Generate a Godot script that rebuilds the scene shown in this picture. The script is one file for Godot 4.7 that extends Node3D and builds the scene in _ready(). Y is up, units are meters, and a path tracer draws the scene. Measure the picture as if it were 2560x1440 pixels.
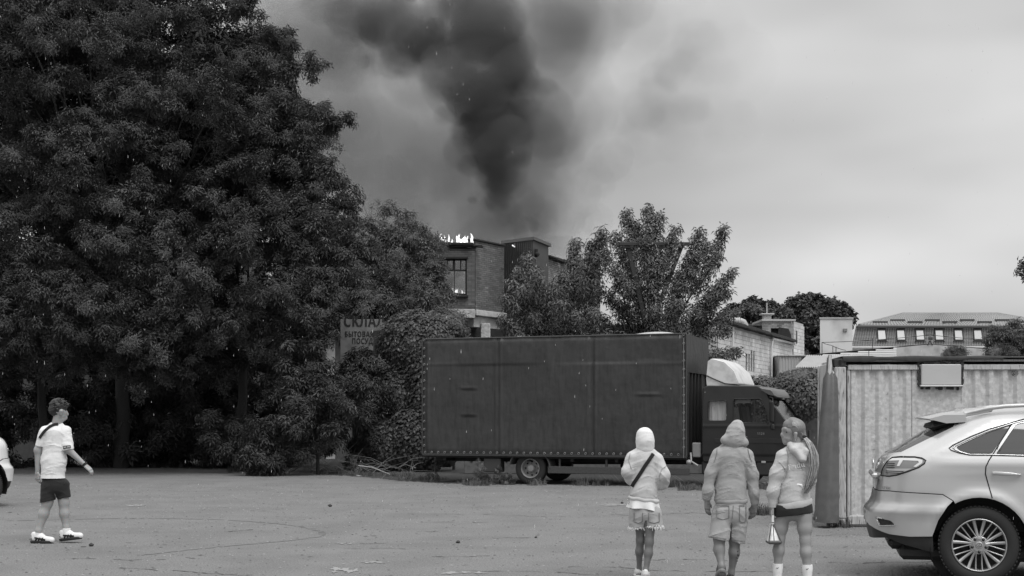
extends Node3D
# A burnt-out factory seen over a yard: overcast daylight, a black and white photograph, so every colour is a grey.
const F := 3400.0      # focal length in photograph pixels
const EYE := 1.6
const HZ := 1045.0     # row of the horizon

var M := {}
var T := {}
var rng := RandomNumberGenerator.new()
var used_names := {}

# where a point of the photograph lies at a given distance
func P(px: float, py: float, d: float) -> Vector3:
	return Vector3((px - 1280.0) / F * d, EYE + (HZ - py) / F * d, -d)

func G(px: float, py: float) -> Vector3:   # a point on the ground
	var d := F * EYE / (py - HZ)
	return Vector3((px - 1280.0) / F * d, 0.0, -d)

func grey(v: float, a := 1.0) -> Color:
	var c := Color(v, v, v).linear_to_srgb()
	c.a = a
	return c

func mat(key: String, v: float, rough := 0.8, metal := 0.0) -> StandardMaterial3D:
	if M.has(key):
		return M[key]
	var m := StandardMaterial3D.new()
	m.resource_name = key
	m.albedo_color = grey(v)
	m.roughness = rough
	m.metallic = metal
	M[key] = m
	return m

func noise_tex(key: String, sd: int, freq: float, stops: Array, octaves := 4, size := 512, kind := FastNoiseLite.TYPE_SIMPLEX_SMOOTH, as_normal := false, bump := 4.0) -> NoiseTexture2D:
	if T.has(key):
		return T[key]
	var n := FastNoiseLite.new()
	n.seed = sd
	n.noise_type = kind
	n.frequency = freq
	n.fractal_octaves = octaves
	if kind == FastNoiseLite.TYPE_CELLULAR:
		n.fractal_type = FastNoiseLite.FRACTAL_NONE
		n.cellular_return_type = FastNoiseLite.RETURN_DISTANCE
	var t := NoiseTexture2D.new()
	t.width = size
	t.height = size
	t.seamless = true
	t.noise = n
	t.generate_mipmaps = false
	if as_normal:
		t.as_normal_map = true
		t.bump_strength = bump
	elif stops.size():
		var g := Gradient.new()
		var off := PackedFloat32Array()
		var col := PackedColorArray()
		for s in stops:
			off.append(s[0])
			col.append(Color(s[1], s[1], s[1]).linear_to_srgb() if s.size() < 3 else Color(s[1], s[1], s[1], s[2]))
		g.offsets = off
		g.colors = col
		t.color_ramp = g
	T[key] = t
	return t

# a plain material with world-mapped mottling (the texture multiplies the grey) and fine relief
func mottled(key: String, v: float, rough: float, tex: Texture2D, scale: float, normal_tex: Texture2D = null, nscale := 0.4, world := true) -> StandardMaterial3D:
	if M.has(key):
		return M[key]
	var m := mat(key, v, rough)
	m.albedo_texture = tex
	m.uv1_triplanar = true
	m.uv1_world_triplanar = world
	m.uv1_scale = Vector3.ONE * scale
	if normal_tex:
		m.normal_enabled = true
		m.normal_texture = normal_tex
		m.normal_scale = nscale
	return m

func numbered(n: String) -> String:
	var k: int = used_names.get(n, 0)
	used_names[n] = k + 1
	return n if k == 0 else "%s_%03d" % [n, k]

func thing(called: String, label: String, category: String, at := Vector3.ZERO, turn := 0.0, group := "") -> Node3D:
	var o := Node3D.new()
	o.name = numbered(called)
	add_child(o)
	o.position = at
	o.rotation.y = turn
	tag(o, label, category, group)
	return o

func tag(o: Node, label: String, category := "", group := "") -> void:
	o.set_meta("label", label)
	if category:
		o.set_meta("category", category)
	if group:
		o.set_meta("group", group)

func stuff(o: Node) -> Node:
	o.set_meta("kind", "stuff")
	return o

func part(called: String, me: Mesh, m: Material, parent: Node, at := Vector3.ZERO) -> MeshInstance3D:
	var o := MeshInstance3D.new()
	o.name = called if parent != self else numbered(called)
	o.mesh = me
	o.material_override = m
	parent.add_child(o, true)
	o.position = at
	return o

func struct(called: String, me: Mesh, m: Material, parent: Node = self) -> MeshInstance3D:
	var o := part(called, me, m, parent)
	if parent == self:
		o.set_meta("kind", "structure")
	return o

func multi(called: String, me: Mesh, m: Material, places: Array, parent: Node, tints := PackedColorArray()) -> MultiMeshInstance3D:
	var mm := MultiMesh.new()
	mm.transform_format = MultiMesh.TRANSFORM_3D
	mm.use_colors = tints.size() > 0
	mm.mesh = me
	mm.instance_count = places.size()
	for i in places.size():
		mm.set_instance_transform(i, places[i])
		if tints.size():
			mm.set_instance_color(i, tints[i])
	var o := MultiMeshInstance3D.new()
	o.name = called if parent != self else numbered(called)
	o.multimesh = mm
	o.material_override = m
	parent.add_child(o, true)
	o.set_meta("kind", "stuff")
	return o

func r(a: float, b: float) -> float:
	return rng.randf_range(a, b)

# ---------------------------------------------------------------- mesh builder
class MB:
	var v := PackedVector3Array()
	var n := PackedVector3Array()
	var uv := PackedVector2Array()
	var c := PackedColorArray()
	var idx := PackedInt32Array()
	var col := Color(1, 1, 1)
	var colored := false
	var xf := Transform3D()

	func pt(p: Vector3, nn: Vector3, u := Vector2.ZERO) -> int:
		v.append(xf * p)
		n.append((xf.basis * nn).normalized())
		uv.append(u)
		c.append(col)
		return v.size() - 1

	func tri_i(a: int, b: int, d: int) -> void:
		var fn := (v[d] - v[a]).cross(v[b] - v[a])
		if fn.dot(n[a] + n[b] + n[d]) < 0.0:
			idx.append(a); idx.append(d); idx.append(b)
		else:
			idx.append(a); idx.append(b); idx.append(d)

	func tri(a: Vector3, b: Vector3, d: Vector3, out := Vector3.ZERO) -> void:
		var fn := (d - a).cross(b - a).normalized()
		if out != Vector3.ZERO and fn.dot(out) < 0.0:
			fn = -fn
		tri_i(pt(a, fn), pt(b, fn), pt(d, fn))

	func quad(a: Vector3, b: Vector3, d: Vector3, e: Vector3, out := Vector3.ZERO) -> void:
		var fn := (d - a).cross(b - a).normalized()
		if out != Vector3.ZERO and fn.dot(out) < 0.0:
			fn = -fn
		var i := pt(a, fn, Vector2(0, 0))
		var j := pt(b, fn, Vector2(1, 0))
		var k := pt(d, fn, Vector2(1, 1))
		var l := pt(e, fn, Vector2(0, 1))
		tri_i(i, j, k)
		tri_i(i, k, l)

	# a box with chamfered edges, centred at p
	func box(p: Vector3, s: Vector3, bev := 0.0, b := Basis()) -> void:
		var h := s / 2.0
		if bev <= 0.0:
			for ax in 3:
				for sg in [-1.0, 1.0]:
					var u := (ax + 1) % 3
					var w := (ax + 2) % 3
					var nn := Vector3.ZERO
					nn[ax] = sg
					var q: Array[Vector3] = []
					for st in [[-1, -1], [1, -1], [1, 1], [-1, 1]]:
						var x := Vector3.ZERO
						x[ax] = sg * h[ax]
						x[u] = st[0] * h[u]
						x[w] = st[1] * h[w]
						q.append(p + b * x)
					quad(q[0], q[1], q[2], q[3], b * nn)
			return
		var e: float = minf(bev, minf(h.x, minf(h.y, h.z)) * 0.98)
		for ax in 3:
			var u := (ax + 1) % 3
			var w := (ax + 2) % 3
			for sg in [-1.0, 1.0]:
				var nn := Vector3.ZERO
				nn[ax] = sg
				var q: Array[Vector3] = []
				for st in [[-1, -1], [1, -1], [1, 1], [-1, 1]]:
					var x := Vector3.ZERO
					x[ax] = sg * h[ax]
					x[u] = st[0] * (h[u] - e)
					x[w] = st[1] * (h[w] - e)
					q.append(p + b * x)
				quad(q[0], q[1], q[2], q[3], b * nn)
			for s1 in [-1.0, 1.0]:
				for s2 in [-1.0, 1.0]:
					var a1 := Vector3.ZERO
					var a2 := Vector3.ZERO
					a1[u] = s1 * h[u]; a1[w] = s2 * (h[w] - e)
					a2[u] = s1 * (h[u] - e); a2[w] = s2 * h[w]
					var lo := Vector3.ZERO
					lo[ax] = -(h[ax] - e)
					var nn := Vector3.ZERO
					nn[u] = s1
					nn[w] = s2
					quad(p + b * (a1 + lo), p + b * (a2 + lo), p + b * (a2 - lo), p + b * (a1 - lo), b * nn)
		for sx in [-1.0, 1.0]:
			for sy in [-1.0, 1.0]:
				for sz in [-1.0, 1.0]:
					var k := Vector3(sx, sy, sz)
					tri(p + b * (k * Vector3(h.x, h.y - e, h.z - e)), p + b * (k * Vector3(h.x - e, h.y, h.z - e)), p + b * (k * Vector3(h.x - e, h.y - e, h.z)), b * k)

	# rings of points joined by smooth-shaded quads
	func loft(rings: Array, closed := true, cap0 := false, cap1 := false) -> void:
		var m: int = rings[0].size()
		var first := v.size()
		for k in rings.size():
			for j in m:
				pt(rings[k][j], Vector3.UP, Vector2(float(j) / m, float(k) / maxf(1, rings.size() - 1)))
				n[n.size() - 1] = Vector3.ZERO
		var jm := m if closed else m - 1
		var start := idx.size()
		for k in rings.size() - 1:
			for j in jm:
				var a := first + k * m + j
				var b := first + k * m + (j + 1) % m
				var d := a + m
				var e := b + m
				for t in [[a, d, b], [b, d, e]]:
					var fn := (v[t[2]] - v[t[0]]).cross(v[t[1]] - v[t[0]])
					n[t[0]] += fn; n[t[1]] += fn; n[t[2]] += fn
					idx.append(t[0]); idx.append(t[1]); idx.append(t[2])
		var mid := Vector3.ZERO
		var sgn := 0.0
		for k in rings.size():
			mid = Vector3.ZERO
			for j in m:
				mid += v[first + k * m + j]
			mid /= m
			for j in m:
				sgn += n[first + k * m + j].normalized().dot((v[first + k * m + j] - mid).normalized())
		var flip := closed and sgn < 0.0
		for i in range(first, v.size()):
			n[i] = (-n[i] if flip else n[i]).normalized()
			if n[i] == Vector3.ZERO:
				n[i] = Vector3.UP
		if flip:
			for i in range(start, idx.size(), 3):
				var t := idx[i + 1]
				idx[i + 1] = idx[i + 2]
				idx[i + 2] = t
		for cp in [[cap0, 0, 1], [cap1, rings.size() - 1, rings.size() - 2]]:
			if not cp[0]:
				continue
			var ring: Array = []
			var cc := Vector3.ZERO
			var c2 := Vector3.ZERO
			for j in m:
				ring.append(rings[cp[1]][j])
				cc += rings[cp[1]][j] / m
				c2 += rings[cp[2]][j] / m
			var out: Vector3 = (cc - c2).normalized()
			for j in m:
				tri(cc, ring[j], ring[(j + 1) % m], out)

	func tube(path: Array, radii, sides := 8, caps := true) -> void:
		var rings := []
		var up := Vector3.UP
		for k in path.size():
			var d: Vector3 = path[mini(k + 1, path.size() - 1)] - path[maxi(k - 1, 0)]
			d = d.normalized()
			if absf(d.dot(up)) > 0.95:
				up = Vector3.RIGHT if absf(d.x) < 0.9 else Vector3.FORWARD
			var a := d.cross(up).normalized()
			var b := d.cross(a).normalized()
			up = -b if k == 0 else up
			var rad: float = radii if radii is float else radii[k]
			var ring := PackedVector3Array()
			for j in sides:
				var t := TAU * j / sides
				ring.append(path[k] + (a * cos(t) + b * sin(t)) * rad)
			rings.append(ring)
		loft(rings, true, caps, caps)

	# profile of (radius, along) spun about axis from p
	func lathe(p: Vector3, axis: Vector3, prof: Array, sides := 24) -> void:
		var d := axis.normalized()
		var a := d.cross(Vector3.UP if absf(d.y) < 0.9 else Vector3.RIGHT).normalized()
		var b := d.cross(a)
		var rings := []
		for q in prof:
			var ring := PackedVector3Array()
			for j in sides:
				var t := TAU * j / sides
				ring.append(p + d * q[1] + (a * cos(t) + b * sin(t)) * q[0])
			rings.append(ring)
		loft(rings, true)

	# flat polygon in a plane, pushed along depth: outline points are 3-D
	func prism(poly: Array, depth: Vector3) -> void:
		var nn: Vector3 = Vector3.ZERO
		for i in poly.size():
			nn += (poly[i] as Vector3).cross(poly[(i + 1) % poly.size()])
		nn = nn.normalized()
		var a := ((poly[1] - poly[0]) as Vector3).normalized()
		var b := nn.cross(a)
		var flat := PackedVector2Array()
		var mid := Vector3.ZERO
		for q in poly:
			flat.append(Vector2(a.dot(q), b.dot(q)))
			mid += q / poly.size()
		var t := Geometry2D.triangulate_polygon(flat)
		for i in range(0, t.size(), 3):
			tri(poly[t[i]], poly[t[i + 1]], poly[t[i + 2]], -depth)
			tri(poly[t[i]] + depth, poly[t[i + 1]] + depth, poly[t[i + 2]] + depth, depth)
		var sgn := 1.0 if nn.dot(depth) > 0 else -1.0
		for i in poly.size():
			var p: Vector3 = poly[i]
			var q: Vector3 = poly[(i + 1) % poly.size()]
			var o := (q - p).cross(nn)
			quad(p, q, q + depth, p + depth, o)

	func mesh() -> ArrayMesh:
		var a := []
		a.resize(Mesh.ARRAY_MAX)
		a[Mesh.ARRAY_VERTEX] = v
		a[Mesh.ARRAY_NORMAL] = n
		a[Mesh.ARRAY_TEX_UV] = uv
		if colored:
			a[Mesh.ARRAY_COLOR] = c
		a[Mesh.ARRAY_INDEX] = idx
		var me := ArrayMesh.new()
		me.add_surface_from_arrays(Mesh.PRIMITIVE_TRIANGLES, a)
		return me

func _ready() -> void:
	rng.seed = 20240601
	var cam := Camera3D.new()
	cam.name = "camera"
	add_child(cam)
	cam.position = Vector3(0, EYE, 0)
	cam.keep_aspect = Camera3D.KEEP_HEIGHT
	cam.set_frustum(0.5 * 1440.0 / F, Vector2(0, 0.5 * (HZ - 720.0) / F), 0.5, 4000.0)
	cam.current = true
	var env := Environment.new()
	env.background_mode = Environment.BG_SKY
	env.sky = Sky.new()
	env.sky.sky_material = overcast()
	env.tonemap_mode = Environment.TONE_MAPPER_LINEAR
	env.tonemap_exposure = 1.25
	env.volumetric_fog_enabled = true
	env.volumetric_fog_density = 0.0
	env.sdfgi_enabled = true
	env.ssao_enabled = true
	env.ssil_enabled = true
	var we := WorldEnvironment.new()
	we.name = "world_environment"
	we.environment = env
	add_child(we)
	var sun := DirectionalLight3D.new()
	sun.name = "sun"
	sun.light_energy = 0.5
	sun.light_color = Color(1, 1, 1)
	sun.light_angular_distance = 30.0
	sun.shadow_enabled = true
	add_child(sun)
	sun.look_at_from_position(Vector3(6, 20, 9), Vector3.ZERO)
	shared_textures()
	build_smoke()
	build_ground()
	build_trees()
	build_trees_mid()
	build_factory()
	build_back()
	build_truck()
	build_container()
	build_cars()
	build_people()
	build_small()


func shared_textures() -> void:
	noise_tex("soot_tex", 42, 0.012, [[0.0, 0.55], [0.45, 0.85], [0.7, 1.0], [1.0, 1.0]], 5, 512)
	noise_tex("concrete_tex", 43, 0.02, [[0.0, 0.6], [0.35, 0.85], [0.6, 1.0], [1.0, 1.0]], 5, 512)
	noise_tex("concrete_relief", 44, 0.06, [], 4, 256, FastNoiseLite.TYPE_SIMPLEX_SMOOTH, true, 3.0)
	noise_tex("white_tex", 51, 0.01, [[0.0, 0.6], [0.3, 0.82], [0.55, 1.0], [1.0, 1.0]], 5, 512)
	noise_tex("tile_tex", 54, 0.05, [[0.0, 0.8], [1.0, 1.0]], 3, 256)
	noise_tex("rim_tex", 61, 0.05, [[0.0, 0.45], [0.5, 0.9], [1.0, 1.0]], 4, 256)
	noise_tex("tarp_tex", 62, 0.006, [[0.0, 0.66], [0.4, 0.88], [0.6, 1.0], [1.0, 1.0]], 5, 1024)
	noise_tex("tarp_relief", 63, 0.05, [], 4, 512, FastNoiseLite.TYPE_SIMPLEX_SMOOTH, true, 2.0)
	mottled("tar_felt", 0.03, 0.9, noise_tex("tar_tex", 52, 0.03, [[0.0, 0.4], [0.5, 0.9], [1.0, 1.0]], 4, 256), 0.8)
	mat("flame", 0.9, 0.9)
	mottled("bark", 0.045, 0.9, noise_tex("bark_tex", 31, 0.05, [[0.0, 0.5], [0.5, 0.85], [1.0, 1.0]], 4, 256), 1.5)

func overcast() -> PanoramaSkyMaterial:
	var w := 1024
	var h := 512
	var big := FastNoiseLite.new()
	big.seed = 11
	big.frequency = 1.1
	big.fractal_octaves = 5
	var soft := FastNoiseLite.new()
	soft.seed = 5
	soft.frequency = 0.5
	soft.fractal_octaves = 3
	var bands := FastNoiseLite.new()
	bands.seed = 23
	bands.frequency = 0.9
	bands.fractal_octaves = 4
	var im := Image.create(w, h, false, Image.FORMAT_RGBF)
	for y in h:
		var el := PI / 2 - (y + 0.5) / h * PI
		for x in w:
			var az := ((x + 0.5) / w - 0.5) * TAU
			var d := Vector3(sin(az) * cos(el), sin(el), -cos(az) * cos(el))
			# cloud sheet: streaks flatten towards the horizon
			var s := d / (maxf(d.y, 0.0) + 0.22)
			var a := big.get_noise_3d(s.x * 0.9 + 3.0, s.z * 0.9, s.y)
			var b := soft.get_noise_3d(s.x, s.z + 7.0, s.y * 2.0)
			var v := 0.47 + 0.76 * smoothstep(0.22, 1.0, sin(maxf(el, 0.0)))   # an overcast sky, brightest overhead
			v *= 1.0 + 0.26 * a + 0.36 * b + 0.42 * bands.get_noise_3d(d.x * 1.3, d.y * 7.0, d.z * 1.3)
			im.set_pixel(x, y, Color(v, v, v))
	var m := PanoramaSkyMaterial.new()
	m.panorama = ImageTexture.create_from_image(im)
	return m

func puff(parent: Node, at: Vector3, size: Vector3, m: FogMaterial) -> void:
	var f := FogVolume.new()
	f.name = "puff"
	f.shape = RenderingServer.FOG_VOLUME_SHAPE_ELLIPSOID
	f.size = size
	f.material = m
	parent.add_child(f, true)
	f.position = at
	f.rotation = Vector3(r(-0.6, 0.6), r(-0.6, 0.6), r(-0.9, 0.9))

func fog(key: String, v: float, dens: float) -> FogMaterial:
	if not M.has(key):
		var m := FogMaterial.new()
		m.albedo = grey(v)
		m.density = dens
		M[key] = m
	return M[key]

# rows: px, py, half width in px, distance, how many puffs, optical depth of one puff; puffs thin out towards the rim
func plume(t: Node3D, rows: Array, v: float, lo := 0.25, hi := 0.8, spread := 0.55) -> void:
	for q in rows:
		var d: float = q[3]
		var w: float = q[2] / F * d
		for i in int(q[4]):
			var a := rng.randf() * TAU
			var s := w * lerpf(lo, hi, pow(rng.randf(), 1.4))
			var rr := minf(absf(rng.randfn()) * spread, 1.2) * w
			var dens: float = q[5] / (2.0 * s)
			dens = pow(1.35, roundf(log(dens) / log(1.35)))
			puff(t, P(q[0], q[1], d) + Vector3(cos(a) * rr, sin(a) * rr * 0.9, r(-0.6, 0.6) * w), Vector3(s * 2.0 * r(0.8, 1.2), s * 2.0 * r(0.6, 1.0), s * 2.0), fog("smoke %.2f %.4f" % [v, dens], v, dens))

func build_smoke() -> void:
	var t := thing("smoke_plume", "thick black smoke column rising from the burning brick building", "smoke")
	stuff(t)
	plume(t, [[1337, 555, 49, 62, 8, 0.31], [1287, 550, 59, 62, 9, 0.31], [1250, 490, 59, 62, 10, 0.39], [1254, 440, 81, 62, 11, 0.43], [1232, 385, 98, 62, 13, 0.58], [1262, 325, 117, 62, 15, 0.58], [1172, 310, 79, 62, 9, 0.45], [1218, 245, 137, 62, 18, 0.58], [1294, 205, 74, 62, 11, 0.54], [1278, 130, 88, 62, 12, 0.54], [1213, 85, 123, 62, 15, 0.54], [1118, 120, 117, 63, 12, 0.43], [1148, 15, 147, 63, 13, 0.4], [1038, 95, 134, 64, 11, 0.44], [953, 50, 144, 64, 11, 0.35], [1038, -40, 196, 64, 10, 0.44], [848, -20, 175, 65, 8, 0.29], [948, 130, 114, 65, 8, 0.29]], 0.25, 0.25, 0.8, 0.48)
	var u := thing("smoke_bank", "grey smoke bank drifting behind the trees and the roof", "smoke")
	stuff(u)
	plume(u, [[1020, 590, 230, 78, 8, 0.32], [1250, 600, 170, 76, 8, 0.32], [860, 520, 220, 80, 7, 0.32], [1090, 440, 240, 80, 10, 0.32], [930, 350, 240, 80, 8, 0.32], [1120, 300, 200, 80, 7, 0.32], [820, 260, 240, 82, 7, 0.32], [980, 180, 240, 82, 7, 0.32], [760, 110, 250, 84, 7, 0.32], [900, 30, 250, 84, 6, 0.32], [640, 30, 210, 84, 5, 0.32], [540, 120, 210, 84, 4, 0.32], [1340, 430, 170, 78, 11, 0.32], [1370, 300, 170, 78, 10, 0.32], [1380, 170, 180, 80, 10, 0.32], [1410, 40, 200, 80, 10, 0.32], [1350, 545, 140, 78, 9, 0.32], [1420, 610, 90, 78, 6, 0.2]], 0.6, 0.3, 0.95)
	plume(u, [[1130, 690, 50, 55, 6, 0.8], [1100, 650, 50, 56, 5, 0.8], [1160, 660, 40, 55, 5, 0.8], [1140, 720, 40, 55, 4, 0.8]], 0.55, 0.5, 0.9)
	var w := thing("smoke_haze", "thin pale smoke wisps spreading over the cloudy sky", "smoke")
	stuff(w)
	plume(w, [[1540, 90, 170, 92, 10, 0.09], [1690, 180, 150, 92, 12, 0.10], [1640, 280, 120, 92, 9, 0.10], [1770, 90, 140, 92, 9, 0.08], [1530, 340, 150, 92, 10, 0.09], [1480, 450, 110, 92, 8, 0.09], [1790, 270, 110, 94, 7, 0.08], [1620, -10, 180, 94, 9, 0.09], [1480, 560, 90, 92, 5, 0.08]], 0.5, 0.25, 0.8)

func ribbon(b: MB, pts: Array, widths: Array, y: float) -> void:
	for i in pts.size() - 1:
		var p: Vector3 = pts[i]
		var q: Vector3 = pts[i + 1]
		var p0: Vector3 = pts[maxi(i - 1, 0)]
		var q1: Vector3 = pts[mini(i + 2, pts.size() - 1)]
		var s := (q - p0).cross(Vector3.UP).normalized()
		var e := (q1 - p).cross(Vector3.UP).normalized()
		p.y = y
		q.y = y
		b.quad(p - s * widths[i] / 2, p + s * widths[i] / 2, q + e * widths[i + 1] / 2, q - e * widths[i + 1] / 2, Vector3.UP)

func blob(b: MB, c: Vector3, rx: float, rz: float, y: float, ragged := 0.35, sides := 22) -> void:
	var pts := []
	for i in sides:
		var t := TAU * i / sides
		var k := 1.0 + r(-ragged, ragged)
		pts.append(Vector3(c.x + cos(t) * rx * k, y, c.z + sin(t) * rz * k))
	for i in sides:
		b.tri(Vector3(c.x, y, c.z), pts[i], pts[(i + 1) % sides], Vector3.UP)

func build_ground() -> void:
	var b := MB.new()
	b.quad(Vector3(-1500, 0, 60), Vector3(1500, 0, 60), Vector3(1500, 0, -3000), Vector3(-1500, 0, -3000), Vector3.UP)
	var m := mottled("asphalt", 0.2, 0.9, noise_tex("asphalt_grain", 3, 0.19, [[0.0, 0.3], [0.28, 0.6], [0.42, 0.82], [0.6, 0.95], [0.72, 1.0], [1.0, 1.0]], 5, 1024), 0.21, noise_tex("asphalt_relief", 4, 0.2, [], 4, 512, FastNoiseLite.TYPE_SIMPLEX_SMOOTH, true, 5.0), 0.55)
	m.detail_enabled = true
	m.detail_blend_mode = BaseMaterial3D.BLEND_MODE_MUL
	m.detail_uv_layer = BaseMaterial3D.DETAIL_UV_2
	m.detail_albedo = noise_tex("asphalt_patches", 9, 0.012, [[0.0, 0.8], [0.35, 0.9], [0.5, 0.95], [0.65, 1.0], [1.0, 1.0]], 5, 1024)
	m.uv2_triplanar = true
	m.uv2_world_triplanar = true
	m.uv2_scale = Vector3(0.05, 0.05, 0.05)
	var ground := struct("ground", b.mesh(), m)
	ground.set_meta("label", "cracked pale grey asphalt of the yard")
	# cracks, roughly along the yard, filled with dark earth
	var dark := mat("crack_earth", 0.055, 0.95)
	var starts := [[1020, 1285, 2560], [1050, 1306, 1230], [1080, 1392, 1240], [1420, 1418, 1960], [2070, 1407, 2360], [900, 1359, 980], [700, 1300, 760], [1500, 1290, 1620], [640, 1278, 700], [1140, 1428, 1500], [180, 1396, 420], [860, 1372, 1020], [1040, 1330, 1100], [1560, 1400, 1780], [1230, 1345, 1330], [1690, 1252, 1900], [2040, 1340, 2250], [300, 1420, 640], [1460, 1262, 1560], [560, 1330, 640], [1630, 1325, 1720], [980, 1250, 1090]]
	for s in starts:
		var c := MB.new()
		var pts := []
		var ws := []
		var x: float = s[0]
		var y: float = s[1]
		var drift := r(-0.02, 0.02)
		while x < s[2]:
			pts.append(G(x, y))
			ws.append(r(0.006, 0.03) * (1.0 if rng.randf() > 0.15 else 1.9))
			x += r(6, 22)
			y += r(-1.6, 1.6) + drift * 12
			if rng.randf() < 0.10 and pts.size() > 1:
				ribbon(c, pts, ws, 0.004)
				pts = []
				ws = []
				x += r(6, 40)
		if pts.size() > 1:
			ribbon(c, pts, ws, 0.004)
		if c.v.size():
			part("crack", c.mesh(), dark, ground)
	# chips and pits too small to tell apart
	var pit := MB.new()
	for i in 700:
		var d := 8.0 + 30.0 * pow(rng.randf(), 0.7)
		var px := r(-60, 2620)
		var g := Vector3((px - 1280) / F * d, 0, -d)
		var s := r(0.005, 0.02) * (1.0 if rng.randf() > 0.04 else 2.0)
		blob(pit, g, s * r(0.8, 2.5), s, 0.0045, 0.4, 6)
	stuff(part("pits", pit.mesh(), dark, ground))
	# worn tyre track that curves across the yard
	var arc := MB.new()
	var track := [[-30, 1303], [120, 1300], [300, 1296], [450, 1297], [560, 1300], [660, 1306], [745, 1315], [790, 1325], [806, 1333], [790, 1342], [735, 1350], [650, 1358], [560, 1366], [450, 1377], [340, 1389]]
	var curve := Curve3D.new()
	for i in track.size():
		var p := G(track[i][0], track[i][1])
		var tg := (G(track[mini(i + 1, track.size() - 1)][0], track[mini(i + 1, track.size() - 1)][1]) - G(track[maxi(i - 1, 0)][0], track[maxi(i - 1, 0)][1])) / 6.0
		curve.add_point(p, -tg, tg)
	var tp := []
	var tw := []
	for q in curve.tessellate_even_length(5, 0.12):
		if rng.randf() < 0.16 and tp.size() > 1:
			ribbon(arc, tp, tw, 0.0042)
			tp = []
			tw = []
		tp.append(q + Vector3(r(-0.01, 0.01), 0, r(-0.01, 0.01)))
		tw.append(r(0.05, 0.13))
	ribbon(arc, tp, tw, 0.0042)
	tag(part("tyre_mark", arc.mesh(), mat("rubber_mark", 0.145, 0.85), ground), "curved dark tyre track on the asphalt")
	# remains of painted lines
	for q in [[333, 1264, 24, 2], [340, 1249, 20, 1], [556, 1268, 14, 1], [866, 1359, 22, 2], [935, 1406, 24, 3], [865, 1427, 34, 6], [1160, 1433, 50, 4], [1570, 1262, 60, 2]]:
		var w := MB.new()
		var c := G(q[0], q[1])
		var e := G(q[0] + q[2], q[1])
		var f := G(q[0], q[1] + q[3])
		for i in 9:
			blob(w, c + Vector3(r(-1, 1) * (e.x - c.x), 0, r(-0.8, 0.8) * (f.z - c.z)), (e.x - c.x) * r(0.12, 0.4), (f.z - c.z) * r(0.2, 0.6), 0.0046 + i * 0.0002, 0.5, 16)
		part("paint_remnant", w.mesh(), mat("worn_paint", 0.26, 0.8), ground)

func leaflet(b: MB, base: Vector3, dir: Vector3, side: Vector3, ln: float, wd: float, fold := 0.25) -> void:
	var up := side.cross(dir).normalized()
	var mid := base + dir * ln * 0.42
	var tip := base + dir * ln - Vector3.UP * ln * 0.12
	var l := mid + side * wd / 2 + up * wd * fold
	var q := mid - side * wd / 2 + up * wd * fold
	b.tri(base, l, tip, up)
	b.tri(base, tip, q, up)

# a shoot with drooping leaves of several leaflets
func sprig(sd: int, leaves: int, leaflets: int, ln: float, wd: float, rachis: float, shoot: float, droop := 0.5, stem := true) -> ArrayMesh:
	var b := MB.new()
	var g := RandomNumberGenerator.new()
	g.seed = sd
	for i in leaves:
		var t := (i + 0.5) / leaves
		var az := i * 2.4 + g.randf_range(-0.4, 0.4)
		var at := Vector3(0, shoot * t, 0)
		var lift := g.randf_range(0.0, 0.5) + t * 0.5
		var d := Vector3(cos(az) * cos(lift), sin(lift), sin(az) * cos(lift))
		var p := at
		var steps: int = maxi(1, leaflets / 2)
		for k in steps + 1:
			var nd := (d - Vector3.UP * droop * (k + 0.6) / steps).normalized()
			var q := p + nd * rachis / (steps + 0.5)
			var s := nd.cross(Vector3.UP).normalized()
			if k == steps:
				leaflet(b, p, nd, s, ln * g.randf_range(0.9, 1.2), wd)
			elif k > 0 or steps == 1:
				for sg in [-1.0, 1.0]:
					var ld: Vector3 = (nd * 0.55 + s * sg * 0.8 - Vector3.UP * g.randf_range(0.1, 0.55)).normalized()
					leaflet(b, p, ld, ld.cross(Vector3.UP).normalized(), ln * g.randf_range(0.75, 1.1), wd)
			p = q
	if stem:
		b.tube([Vector3(0, -shoot * 0.5, 0), Vector3(0, shoot, 0)], [0.006, 0.002], 3, false)
	return b.mesh()

func toward(d: Vector3, spin: float, s: float) -> Basis:
	var y := d.normalized()
	var x := y.cross(Vector3.FORWARD if absf(y.z) < 0.9 else Vector3.RIGHT).normalized()
	var z := x.cross(y)
	return (Basis(x, y, z) * Basis(Vector3.UP, spin)).scaled(Vector3.ONE * s)

# a clump: leafy shoots that spread from its heart, tips drooping
func clump(places: Array, tints: PackedColorArray, c: Vector3, rad: float, n: int, size: float, tone := 1.0) -> void:
	var sq := Vector3(r(0.85, 1.2), r(0.7, 1.0), r(0.85, 1.2))
	var shoots := maxi(4, n / 11)
	tone *= r(0.75, 1.3)
	for s in shoots:
		var d := Vector3(rng.randfn(), rng.randfn() * 0.8 + 0.7, rng.randfn()).normalized()
		var ln := rad * r(0.75, 1.2)
		var start := c + Vector3(rng.randfn(), rng.randfn(), rng.randfn()) * rad * 0.18
		var k := n / shoots
		for i in k:
			var t := (i + rng.randf()) / k
			var at := start + d * sq * ln * (0.15 + 0.85 * t) - Vector3(0, 0.18 * rad * t * t, 0)
			at += Vector3(r(-1, 1), r(-1, 1), r(-1, 1)) * rad * 0.16 * (1.0 - 0.6 * t)
			var dir := d * (0.4 + 0.6 * t) + Vector3(0, 0.4, 0) + Vector3(r(-0.7, 0.7), r(-0.3, 0.4), r(-0.7, 0.7))
			places.append(Transform3D(toward(dir, rng.randf() * TAU, size * r(0.8, 1.25) * (1.1 - 0.3 * t)), at))
			var v := tone * r(0.75, 1.25)
			tints.append(Color(v, v, v))

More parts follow.
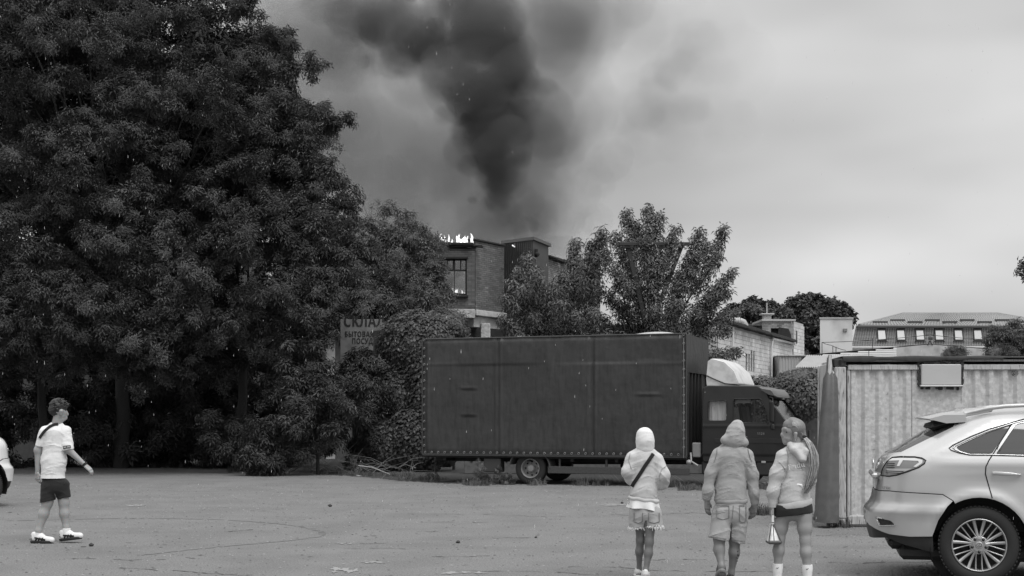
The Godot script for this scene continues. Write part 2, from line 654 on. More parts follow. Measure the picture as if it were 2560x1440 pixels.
# spread clumps over the shell of an ellipsoid
func lobe(places: Array, tints: PackedColorArray, c: Vector3, rad: Vector3, clumps: int, crad: float, per: int, size: float, tone := 1.0, inner := 0.45, front := 0.5) -> Array:
	var seats := []
	for i in clumps:
		var best := Vector3.ZERO
		var bestd := -1.0
		for k in 6:
			var d := Vector3(rng.randfn(), rng.randfn(), rng.randfn() + front).normalized()
			var p := c + d * rad * (1.0 - inner * pow(rng.randf(), 1.5))
			var near := 99.0
			for s in seats:
				near = minf(near, s.distance_to(p))
			if near > bestd:
				bestd = near
				best = p
		seats.append(best)
		clump(places, tints, best, crad * r(0.7, 1.25), int(per * r(0.75, 1.2)), size, tone)
	return seats

func leaf_mat(key: String, v: float, rough := 0.55) -> StandardMaterial3D:
	var m := mat(key, v, rough)
	m.vertex_color_use_as_albedo = true
	m.backlight_enabled = true
	m.backlight = grey(0.12)
	m.metallic_specular = 0.35
	return m

func limb(b: MB, p: Vector3, q: Vector3, r0: float, r1: float, wob := 0.08) -> void:
	var path := []
	var rad := []
	for i in 7:
		var t := i / 6.0
		path.append(p.lerp(q, t) + Vector3(r(-1, 1), r(-0.4, 0.4), r(-1, 1)) * wob * p.distance_to(q) * 0.3 * sin(t * PI))
		rad.append(lerpf(r0, r1, t))
	b.tube(path, rad, 7, false)

func woody(t: Node3D, base: Vector3, fork: Vector3, seats: Array, r0: float, every := 3) -> void:
	var b := MB.new()
	limb(b, base - Vector3(0, 0.1, 0), fork, r0, r0 * 0.6, 0.05)
	part("trunk", b.mesh(), M.bark, t)
	var l := MB.new()
	for i in range(0, seats.size(), every):
		var m: Vector3 = fork.lerp(seats[i], 0.5) + Vector3(r(-0.3, 0.3), r(0.0, 0.6), r(-0.3, 0.3))
		limb(l, fork + Vector3(0, r(-0.4, 0.1), 0), m, r0 * 0.32, r0 * 0.16)
		limb(l, m, seats[i], r0 * 0.16, 0.012)
	part("limbs", l.mesh(), M.bark, t)

func build_trees() -> void:
	mottled("bark", 0.045, 0.9, noise_tex("bark_tex", 31, 0.05, [[0.0, 0.5], [0.5, 0.85], [1.0, 1.0]], 4, 256), 1.5)
	var elder := sprig(1, 6, 5, 0.115, 0.042, 0.15, 0.18, 0.5)
	var elder2 := sprig(2, 5, 5, 0.13, 0.045, 0.16, 0.16, 0.65)
	var m := leaf_mat("leaf_maple", 0.062)
	# the great tree that fills the picture's edge
	var pl := []
	var tn := PackedColorArray()
	var seats := []
	var t := thing("maple_tree", "huge dense dark ash-leaved maple filling the picture beside the burning building", "tree")
	for q in [[40, 40, 43.0, 300], [300, -10, 44.0, 270], [480, 150, 43.5, 210], [630, 280, 43.0, 160], [200, 230, 41.0, 280], [470, 330, 41.0, 220], [-60, 380, 42.0, 250], [230, 470, 39.5, 230], [690, 370, 42.5, 140], [-120, 120, 44.0, 300]]:
		var k: float = q[3] / F * q[2]
		seats += lobe(pl, tn, P(q[0], q[1], q[2]), Vector3(k, k * 0.85, k * 0.8), int(7 + q[3] / 13.0), 0.8, 96, 1.0)
	# a bough that reaches out over the sky
	# leaves deep inside, behind the boughs
	for q in [[60, 150, 330], [330, 160, 330], [520, 300, 240], [150, 480, 300], [600, 200, 130], [630, 430, 170], [400, 520, 250]]:
		var k: float = q[2] / F * 44.0
		for i in 1300:
			var d := Vector3(rng.randfn(), rng.randfn(), rng.randfn()).normalized() * pow(rng.randf(), 0.4)
			pl.append(Transform3D(toward(d + Vector3(0, 0.4, 0), rng.randf() * TAU, r(1.3, 2.0)), P(q[0], q[1], 44.5) + d * Vector3(k, k * 0.85, k * 0.5)))
			tn.append(Color(0.9, 0.9, 0.9))
	seats += lobe(pl, tn, P(800, 310, 42.5), Vector3(0.8, 0.25, 0.5), 5, 0.45, 40, 1.0)
	seats += lobe(pl, tn, P(730, 160, 43.0), Vector3(0.5, 0.6, 0.5), 4, 0.45, 40, 1.0)
	seats += lobe(pl, tn, P(690, 90, 43.5), Vector3(0.4, 0.5, 0.4), 3, 0.4, 36, 1.0)
	woody(t, Vector3(-12.5, 0, -43.5), Vector3(-12.3, 5.0, -43.2), seats, 0.27, 4)
	multi("crown", elder, m, pl, t, tn)
	# its neighbour, lower and fuller, in front of the brick wall
	pl = []
	tn = PackedColorArray()
	seats = []
	t = thing("maple_tree", "lower full maple with drooping boughs next to the half hidden sign", "tree")
	for q in [[620, 560, 40.0, 170], [740, 470, 41.0, 130], [760, 640, 40.0, 140], [560, 720, 38.5, 190], [720, 780, 39.0, 130], [350, 650, 39.0, 190], [400, 800, 38.0, 130]]:
		var k: float = q[3] / F * q[2]
		seats += lobe(pl, tn, P(q[0], q[1], q[2]), Vector3(k, k * 0.85, k * 0.8), int(6 + q[3] / 12.0), 0.66, 86, 0.95)
	woody(t, Vector3(-8.2, 0, -41.0), Vector3(-8.0, 3.4, -40.6), seats, 0.19, 4)
	multi("crown", elder2, m, pl, t, tn)
	pl = []
	tn = PackedColorArray()
	seats = []
	t = thing("maple_tree", "shaded maple with hanging lower boughs behind the walking person", "tree")
	for q in [[60, 640, 39.0, 180], [180, 780, 37.5, 130], [60, 840, 38.0, 140], [-80, 760, 39.0, 200], [320, 860, 38.5, 130], [480, 880, 39.5, 110], [-60, 930, 40.0, 130]]:
		var k: float = q[3] / F * q[2]
		seats += lobe(pl, tn, P(q[0], q[1], q[2]), Vector3(k, k * 0.8, k * 0.8), int(6 + q[3] / 13.0), 0.66, 80, 0.95)
	woody(t, Vector3(-14.2, 0, -41.5), Vector3(-14.3, 3.0, -41.2), seats, 0.17, 4)
	multi("crown", elder, m, pl, t, tn)
	# saplings under them
	for s in [["tall sapling with drooping shoots beneath the sign", [[770, 920, 38.5, 62], [740, 985, 38.3, 70], [830, 1010, 38.3, 85], [760, 1060, 38.0, 85]], 790], ["low drooping sapling at the edge of the asphalt", [[690, 1110, 38.0, 60], [660, 1160, 37.8, 38], [560, 1100, 39.5, 60]], 670], ["shaded undergrowth bush beneath the great tree", [[380, 1030, 45.5, 150], [220, 1080, 44.6, 140], [20, 1050, 44.6, 160], [520, 1060, 45.0, 140], [640, 1000, 44.8, 130], [130, 930, 45.5, 150], [420, 930, 46.0, 150], [-90, 1080, 44.6, 120], [680, 1120, 44.5, 80], [300, 1110, 44.2, 90], [600, 1110, 44.2, 90]], 300], ["dim leafy bush between the sapling and the sign", [[900, 960, 40.5, 60], [880, 1090, 40.0, 80], [930, 1010, 40.5, 60], [925, 905, 41.8, 10], [875, 925, 41.6, 14]], 890]]:
		pl = []
		tn = PackedColorArray()
		seats = []
		t = thing("sapling", s[0], "bush")
		var d0 := 0.0
		for q in s[1]:
			var k: float = q[3] / F * q[2]
			d0 = q[2]
			seats += lobe(pl, tn, P(q[0], q[1], q[2]), Vector3(k, k, k), int(3 + q[3] / 9.0), 0.38 if d0 < 44.0 else 0.6, 34 if d0 < 44.0 else 60, 1.0 if d0 < 44.0 else 1.3)
		woody(t, Vector3((s[2] - 1280.0) / F * d0, 0, -d0 - 0.4), Vector3((s[2] - 1280.0) / F * d0, 0.9, -d0 - 0.3), seats, 0.06, 3)
		multi("crown", elder2, m, pl, t, tn)

func ivy_leaf(b: MB, c: Vector3, dir: Vector3, out: Vector3, s: float) -> void:
	var side := dir.cross(out).normalized()
	var pts := [[0.0, 0.0], [0.35, -0.12], [0.55, 0.3], [0.3, 0.42], [0.32, 0.72], [0.0, 1.05], [-0.32, 0.72], [-0.3, 0.42], [-0.55, 0.3], [-0.35, -0.12]]
	var q := []
	for p in pts:
		q.append(c + side * p[0] * s + dir * p[1] * s + out * s * (0.1 - 0.35 * p[0] * p[0] - 0.12 * p[1]))
	var mid := c + dir * 0.4 * s + out * s * 0.06
	for i in q.size():
		b.tri(mid, q[i], q[(i + 1) % q.size()], out)

func ivy_tuft(sd: int) -> ArrayMesh:
	var b := MB.new()
	var g := RandomNumberGenerator.new()
	g.seed = sd
	for i in 6:
		var p := Vector3(g.randf_range(-0.12, 0.12), g.randf_range(-0.14, 0.14), g.randf_range(-0.05, 0.06))
		var out := Vector3(g.randf_range(-0.5, 0.5), g.randf_range(0.0, 0.75), 1.0).normalized()
		var dir := Vector3(g.randf_range(-0.6, 0.6), -1.0, g.randf_range(0.0, 0.4))
		dir = (dir - out * dir.dot(out)).normalized()
		ivy_leaf(b, p, dir, out, g.randf_range(0.06, 0.105))
	return b.mesh()

# ivy over an upright lumpy mass: rows of (px, py, half width, half height, distance, bulge, how many)
func ivy(t: Node3D, rows: Array, size := 1.0) -> void:
	var pl := []
	var tn := PackedColorArray()
	for q in rows:
		var k: float = q[4] / F
		for i in int(q[6]):
			var a := rng.randf() * TAU
			var rr := sqrt(rng.randf())
			var x := cos(a) * rr
			var y := sin(a) * rr
			var z := sqrt(maxf(0.0, 1.0 - rr * rr)) + r(-0.25, 0.1)
			var nn := Vector3(x * 0.7, y * 0.9 + 0.15, z + 0.25).normalized()
			var bs := toward(Vector3(0, 1, 0) - nn * nn.y + Vector3(r(-0.3, 0.3), 0, 0), 0.0, 1.0)
			var yy := (Vector3.UP - nn * nn.y).normalized()
			if absf(nn.y) > 0.98:
				yy = Vector3.FORWARD
			bs = Basis(yy.cross(nn), yy, nn) * Basis(Vector3(0, 0, 1), r(-0.6, 0.6))
			pl.append(Transform3D(bs.scaled(Vector3.ONE * size * r(0.75, 1.3)), P(q[0], q[1], q[4]) + Vector3(x * q[2] * k, y * q[3] * k, z * q[5])))
			var v := r(0.6, 1.4)
			tn.append(Color(v, v, v))
	multi("leaves", ivy_tuft(7), M.leaf_ivy, pl, t, tn)

func small_tree(called: String, label: String, cat: String, me: Mesh, m: Material, lobes: Array, base: Vector3, fork_h: float, r0: float, crad: float, per: int, size: float, dens := 10.0, every := 3, inner := 0.3, group := "") -> Node3D:
	var pl := []
	var tn := PackedColorArray()
	var seats := []
	var t := thing(called, label, cat, Vector3.ZERO, 0.0, group)
	for q in lobes:
		var k: float = q[3] / F * q[2]
		seats += lobe(pl, tn, P(q[0], q[1], q[2]), Vector3(k, k * 0.9, k * 0.8), int(3 + q[3] / dens), crad, per, size, 1.0, inner)
	woody(t, base, base + Vector3(0, fork_h, 0), seats, r0, every)
	multi("crown", me, m, pl, t, tn)
	return t

# a young tree of leafy shoots: each runs from the heart of the crown to a tip
func shoot_tree(label: String, me: Mesh, m: Material, heart: Vector3, d: float, tips: Array, base: Vector3, fork_h: float, r0: float) -> void:
	var t := thing("maple_tree", label, "tree")
	var pl := []
	var tn := PackedColorArray()
	var fork := base + Vector3(0, fork_h, 0)
	var l := MB.new()
	for q in tips:
		var e := P(q[0], q[1], d + r(-1.3, 1.3))
		var s := fork.lerp(e, r(0.25, 0.4))
		s.y = minf(s.y, e.y - 0.5)
		var mid := s.lerp(e, 0.5) + Vector3(r(-0.2, 0.2), r(-0.1, 0.2), r(-0.2, 0.2))
		limb(l, fork, s, r0 * 0.4, r0 * 0.22)
		limb(l, s, mid, r0 * 0.22, r0 * 0.12)
		limb(l, mid, e, r0 * 0.12, 0.006, 0.03)
		var ln := s.distance_to(e)
		var n := int(16 + ln * 15.0)
		for i in n:
			var f := sqrt((i + rng.randf()) / n)
			var c := s.lerp(mid, f).lerp(mid.lerp(e, f), f)
			var w := lerpf(0.5, 0.1, f)
			var dir := Vector3(rng.randfn(), rng.randfn() * 0.6 + 0.3, rng.randfn()).normalized()
			pl.append(Transform3D(toward(dir + Vector3(0, 0.5, 0), rng.randf() * TAU, r(0.7, 1.1)), c + dir * w * rng.randf()))
			var v := r(0.7, 1.35)
			tn.append(Color(v, v, v))
	var b := MB.new()
	limb(b, base - Vector3(0, 0.1, 0), fork, r0, r0 * 0.7, 0.05)
	part("trunk", b.mesh(), M.bark, t)
	part("limbs", l.mesh(), M.bark, t)
	multi("crown", me, m, pl, t, tn)

func build_trees_mid() -> void:
	var m := leaf_mat("leaf_maple_lit", 0.13)  # paler copy of the maple leaf: light on these trees put into its colour
	var fern := sprig(21, 5, 9, 0.115, 0.032, 0.30, 0.14, 0.7)
	var fm := leaf_mat("leaf_feather", 0.13)
	var t := small_tree("sumac_tree", "feathery leaved tree with bare stalks in front of the brick factory", "tree", fern, fm, [[890, 640, 45.0, 85], [960, 600, 46.0, 85], [1030, 630, 45.5, 65], [1000, 720, 44.5, 100], [890, 750, 44.0, 100], [1075, 720, 45.0, 45], [1060, 790, 44.0, 60], [940, 800, 43.5, 70], [840, 660, 45.5, 60]], Vector3(-4.2, 0, -45.2), 2.6, 0.16, 0.36, 30, 1.0, 8.0, 4)
	var st := MB.new()
	var pl := []
	var tn := PackedColorArray()
	for q in [[845, 570, 838, 540], [905, 560, 872, 520], [935, 560, 905, 503], [950, 560, 945, 505], [968, 570, 967, 520], [985, 590, 998, 535], [1010, 600, 1028, 545], [1020, 610, 1033, 540], [1060, 590, 1068, 565], [880, 590, 898, 555], [925, 550, 930, 515], [1075, 650, 1090, 632], [1095, 660, 1106, 645]]:
		var p := P(q[0], q[1] + 25, 45.6)
		var e := P(q[2], q[3], 45.6)
		st.tube([p, (p + e) / 2 + Vector3(r(-0.03, 0.03), 0, 0), e], [0.014, 0.012, 0.009], 5)
		for i in 4:
			pl.append(Transform3D(toward(Vector3(r(-0.8, 0.8), 1.0, r(-0.8, 0.8)), rng.randf() * TAU, 0.33), e + Vector3(r(-0.05, 0.05), r(-0.1, 0.06), r(-0.05, 0.05))))
			tn.append(Color(1.2, 1.2, 1.2))
	part("stalks", st.mesh(), mat("pale_stalk", 0.2, 0.7), t)
	multi("tufts", fern, fm, pl, t, tn)
	var open_sprig := sprig(5, 5, 5, 0.135, 0.05, 0.17, 0.16, 0.7)
	shoot_tree("open crowned maple sapling behind the truck with sky through it", open_sprig, m, P(1630, 830, 40.0), 40.0, [[1565, 535], [1590, 560], [1617, 522], [1650, 540], [1535, 590], [1690, 575], [1670, 610], [1500, 610], [1560, 640], [1615, 600], [1755, 578], [1770, 620], [1812, 572], [1800, 640], [1735, 640], [1838, 680], [1826, 735], [1838, 785], [1800, 720], [1775, 780], [1700, 690], [1640, 680], [1590, 700], [1540, 680], [1700, 760], [1640, 770], [1560, 770], [1520, 740], [1760, 840], [1820, 830], [1848, 885], [1800, 890], [1500, 800], [1720, 830], [1660, 830], [1590, 840], [1540, 840]], Vector3(4.1, 0, -40.3), 3.2, 0.14)
	shoot_tree("bushy maple growing between dark tower and truck roof", open_sprig, m, P(1380, 850, 39.0), 39.0, [[1275, 710], [1290, 680], [1317, 640], [1340, 680], [1262, 750], [1300, 730], [1255, 800], [1350, 740], [1385, 720], [1410, 690], [1400, 760], [1440, 610], [1445, 660], [1480, 610], [1505, 580], [1490, 660], [1460, 720], [1500, 720], [1330, 790], [1290, 820], [1380, 810], [1440, 790], [1490, 790], [1350, 840], [1420, 840], [1480, 840], [1300, 850], [1520, 840]], Vector3(1.5, 0, -40.0), 2.8, 0.12)
	leaf_mat("leaf_ivy", 0.06, 0.45)
	t = thing("ivy_thicket", "ivy thicket swallowing the wall between sign and truck", "ivy")
	var core := MB.new()
	var c := P(1040, 990, 41.4)
	core.box(Vector3(c.x, 2.3, c.z), Vector3(2.6, 4.4, 0.5), 0.25)
	part("wall", core.mesh(), mottled("fence_concrete", 0.13, 0.95, T["concrete_tex"], 0.4), t)
	ivy(t, [[1045, 860, 100, 85, 41.0, 0.8, 800], [1000, 980, 75, 110, 41.0, 0.6, 720], [1080, 960, 70, 130, 40.6, 0.5, 640], [1050, 1090, 100, 90, 40.6, 0.6, 760], [960, 1110, 60, 70, 40.6, 0.5, 380], [1110, 820, 45, 30, 41.0, 0.4, 160], [940, 1010, 40, 90, 41.2, 0.4, 300]])
	small_tree("sapling", "small feathery shoot peeping over the truck box edge", "bush", fern, fm, [[1115, 815, 42.0, 42], [1135, 838, 41.8, 30], [1090, 830, 42.0, 30]], Vector3(-1.8, 0, -42.0), 2.4, 0.05, 0.25, 30, 0.8, 7.0, 3)
	t = thing("ivy_hedge", "dark ivy hanging over the concrete fence behind the truck cab", "ivy")
	ivy(t, [[1900, 985, 70, 42, 38.2, 0.45, 300], [1990, 995, 75, 55, 38.0, 0.5, 420], [2050, 985, 45, 50, 38.2, 0.4, 220], [1860, 975, 50, 30, 38.4, 0.4, 160], [2000, 950, 60, 20, 38.4, 0.3, 160], [1960, 1030, 60, 25, 38.0, 0.35, 160]])
	# trees far behind the roofs
	var far_sprig := sprig(9, 7, 3, 0.30, 0.2, 0.2, 0.3, 0.2, false)
	var far_m := leaf_mat("leaf_far", 0.08)
	small_tree("poplar_tree", "rounded dark tree behind the white brick building and tower", "tree", far_sprig, far_m, [[2010, 800, 112.0, 45], [2050, 800, 112.0, 48], [1985, 840, 112.0, 40], [2080, 800, 114.0, 30], [2030, 860, 110.0, 55], [2000, 780, 112.0, 22], [2035, 770, 112.0, 18], [2105, 800, 114.0, 16], [2000, 890, 110, 45], [2060, 890, 110, 45]], Vector3(24.6, 0, -112), 4.0, 0.4, 0.75, 46, 1.15, 4.0, 5)
	small_tree("poplar_tree", "paler tree beyond the brick roof shed, nearest the pipe", "tree", far_sprig, far_m, [[1850, 795, 130.0, 22], [1885, 785, 130.0, 26], [1915, 790, 131.0, 22], [1940, 790, 131.0, 20], [1960, 800, 131.0, 22], [1890, 815, 130.0, 40], [1935, 820, 130.0, 40]], Vector3(23.4, 0, -130), 5.0, 0.4, 0.8, 40, 1.2, 4.0, 4)
	small_tree("acacia_bush", "feathery bush leaning over the container roof by the last roof window", "bush", fern, fm, [[2520, 860, 60.0, 45], [2560, 850, 60.0, 40], [2490, 880, 60.0, 22], [2600, 860, 60.0, 60]], Vector3(22.3, 0, -60), 2.5, 0.08, 0.36, 34, 1.1, 6.0, 3)
	small_tree("acacia_bush", "thin bush growing on the gable behind the container", "bush", fern, fm, [[2380, 884, 62.0, 8], [2400, 882, 62.0, 10], [2372, 890, 62.0, 8]], Vector3(20.2, 0, -62), 3.0, 0.04, 0.2, 16, 0.8, 6.0, 2)
	small_tree("maple_tree", "leafy branch tip reaching in at the picture's edge above the parked car", "tree", open_sprig, m, [[2604, 676, 26.0, 6], [2600, 662, 26.0, 3], [2606, 694, 26.0, 4], [2700, 640, 26.5, 60], [2690, 720, 26.5, 60], [2740, 560, 26.5, 80]], Vector3(11.0, 0, -26.8), 2.6, 0.12, 0.22, 30, 0.8, 6.0, 2)

# a sheet cut to an outline with holes and bent by a map from 2-D to 3-D; shading follows the map
func panel(b: MB, outline: PackedVector2Array, holes: Array, step: float, map: Callable, out: Vector3) -> void:
	var lo := outline[0]
	var hi := outline[0]
	for p in outline:
		lo = lo.min(p)
		hi = hi.max(p)
	var boxes := []
	for h in holes:
		var bb := Rect2(h[0], Vector2.ZERO)
		for p in h:
			bb = bb.expand(p)
		boxes.append(bb.grow(0.001))
	var nx := maxi(1, int(ceil((hi.x - lo.x) / step)))
	var ny := maxi(1, int(ceil((hi.y - lo.y) / step)))
	var s := Vector2((hi.x - lo.x) / nx, (hi.y - lo.y) / ny)
	var e := 0.004
	for i in nx:
		for j in ny:
			var o := lo + s * Vector2(i, j)
			var cell := PackedVector2Array([o, o + Vector2(s.x, 0), o + s, o + Vector2(0, s.y)])
			var pieces := Geometry2D.intersect_polygons(cell, outline)
			var rc := Rect2(o, s)
			for k in holes.size():
				if boxes[k].intersects(rc):
					var left: Array[PackedVector2Array] = []
					for q in pieces:
						left.append_array(Geometry2D.clip_polygons(q, holes[k]))
					pieces = left
			for q in pieces:
				if q.size() < 3 or Geometry2D.is_polygon_clockwise(q):
					continue
				var t := Geometry2D.triangulate_polygon(q)
				if t.is_empty():
					continue
				var ids := []
				for p in q:
					var c: Vector3 = map.call(p)
					var nn: Vector3 = (map.call(p + Vector2(e, 0)) - map.call(p - Vector2(e, 0))).cross(map.call(p + Vector2(0, e)) - map.call(p - Vector2(0, e)))
					nn = nn.normalized()
					if nn.dot(out) < 0.0:
						nn = -nn
					ids.append(b.pt(c, nn, p))
				for k in range(0, t.size(), 3):
					b.tri_i(ids[t[k]], ids[t[k + 1]], ids[t[k + 2]])

func poly(a: Array) -> PackedVector2Array:
	var p := PackedVector2Array()
	for q in a:
		p.append(Vector2(q[0], q[1]))
	if Geometry2D.is_polygon_clockwise(p):
		p.reverse()
	return p

# corners cut round
func rounded(a: Array, rad: float, seg := 4) -> PackedVector2Array:
	var p := poly(a)
	var o := PackedVector2Array()
	var n := p.size()
	for i in n:
		var c := p[i]
		var u := (p[(i + n - 1) % n] - c)
		var w := (p[(i + 1) % n] - c)
		var k := minf(rad, minf(u.length(), w.length()) * 0.45)
		var s := c + u.normalized() * k
		var e := c + w.normalized() * k
		for j in seg + 1:
			var t := float(j) / seg
			o.append(s.lerp(c, t).lerp(c.lerp(e, t), t))
	return o

# courses of brick over a rectangle: origin o, along u, up; holes are rects (x0,y0,x1,y1) in wall metres
func bricks(parent: Node, o: Vector3, u: Vector3, w: float, h: float, m: Material, holes := [], size := Vector3(0.25, 0.065, 0.03), joint := 0.012, tone := 0.18) -> void:
	var nrm := u.cross(Vector3.UP).normalized()
	if nrm.dot(-o) < 0.0:
		nrm = -nrm
	var pl := []
	var tn := PackedColorArray()
	var rows := int(h / (size.y + joint))
	for k in rows:
		var y := (k + 0.5) * (size.y + joint)
		var x := -0.5 * size.x * (k % 2)
		while x < w:
			var a := maxf(x, 0.0)
			var e := minf(x + size.x, w)
			var out := false
			for q in holes:
				if y > q[1] - 0.02 and y < q[3] + 0.02 and e > q[0] and a < q[2]:
					if a < q[0]:
						e = q[0]
					elif e > q[2]:
						a = q[2]
					else:
						out = true
			if not out and e - a > 0.03:
				var p := o + u * ((a + e) / 2) + Vector3.UP * y + nrm * r(-0.004, 0.006)
				pl.append(Transform3D(Basis(u * (e - a), Vector3.UP * size.y, nrm * size.z), p))
				var v := 1.0 + r(-tone, tone)
				if rng.randf() < 0.06:
					v *= r(0.6, 1.5)
				tn.append(Color(v, v, v))
			x += size.x + joint
	var b := BoxMesh.new()
	m.vertex_color_use_as_albedo = true
	multi("brickwork", b, m, pl, parent, tn)

# a wall slab with rectangular holes, between o and o + u*w, of a thickness behind the face
func slab(b: MB, o: Vector3, u: Vector3, w: float, h: float, thick: float, holes := []) -> void:
	var nrm := u.cross(Vector3.UP).normalized()
	if nrm.dot(-o) < 0.0:
		nrm = -nrm
	var xs := [0.0, w]
	var ys := [0.0, h]
	for q in holes:
		xs += [q[0], q[2]]
		ys += [q[1], q[3]]
	xs.sort()
	ys.sort()
	for i in xs.size() - 1:
		for j in ys.size() - 1:
			if xs[i + 1] - xs[i] < 0.001 or ys[j + 1] - ys[j] < 0.001:
				continue
			var cx: float = (xs[i] + xs[i + 1]) / 2
			var cy: float = (ys[j] + ys[j + 1]) / 2
			var hole := false
			for q in holes:
				hole = hole or (cx > q[0] and cx < q[2] and cy > q[1] and cy < q[3])
			if hole:
				continue
			b.box(o + u * cx + Vector3.UP * cy - nrm * thick / 2, Vector3(xs[i + 1] - xs[i], ys[j + 1] - ys[j], thick), 0.0, Basis(u, Vector3.UP, nrm))

func flame(parent: Node, at: Vector3, h: float, w: float) -> void:
	var b := MB.new()
	var rings := []
	var lean := r(-0.3, 0.3)
	for k in 8:
		var t := k / 7.0
		var rad: float = w * 0.5 * pow(sin(PI * clampf(0.22 + t * 0.78, 0, 1)), 0.8) * (1.0 - t * 0.5)
		var ring := PackedVector3Array()
		for j in 7:
			var a := TAU * j / 7
			ring.append(at + Vector3(cos(a) * rad + lean * h * t * t + sin(t * 9 + at.x * 7) * w * 0.12, t * h, sin(a) * rad * 0.6) + Vector3(r(-1, 1), r(-0.5, 0.5), r(-1, 1)) * w * 0.06)
		rings.append(ring)
	b.loft(rings)
	part("flame", b.mesh(), M.flame, parent)

func build_factory() -> void:
	var fl := mat("flame", 0.9, 0.9)
	fl.emission_enabled = true
	fl.emission = Color(1, 1, 1)
	fl.emission_energy_multiplier = 0.6
	var mortar := mottled("mortar", 0.12, 0.95, noise_tex("mortar_tex", 41, 0.03, [[0.0, 0.7], [1.0, 1.0]], 4, 256), 0.5)
	var brick := mottled("dark_brick", 0.15, 0.9, noise_tex("soot_tex", 42, 0.012, [[0.0, 0.55], [0.45, 0.85], [0.7, 1.0], [1.0, 1.0]], 5, 512), 0.16)
	var pale := mottled("pale_brick", 0.24, 0.9, noise_tex("soot_tex", 42, 0.012, [], 5), 0.16)
	var conc := mottled("concrete", 0.5, 0.9, noise_tex("concrete_tex", 43, 0.02, [[0.0, 0.6], [0.35, 0.85], [0.6, 1.0], [1.0, 1.0]], 5, 512), 0.35, noise_tex("concrete_relief", 44, 0.06, [], 4, 256, FastNoiseLite.TYPE_SIMPLEX_SMOOTH, true, 3.0), 0.3)
	var char_ := mat("charred", 0.025, 0.95)
	var t := thing("brick_factory", "burning two storey dark brick factory with broken corner window and flaming roof", "building")
	var D := 52.0
	var up := Vector3.UP
	var c0 := P(1187, 773, D)          # foot of the corner above the beam
	var top := P(1187, 601, D).y
	var h := top - c0.y
	var o := Vector3(c0.x - 22.0, c0.y, c0.z)  # long face carried on unseen behind the trees, to block the sky
	var win := [22.0 + (1102 - 1187) / F * D, P(0, 738, D).y - c0.y, 22.0 + (1167 - 1187) / F * D, P(0, 647, D).y - c0.y]
	var holes := [win, [win[0] - 3.4, win[1], win[2] - 3.4, win[3]], [win[0] - 6.8, win[1], win[2] - 6.8, win[3]]]
	var lo: float = P(0, 613, D).y - c0.y
	# the long face stops lower (parapet gone), the corner keeps its parapet
	var b := MB.new()
	slab(b, o - Vector3(0, 0, 0.03), Vector3.RIGHT, 22.0, lo, 0.35, holes)
	var f2 := P(1259, 615, D * 1.034) - P(1187, 601, D)
	f2.y = 0
	var l2 := f2.length()
	f2 = f2.normalized()
	var n2 := Vector3(-f2.z, 0, f2.x)
	slab(b, c0 - n2 * 0.03, f2, l2, h - 0.02, 0.35)
	part("wall", b.mesh(), mortar, t)
	bricks(t, o, Vector3.RIGHT, 22.0, lo, brick, holes)
	bricks(t, c0 + f2 * 0.03, f2, l2 - 0.03, h, brick)
	# return of the parapet at the corner
	var k := MB.new()
	k.box(c0 + up * (h + 0.03) + f2 * l2 / 2 - n2 * 0.17, Vector3(l2 + 0.1, 0.07, 0.5), 0.01, Basis(f2, up, n2))
	part("coping", k.mesh(), char_, t)
	# burnt roof edge, sagging sheets
	k = MB.new()
	k.box(o + Vector3(11.0, lo + 0.045, -0.1), Vector3(21.9, 0.09, 0.5), 0.01)
	for i in 12:
		var x := 22.0 - r(0.1, 6.0)
		k.box(o + Vector3(x, lo - r(0.02, 0.11), 0.05), Vector3(r(0.3, 1.4), 0.05, 0.12), 0.01, Basis(Vector3(0, 0, 1), r(-0.05, 0.05)))
	part("roof_edge", k.mesh(), char_, t)
	# back wall, lower and broken, and the floor
	k = MB.new()
	k.box(o + Vector3(11, -0.15, -6.2), Vector3(22, 0.3, 12.0), 0.0)
	part("floor_slab", k.mesh(), conc, t)
	k = MB.new()
	slab(k, o + Vector3(0, 0, -12.0), Vector3.RIGHT, 22.0, lo * 0.5, 0.4)
	slab(k, o + Vector3(0, 0, -0.4), Vector3(0, 0, -1), 11.6, lo - 0.1, 0.35)
	part("back_wall", k.mesh(), mortar, t)
	k = MB.new()
	for i in 5:
		k.box(o + Vector3(9.0 + i * 2.9, lo - 0.25, -6.0), Vector3(0.16, 0.3, 11.2), 0.01)
	part("rafters", k.mesh(), char_, t)
	# windows: charred frames, left-over panes
	for i in 3:
		var q: Array = holes[i]
		var w := Node3D.new()
		w.name = "window"
		t.add_child(w, true)
		w.position = o + Vector3((q[0] + q[2]) / 2, q[1], -0.12)
		var ww: float = q[2] - q[0]
		var wh: float = q[3] - q[1]
		k = MB.new()
		k.box(Vector3(0, wh - 0.03, 0), Vector3(ww, 0.06, 0.08), 0.01)
		k.box(Vector3(0, 0.04, 0), Vector3(ww, 0.08, 0.1), 0.01)
		k.box(Vector3(-ww / 2 + 0.03, wh / 2, 0), Vector3(0.06, wh, 0.08), 0.01)
		k.box(Vector3(ww / 2 - 0.03, wh / 2, 0), Vector3(0.06, wh, 0.08), 0.01)
		k.box(Vector3(0, wh * 0.69, 0), Vector3(ww, 0.07, 0.08), 0.01)
		k.box(Vector3(0, wh * 0.84, 0), Vector3(0.1, wh * 0.3, 0.08), 0.01)
		k.box(Vector3(-ww * 0.25, wh * 0.84, 0), Vector3(0.05, wh * 0.3, 0.06), 0.01)
		k.box(Vector3(ww * 0.26, wh * 0.84, 0), Vector3(0.05, wh * 0.3, 0.06), 0.01)
		k.box(Vector3(0.02, wh * 0.34, 0), Vector3(0.03, wh * 0.68, 0.05), 0.005)
		part("frame", k.mesh(), char_, w)
		var gl := mat("sooty_glass", 0.10, 0.12)
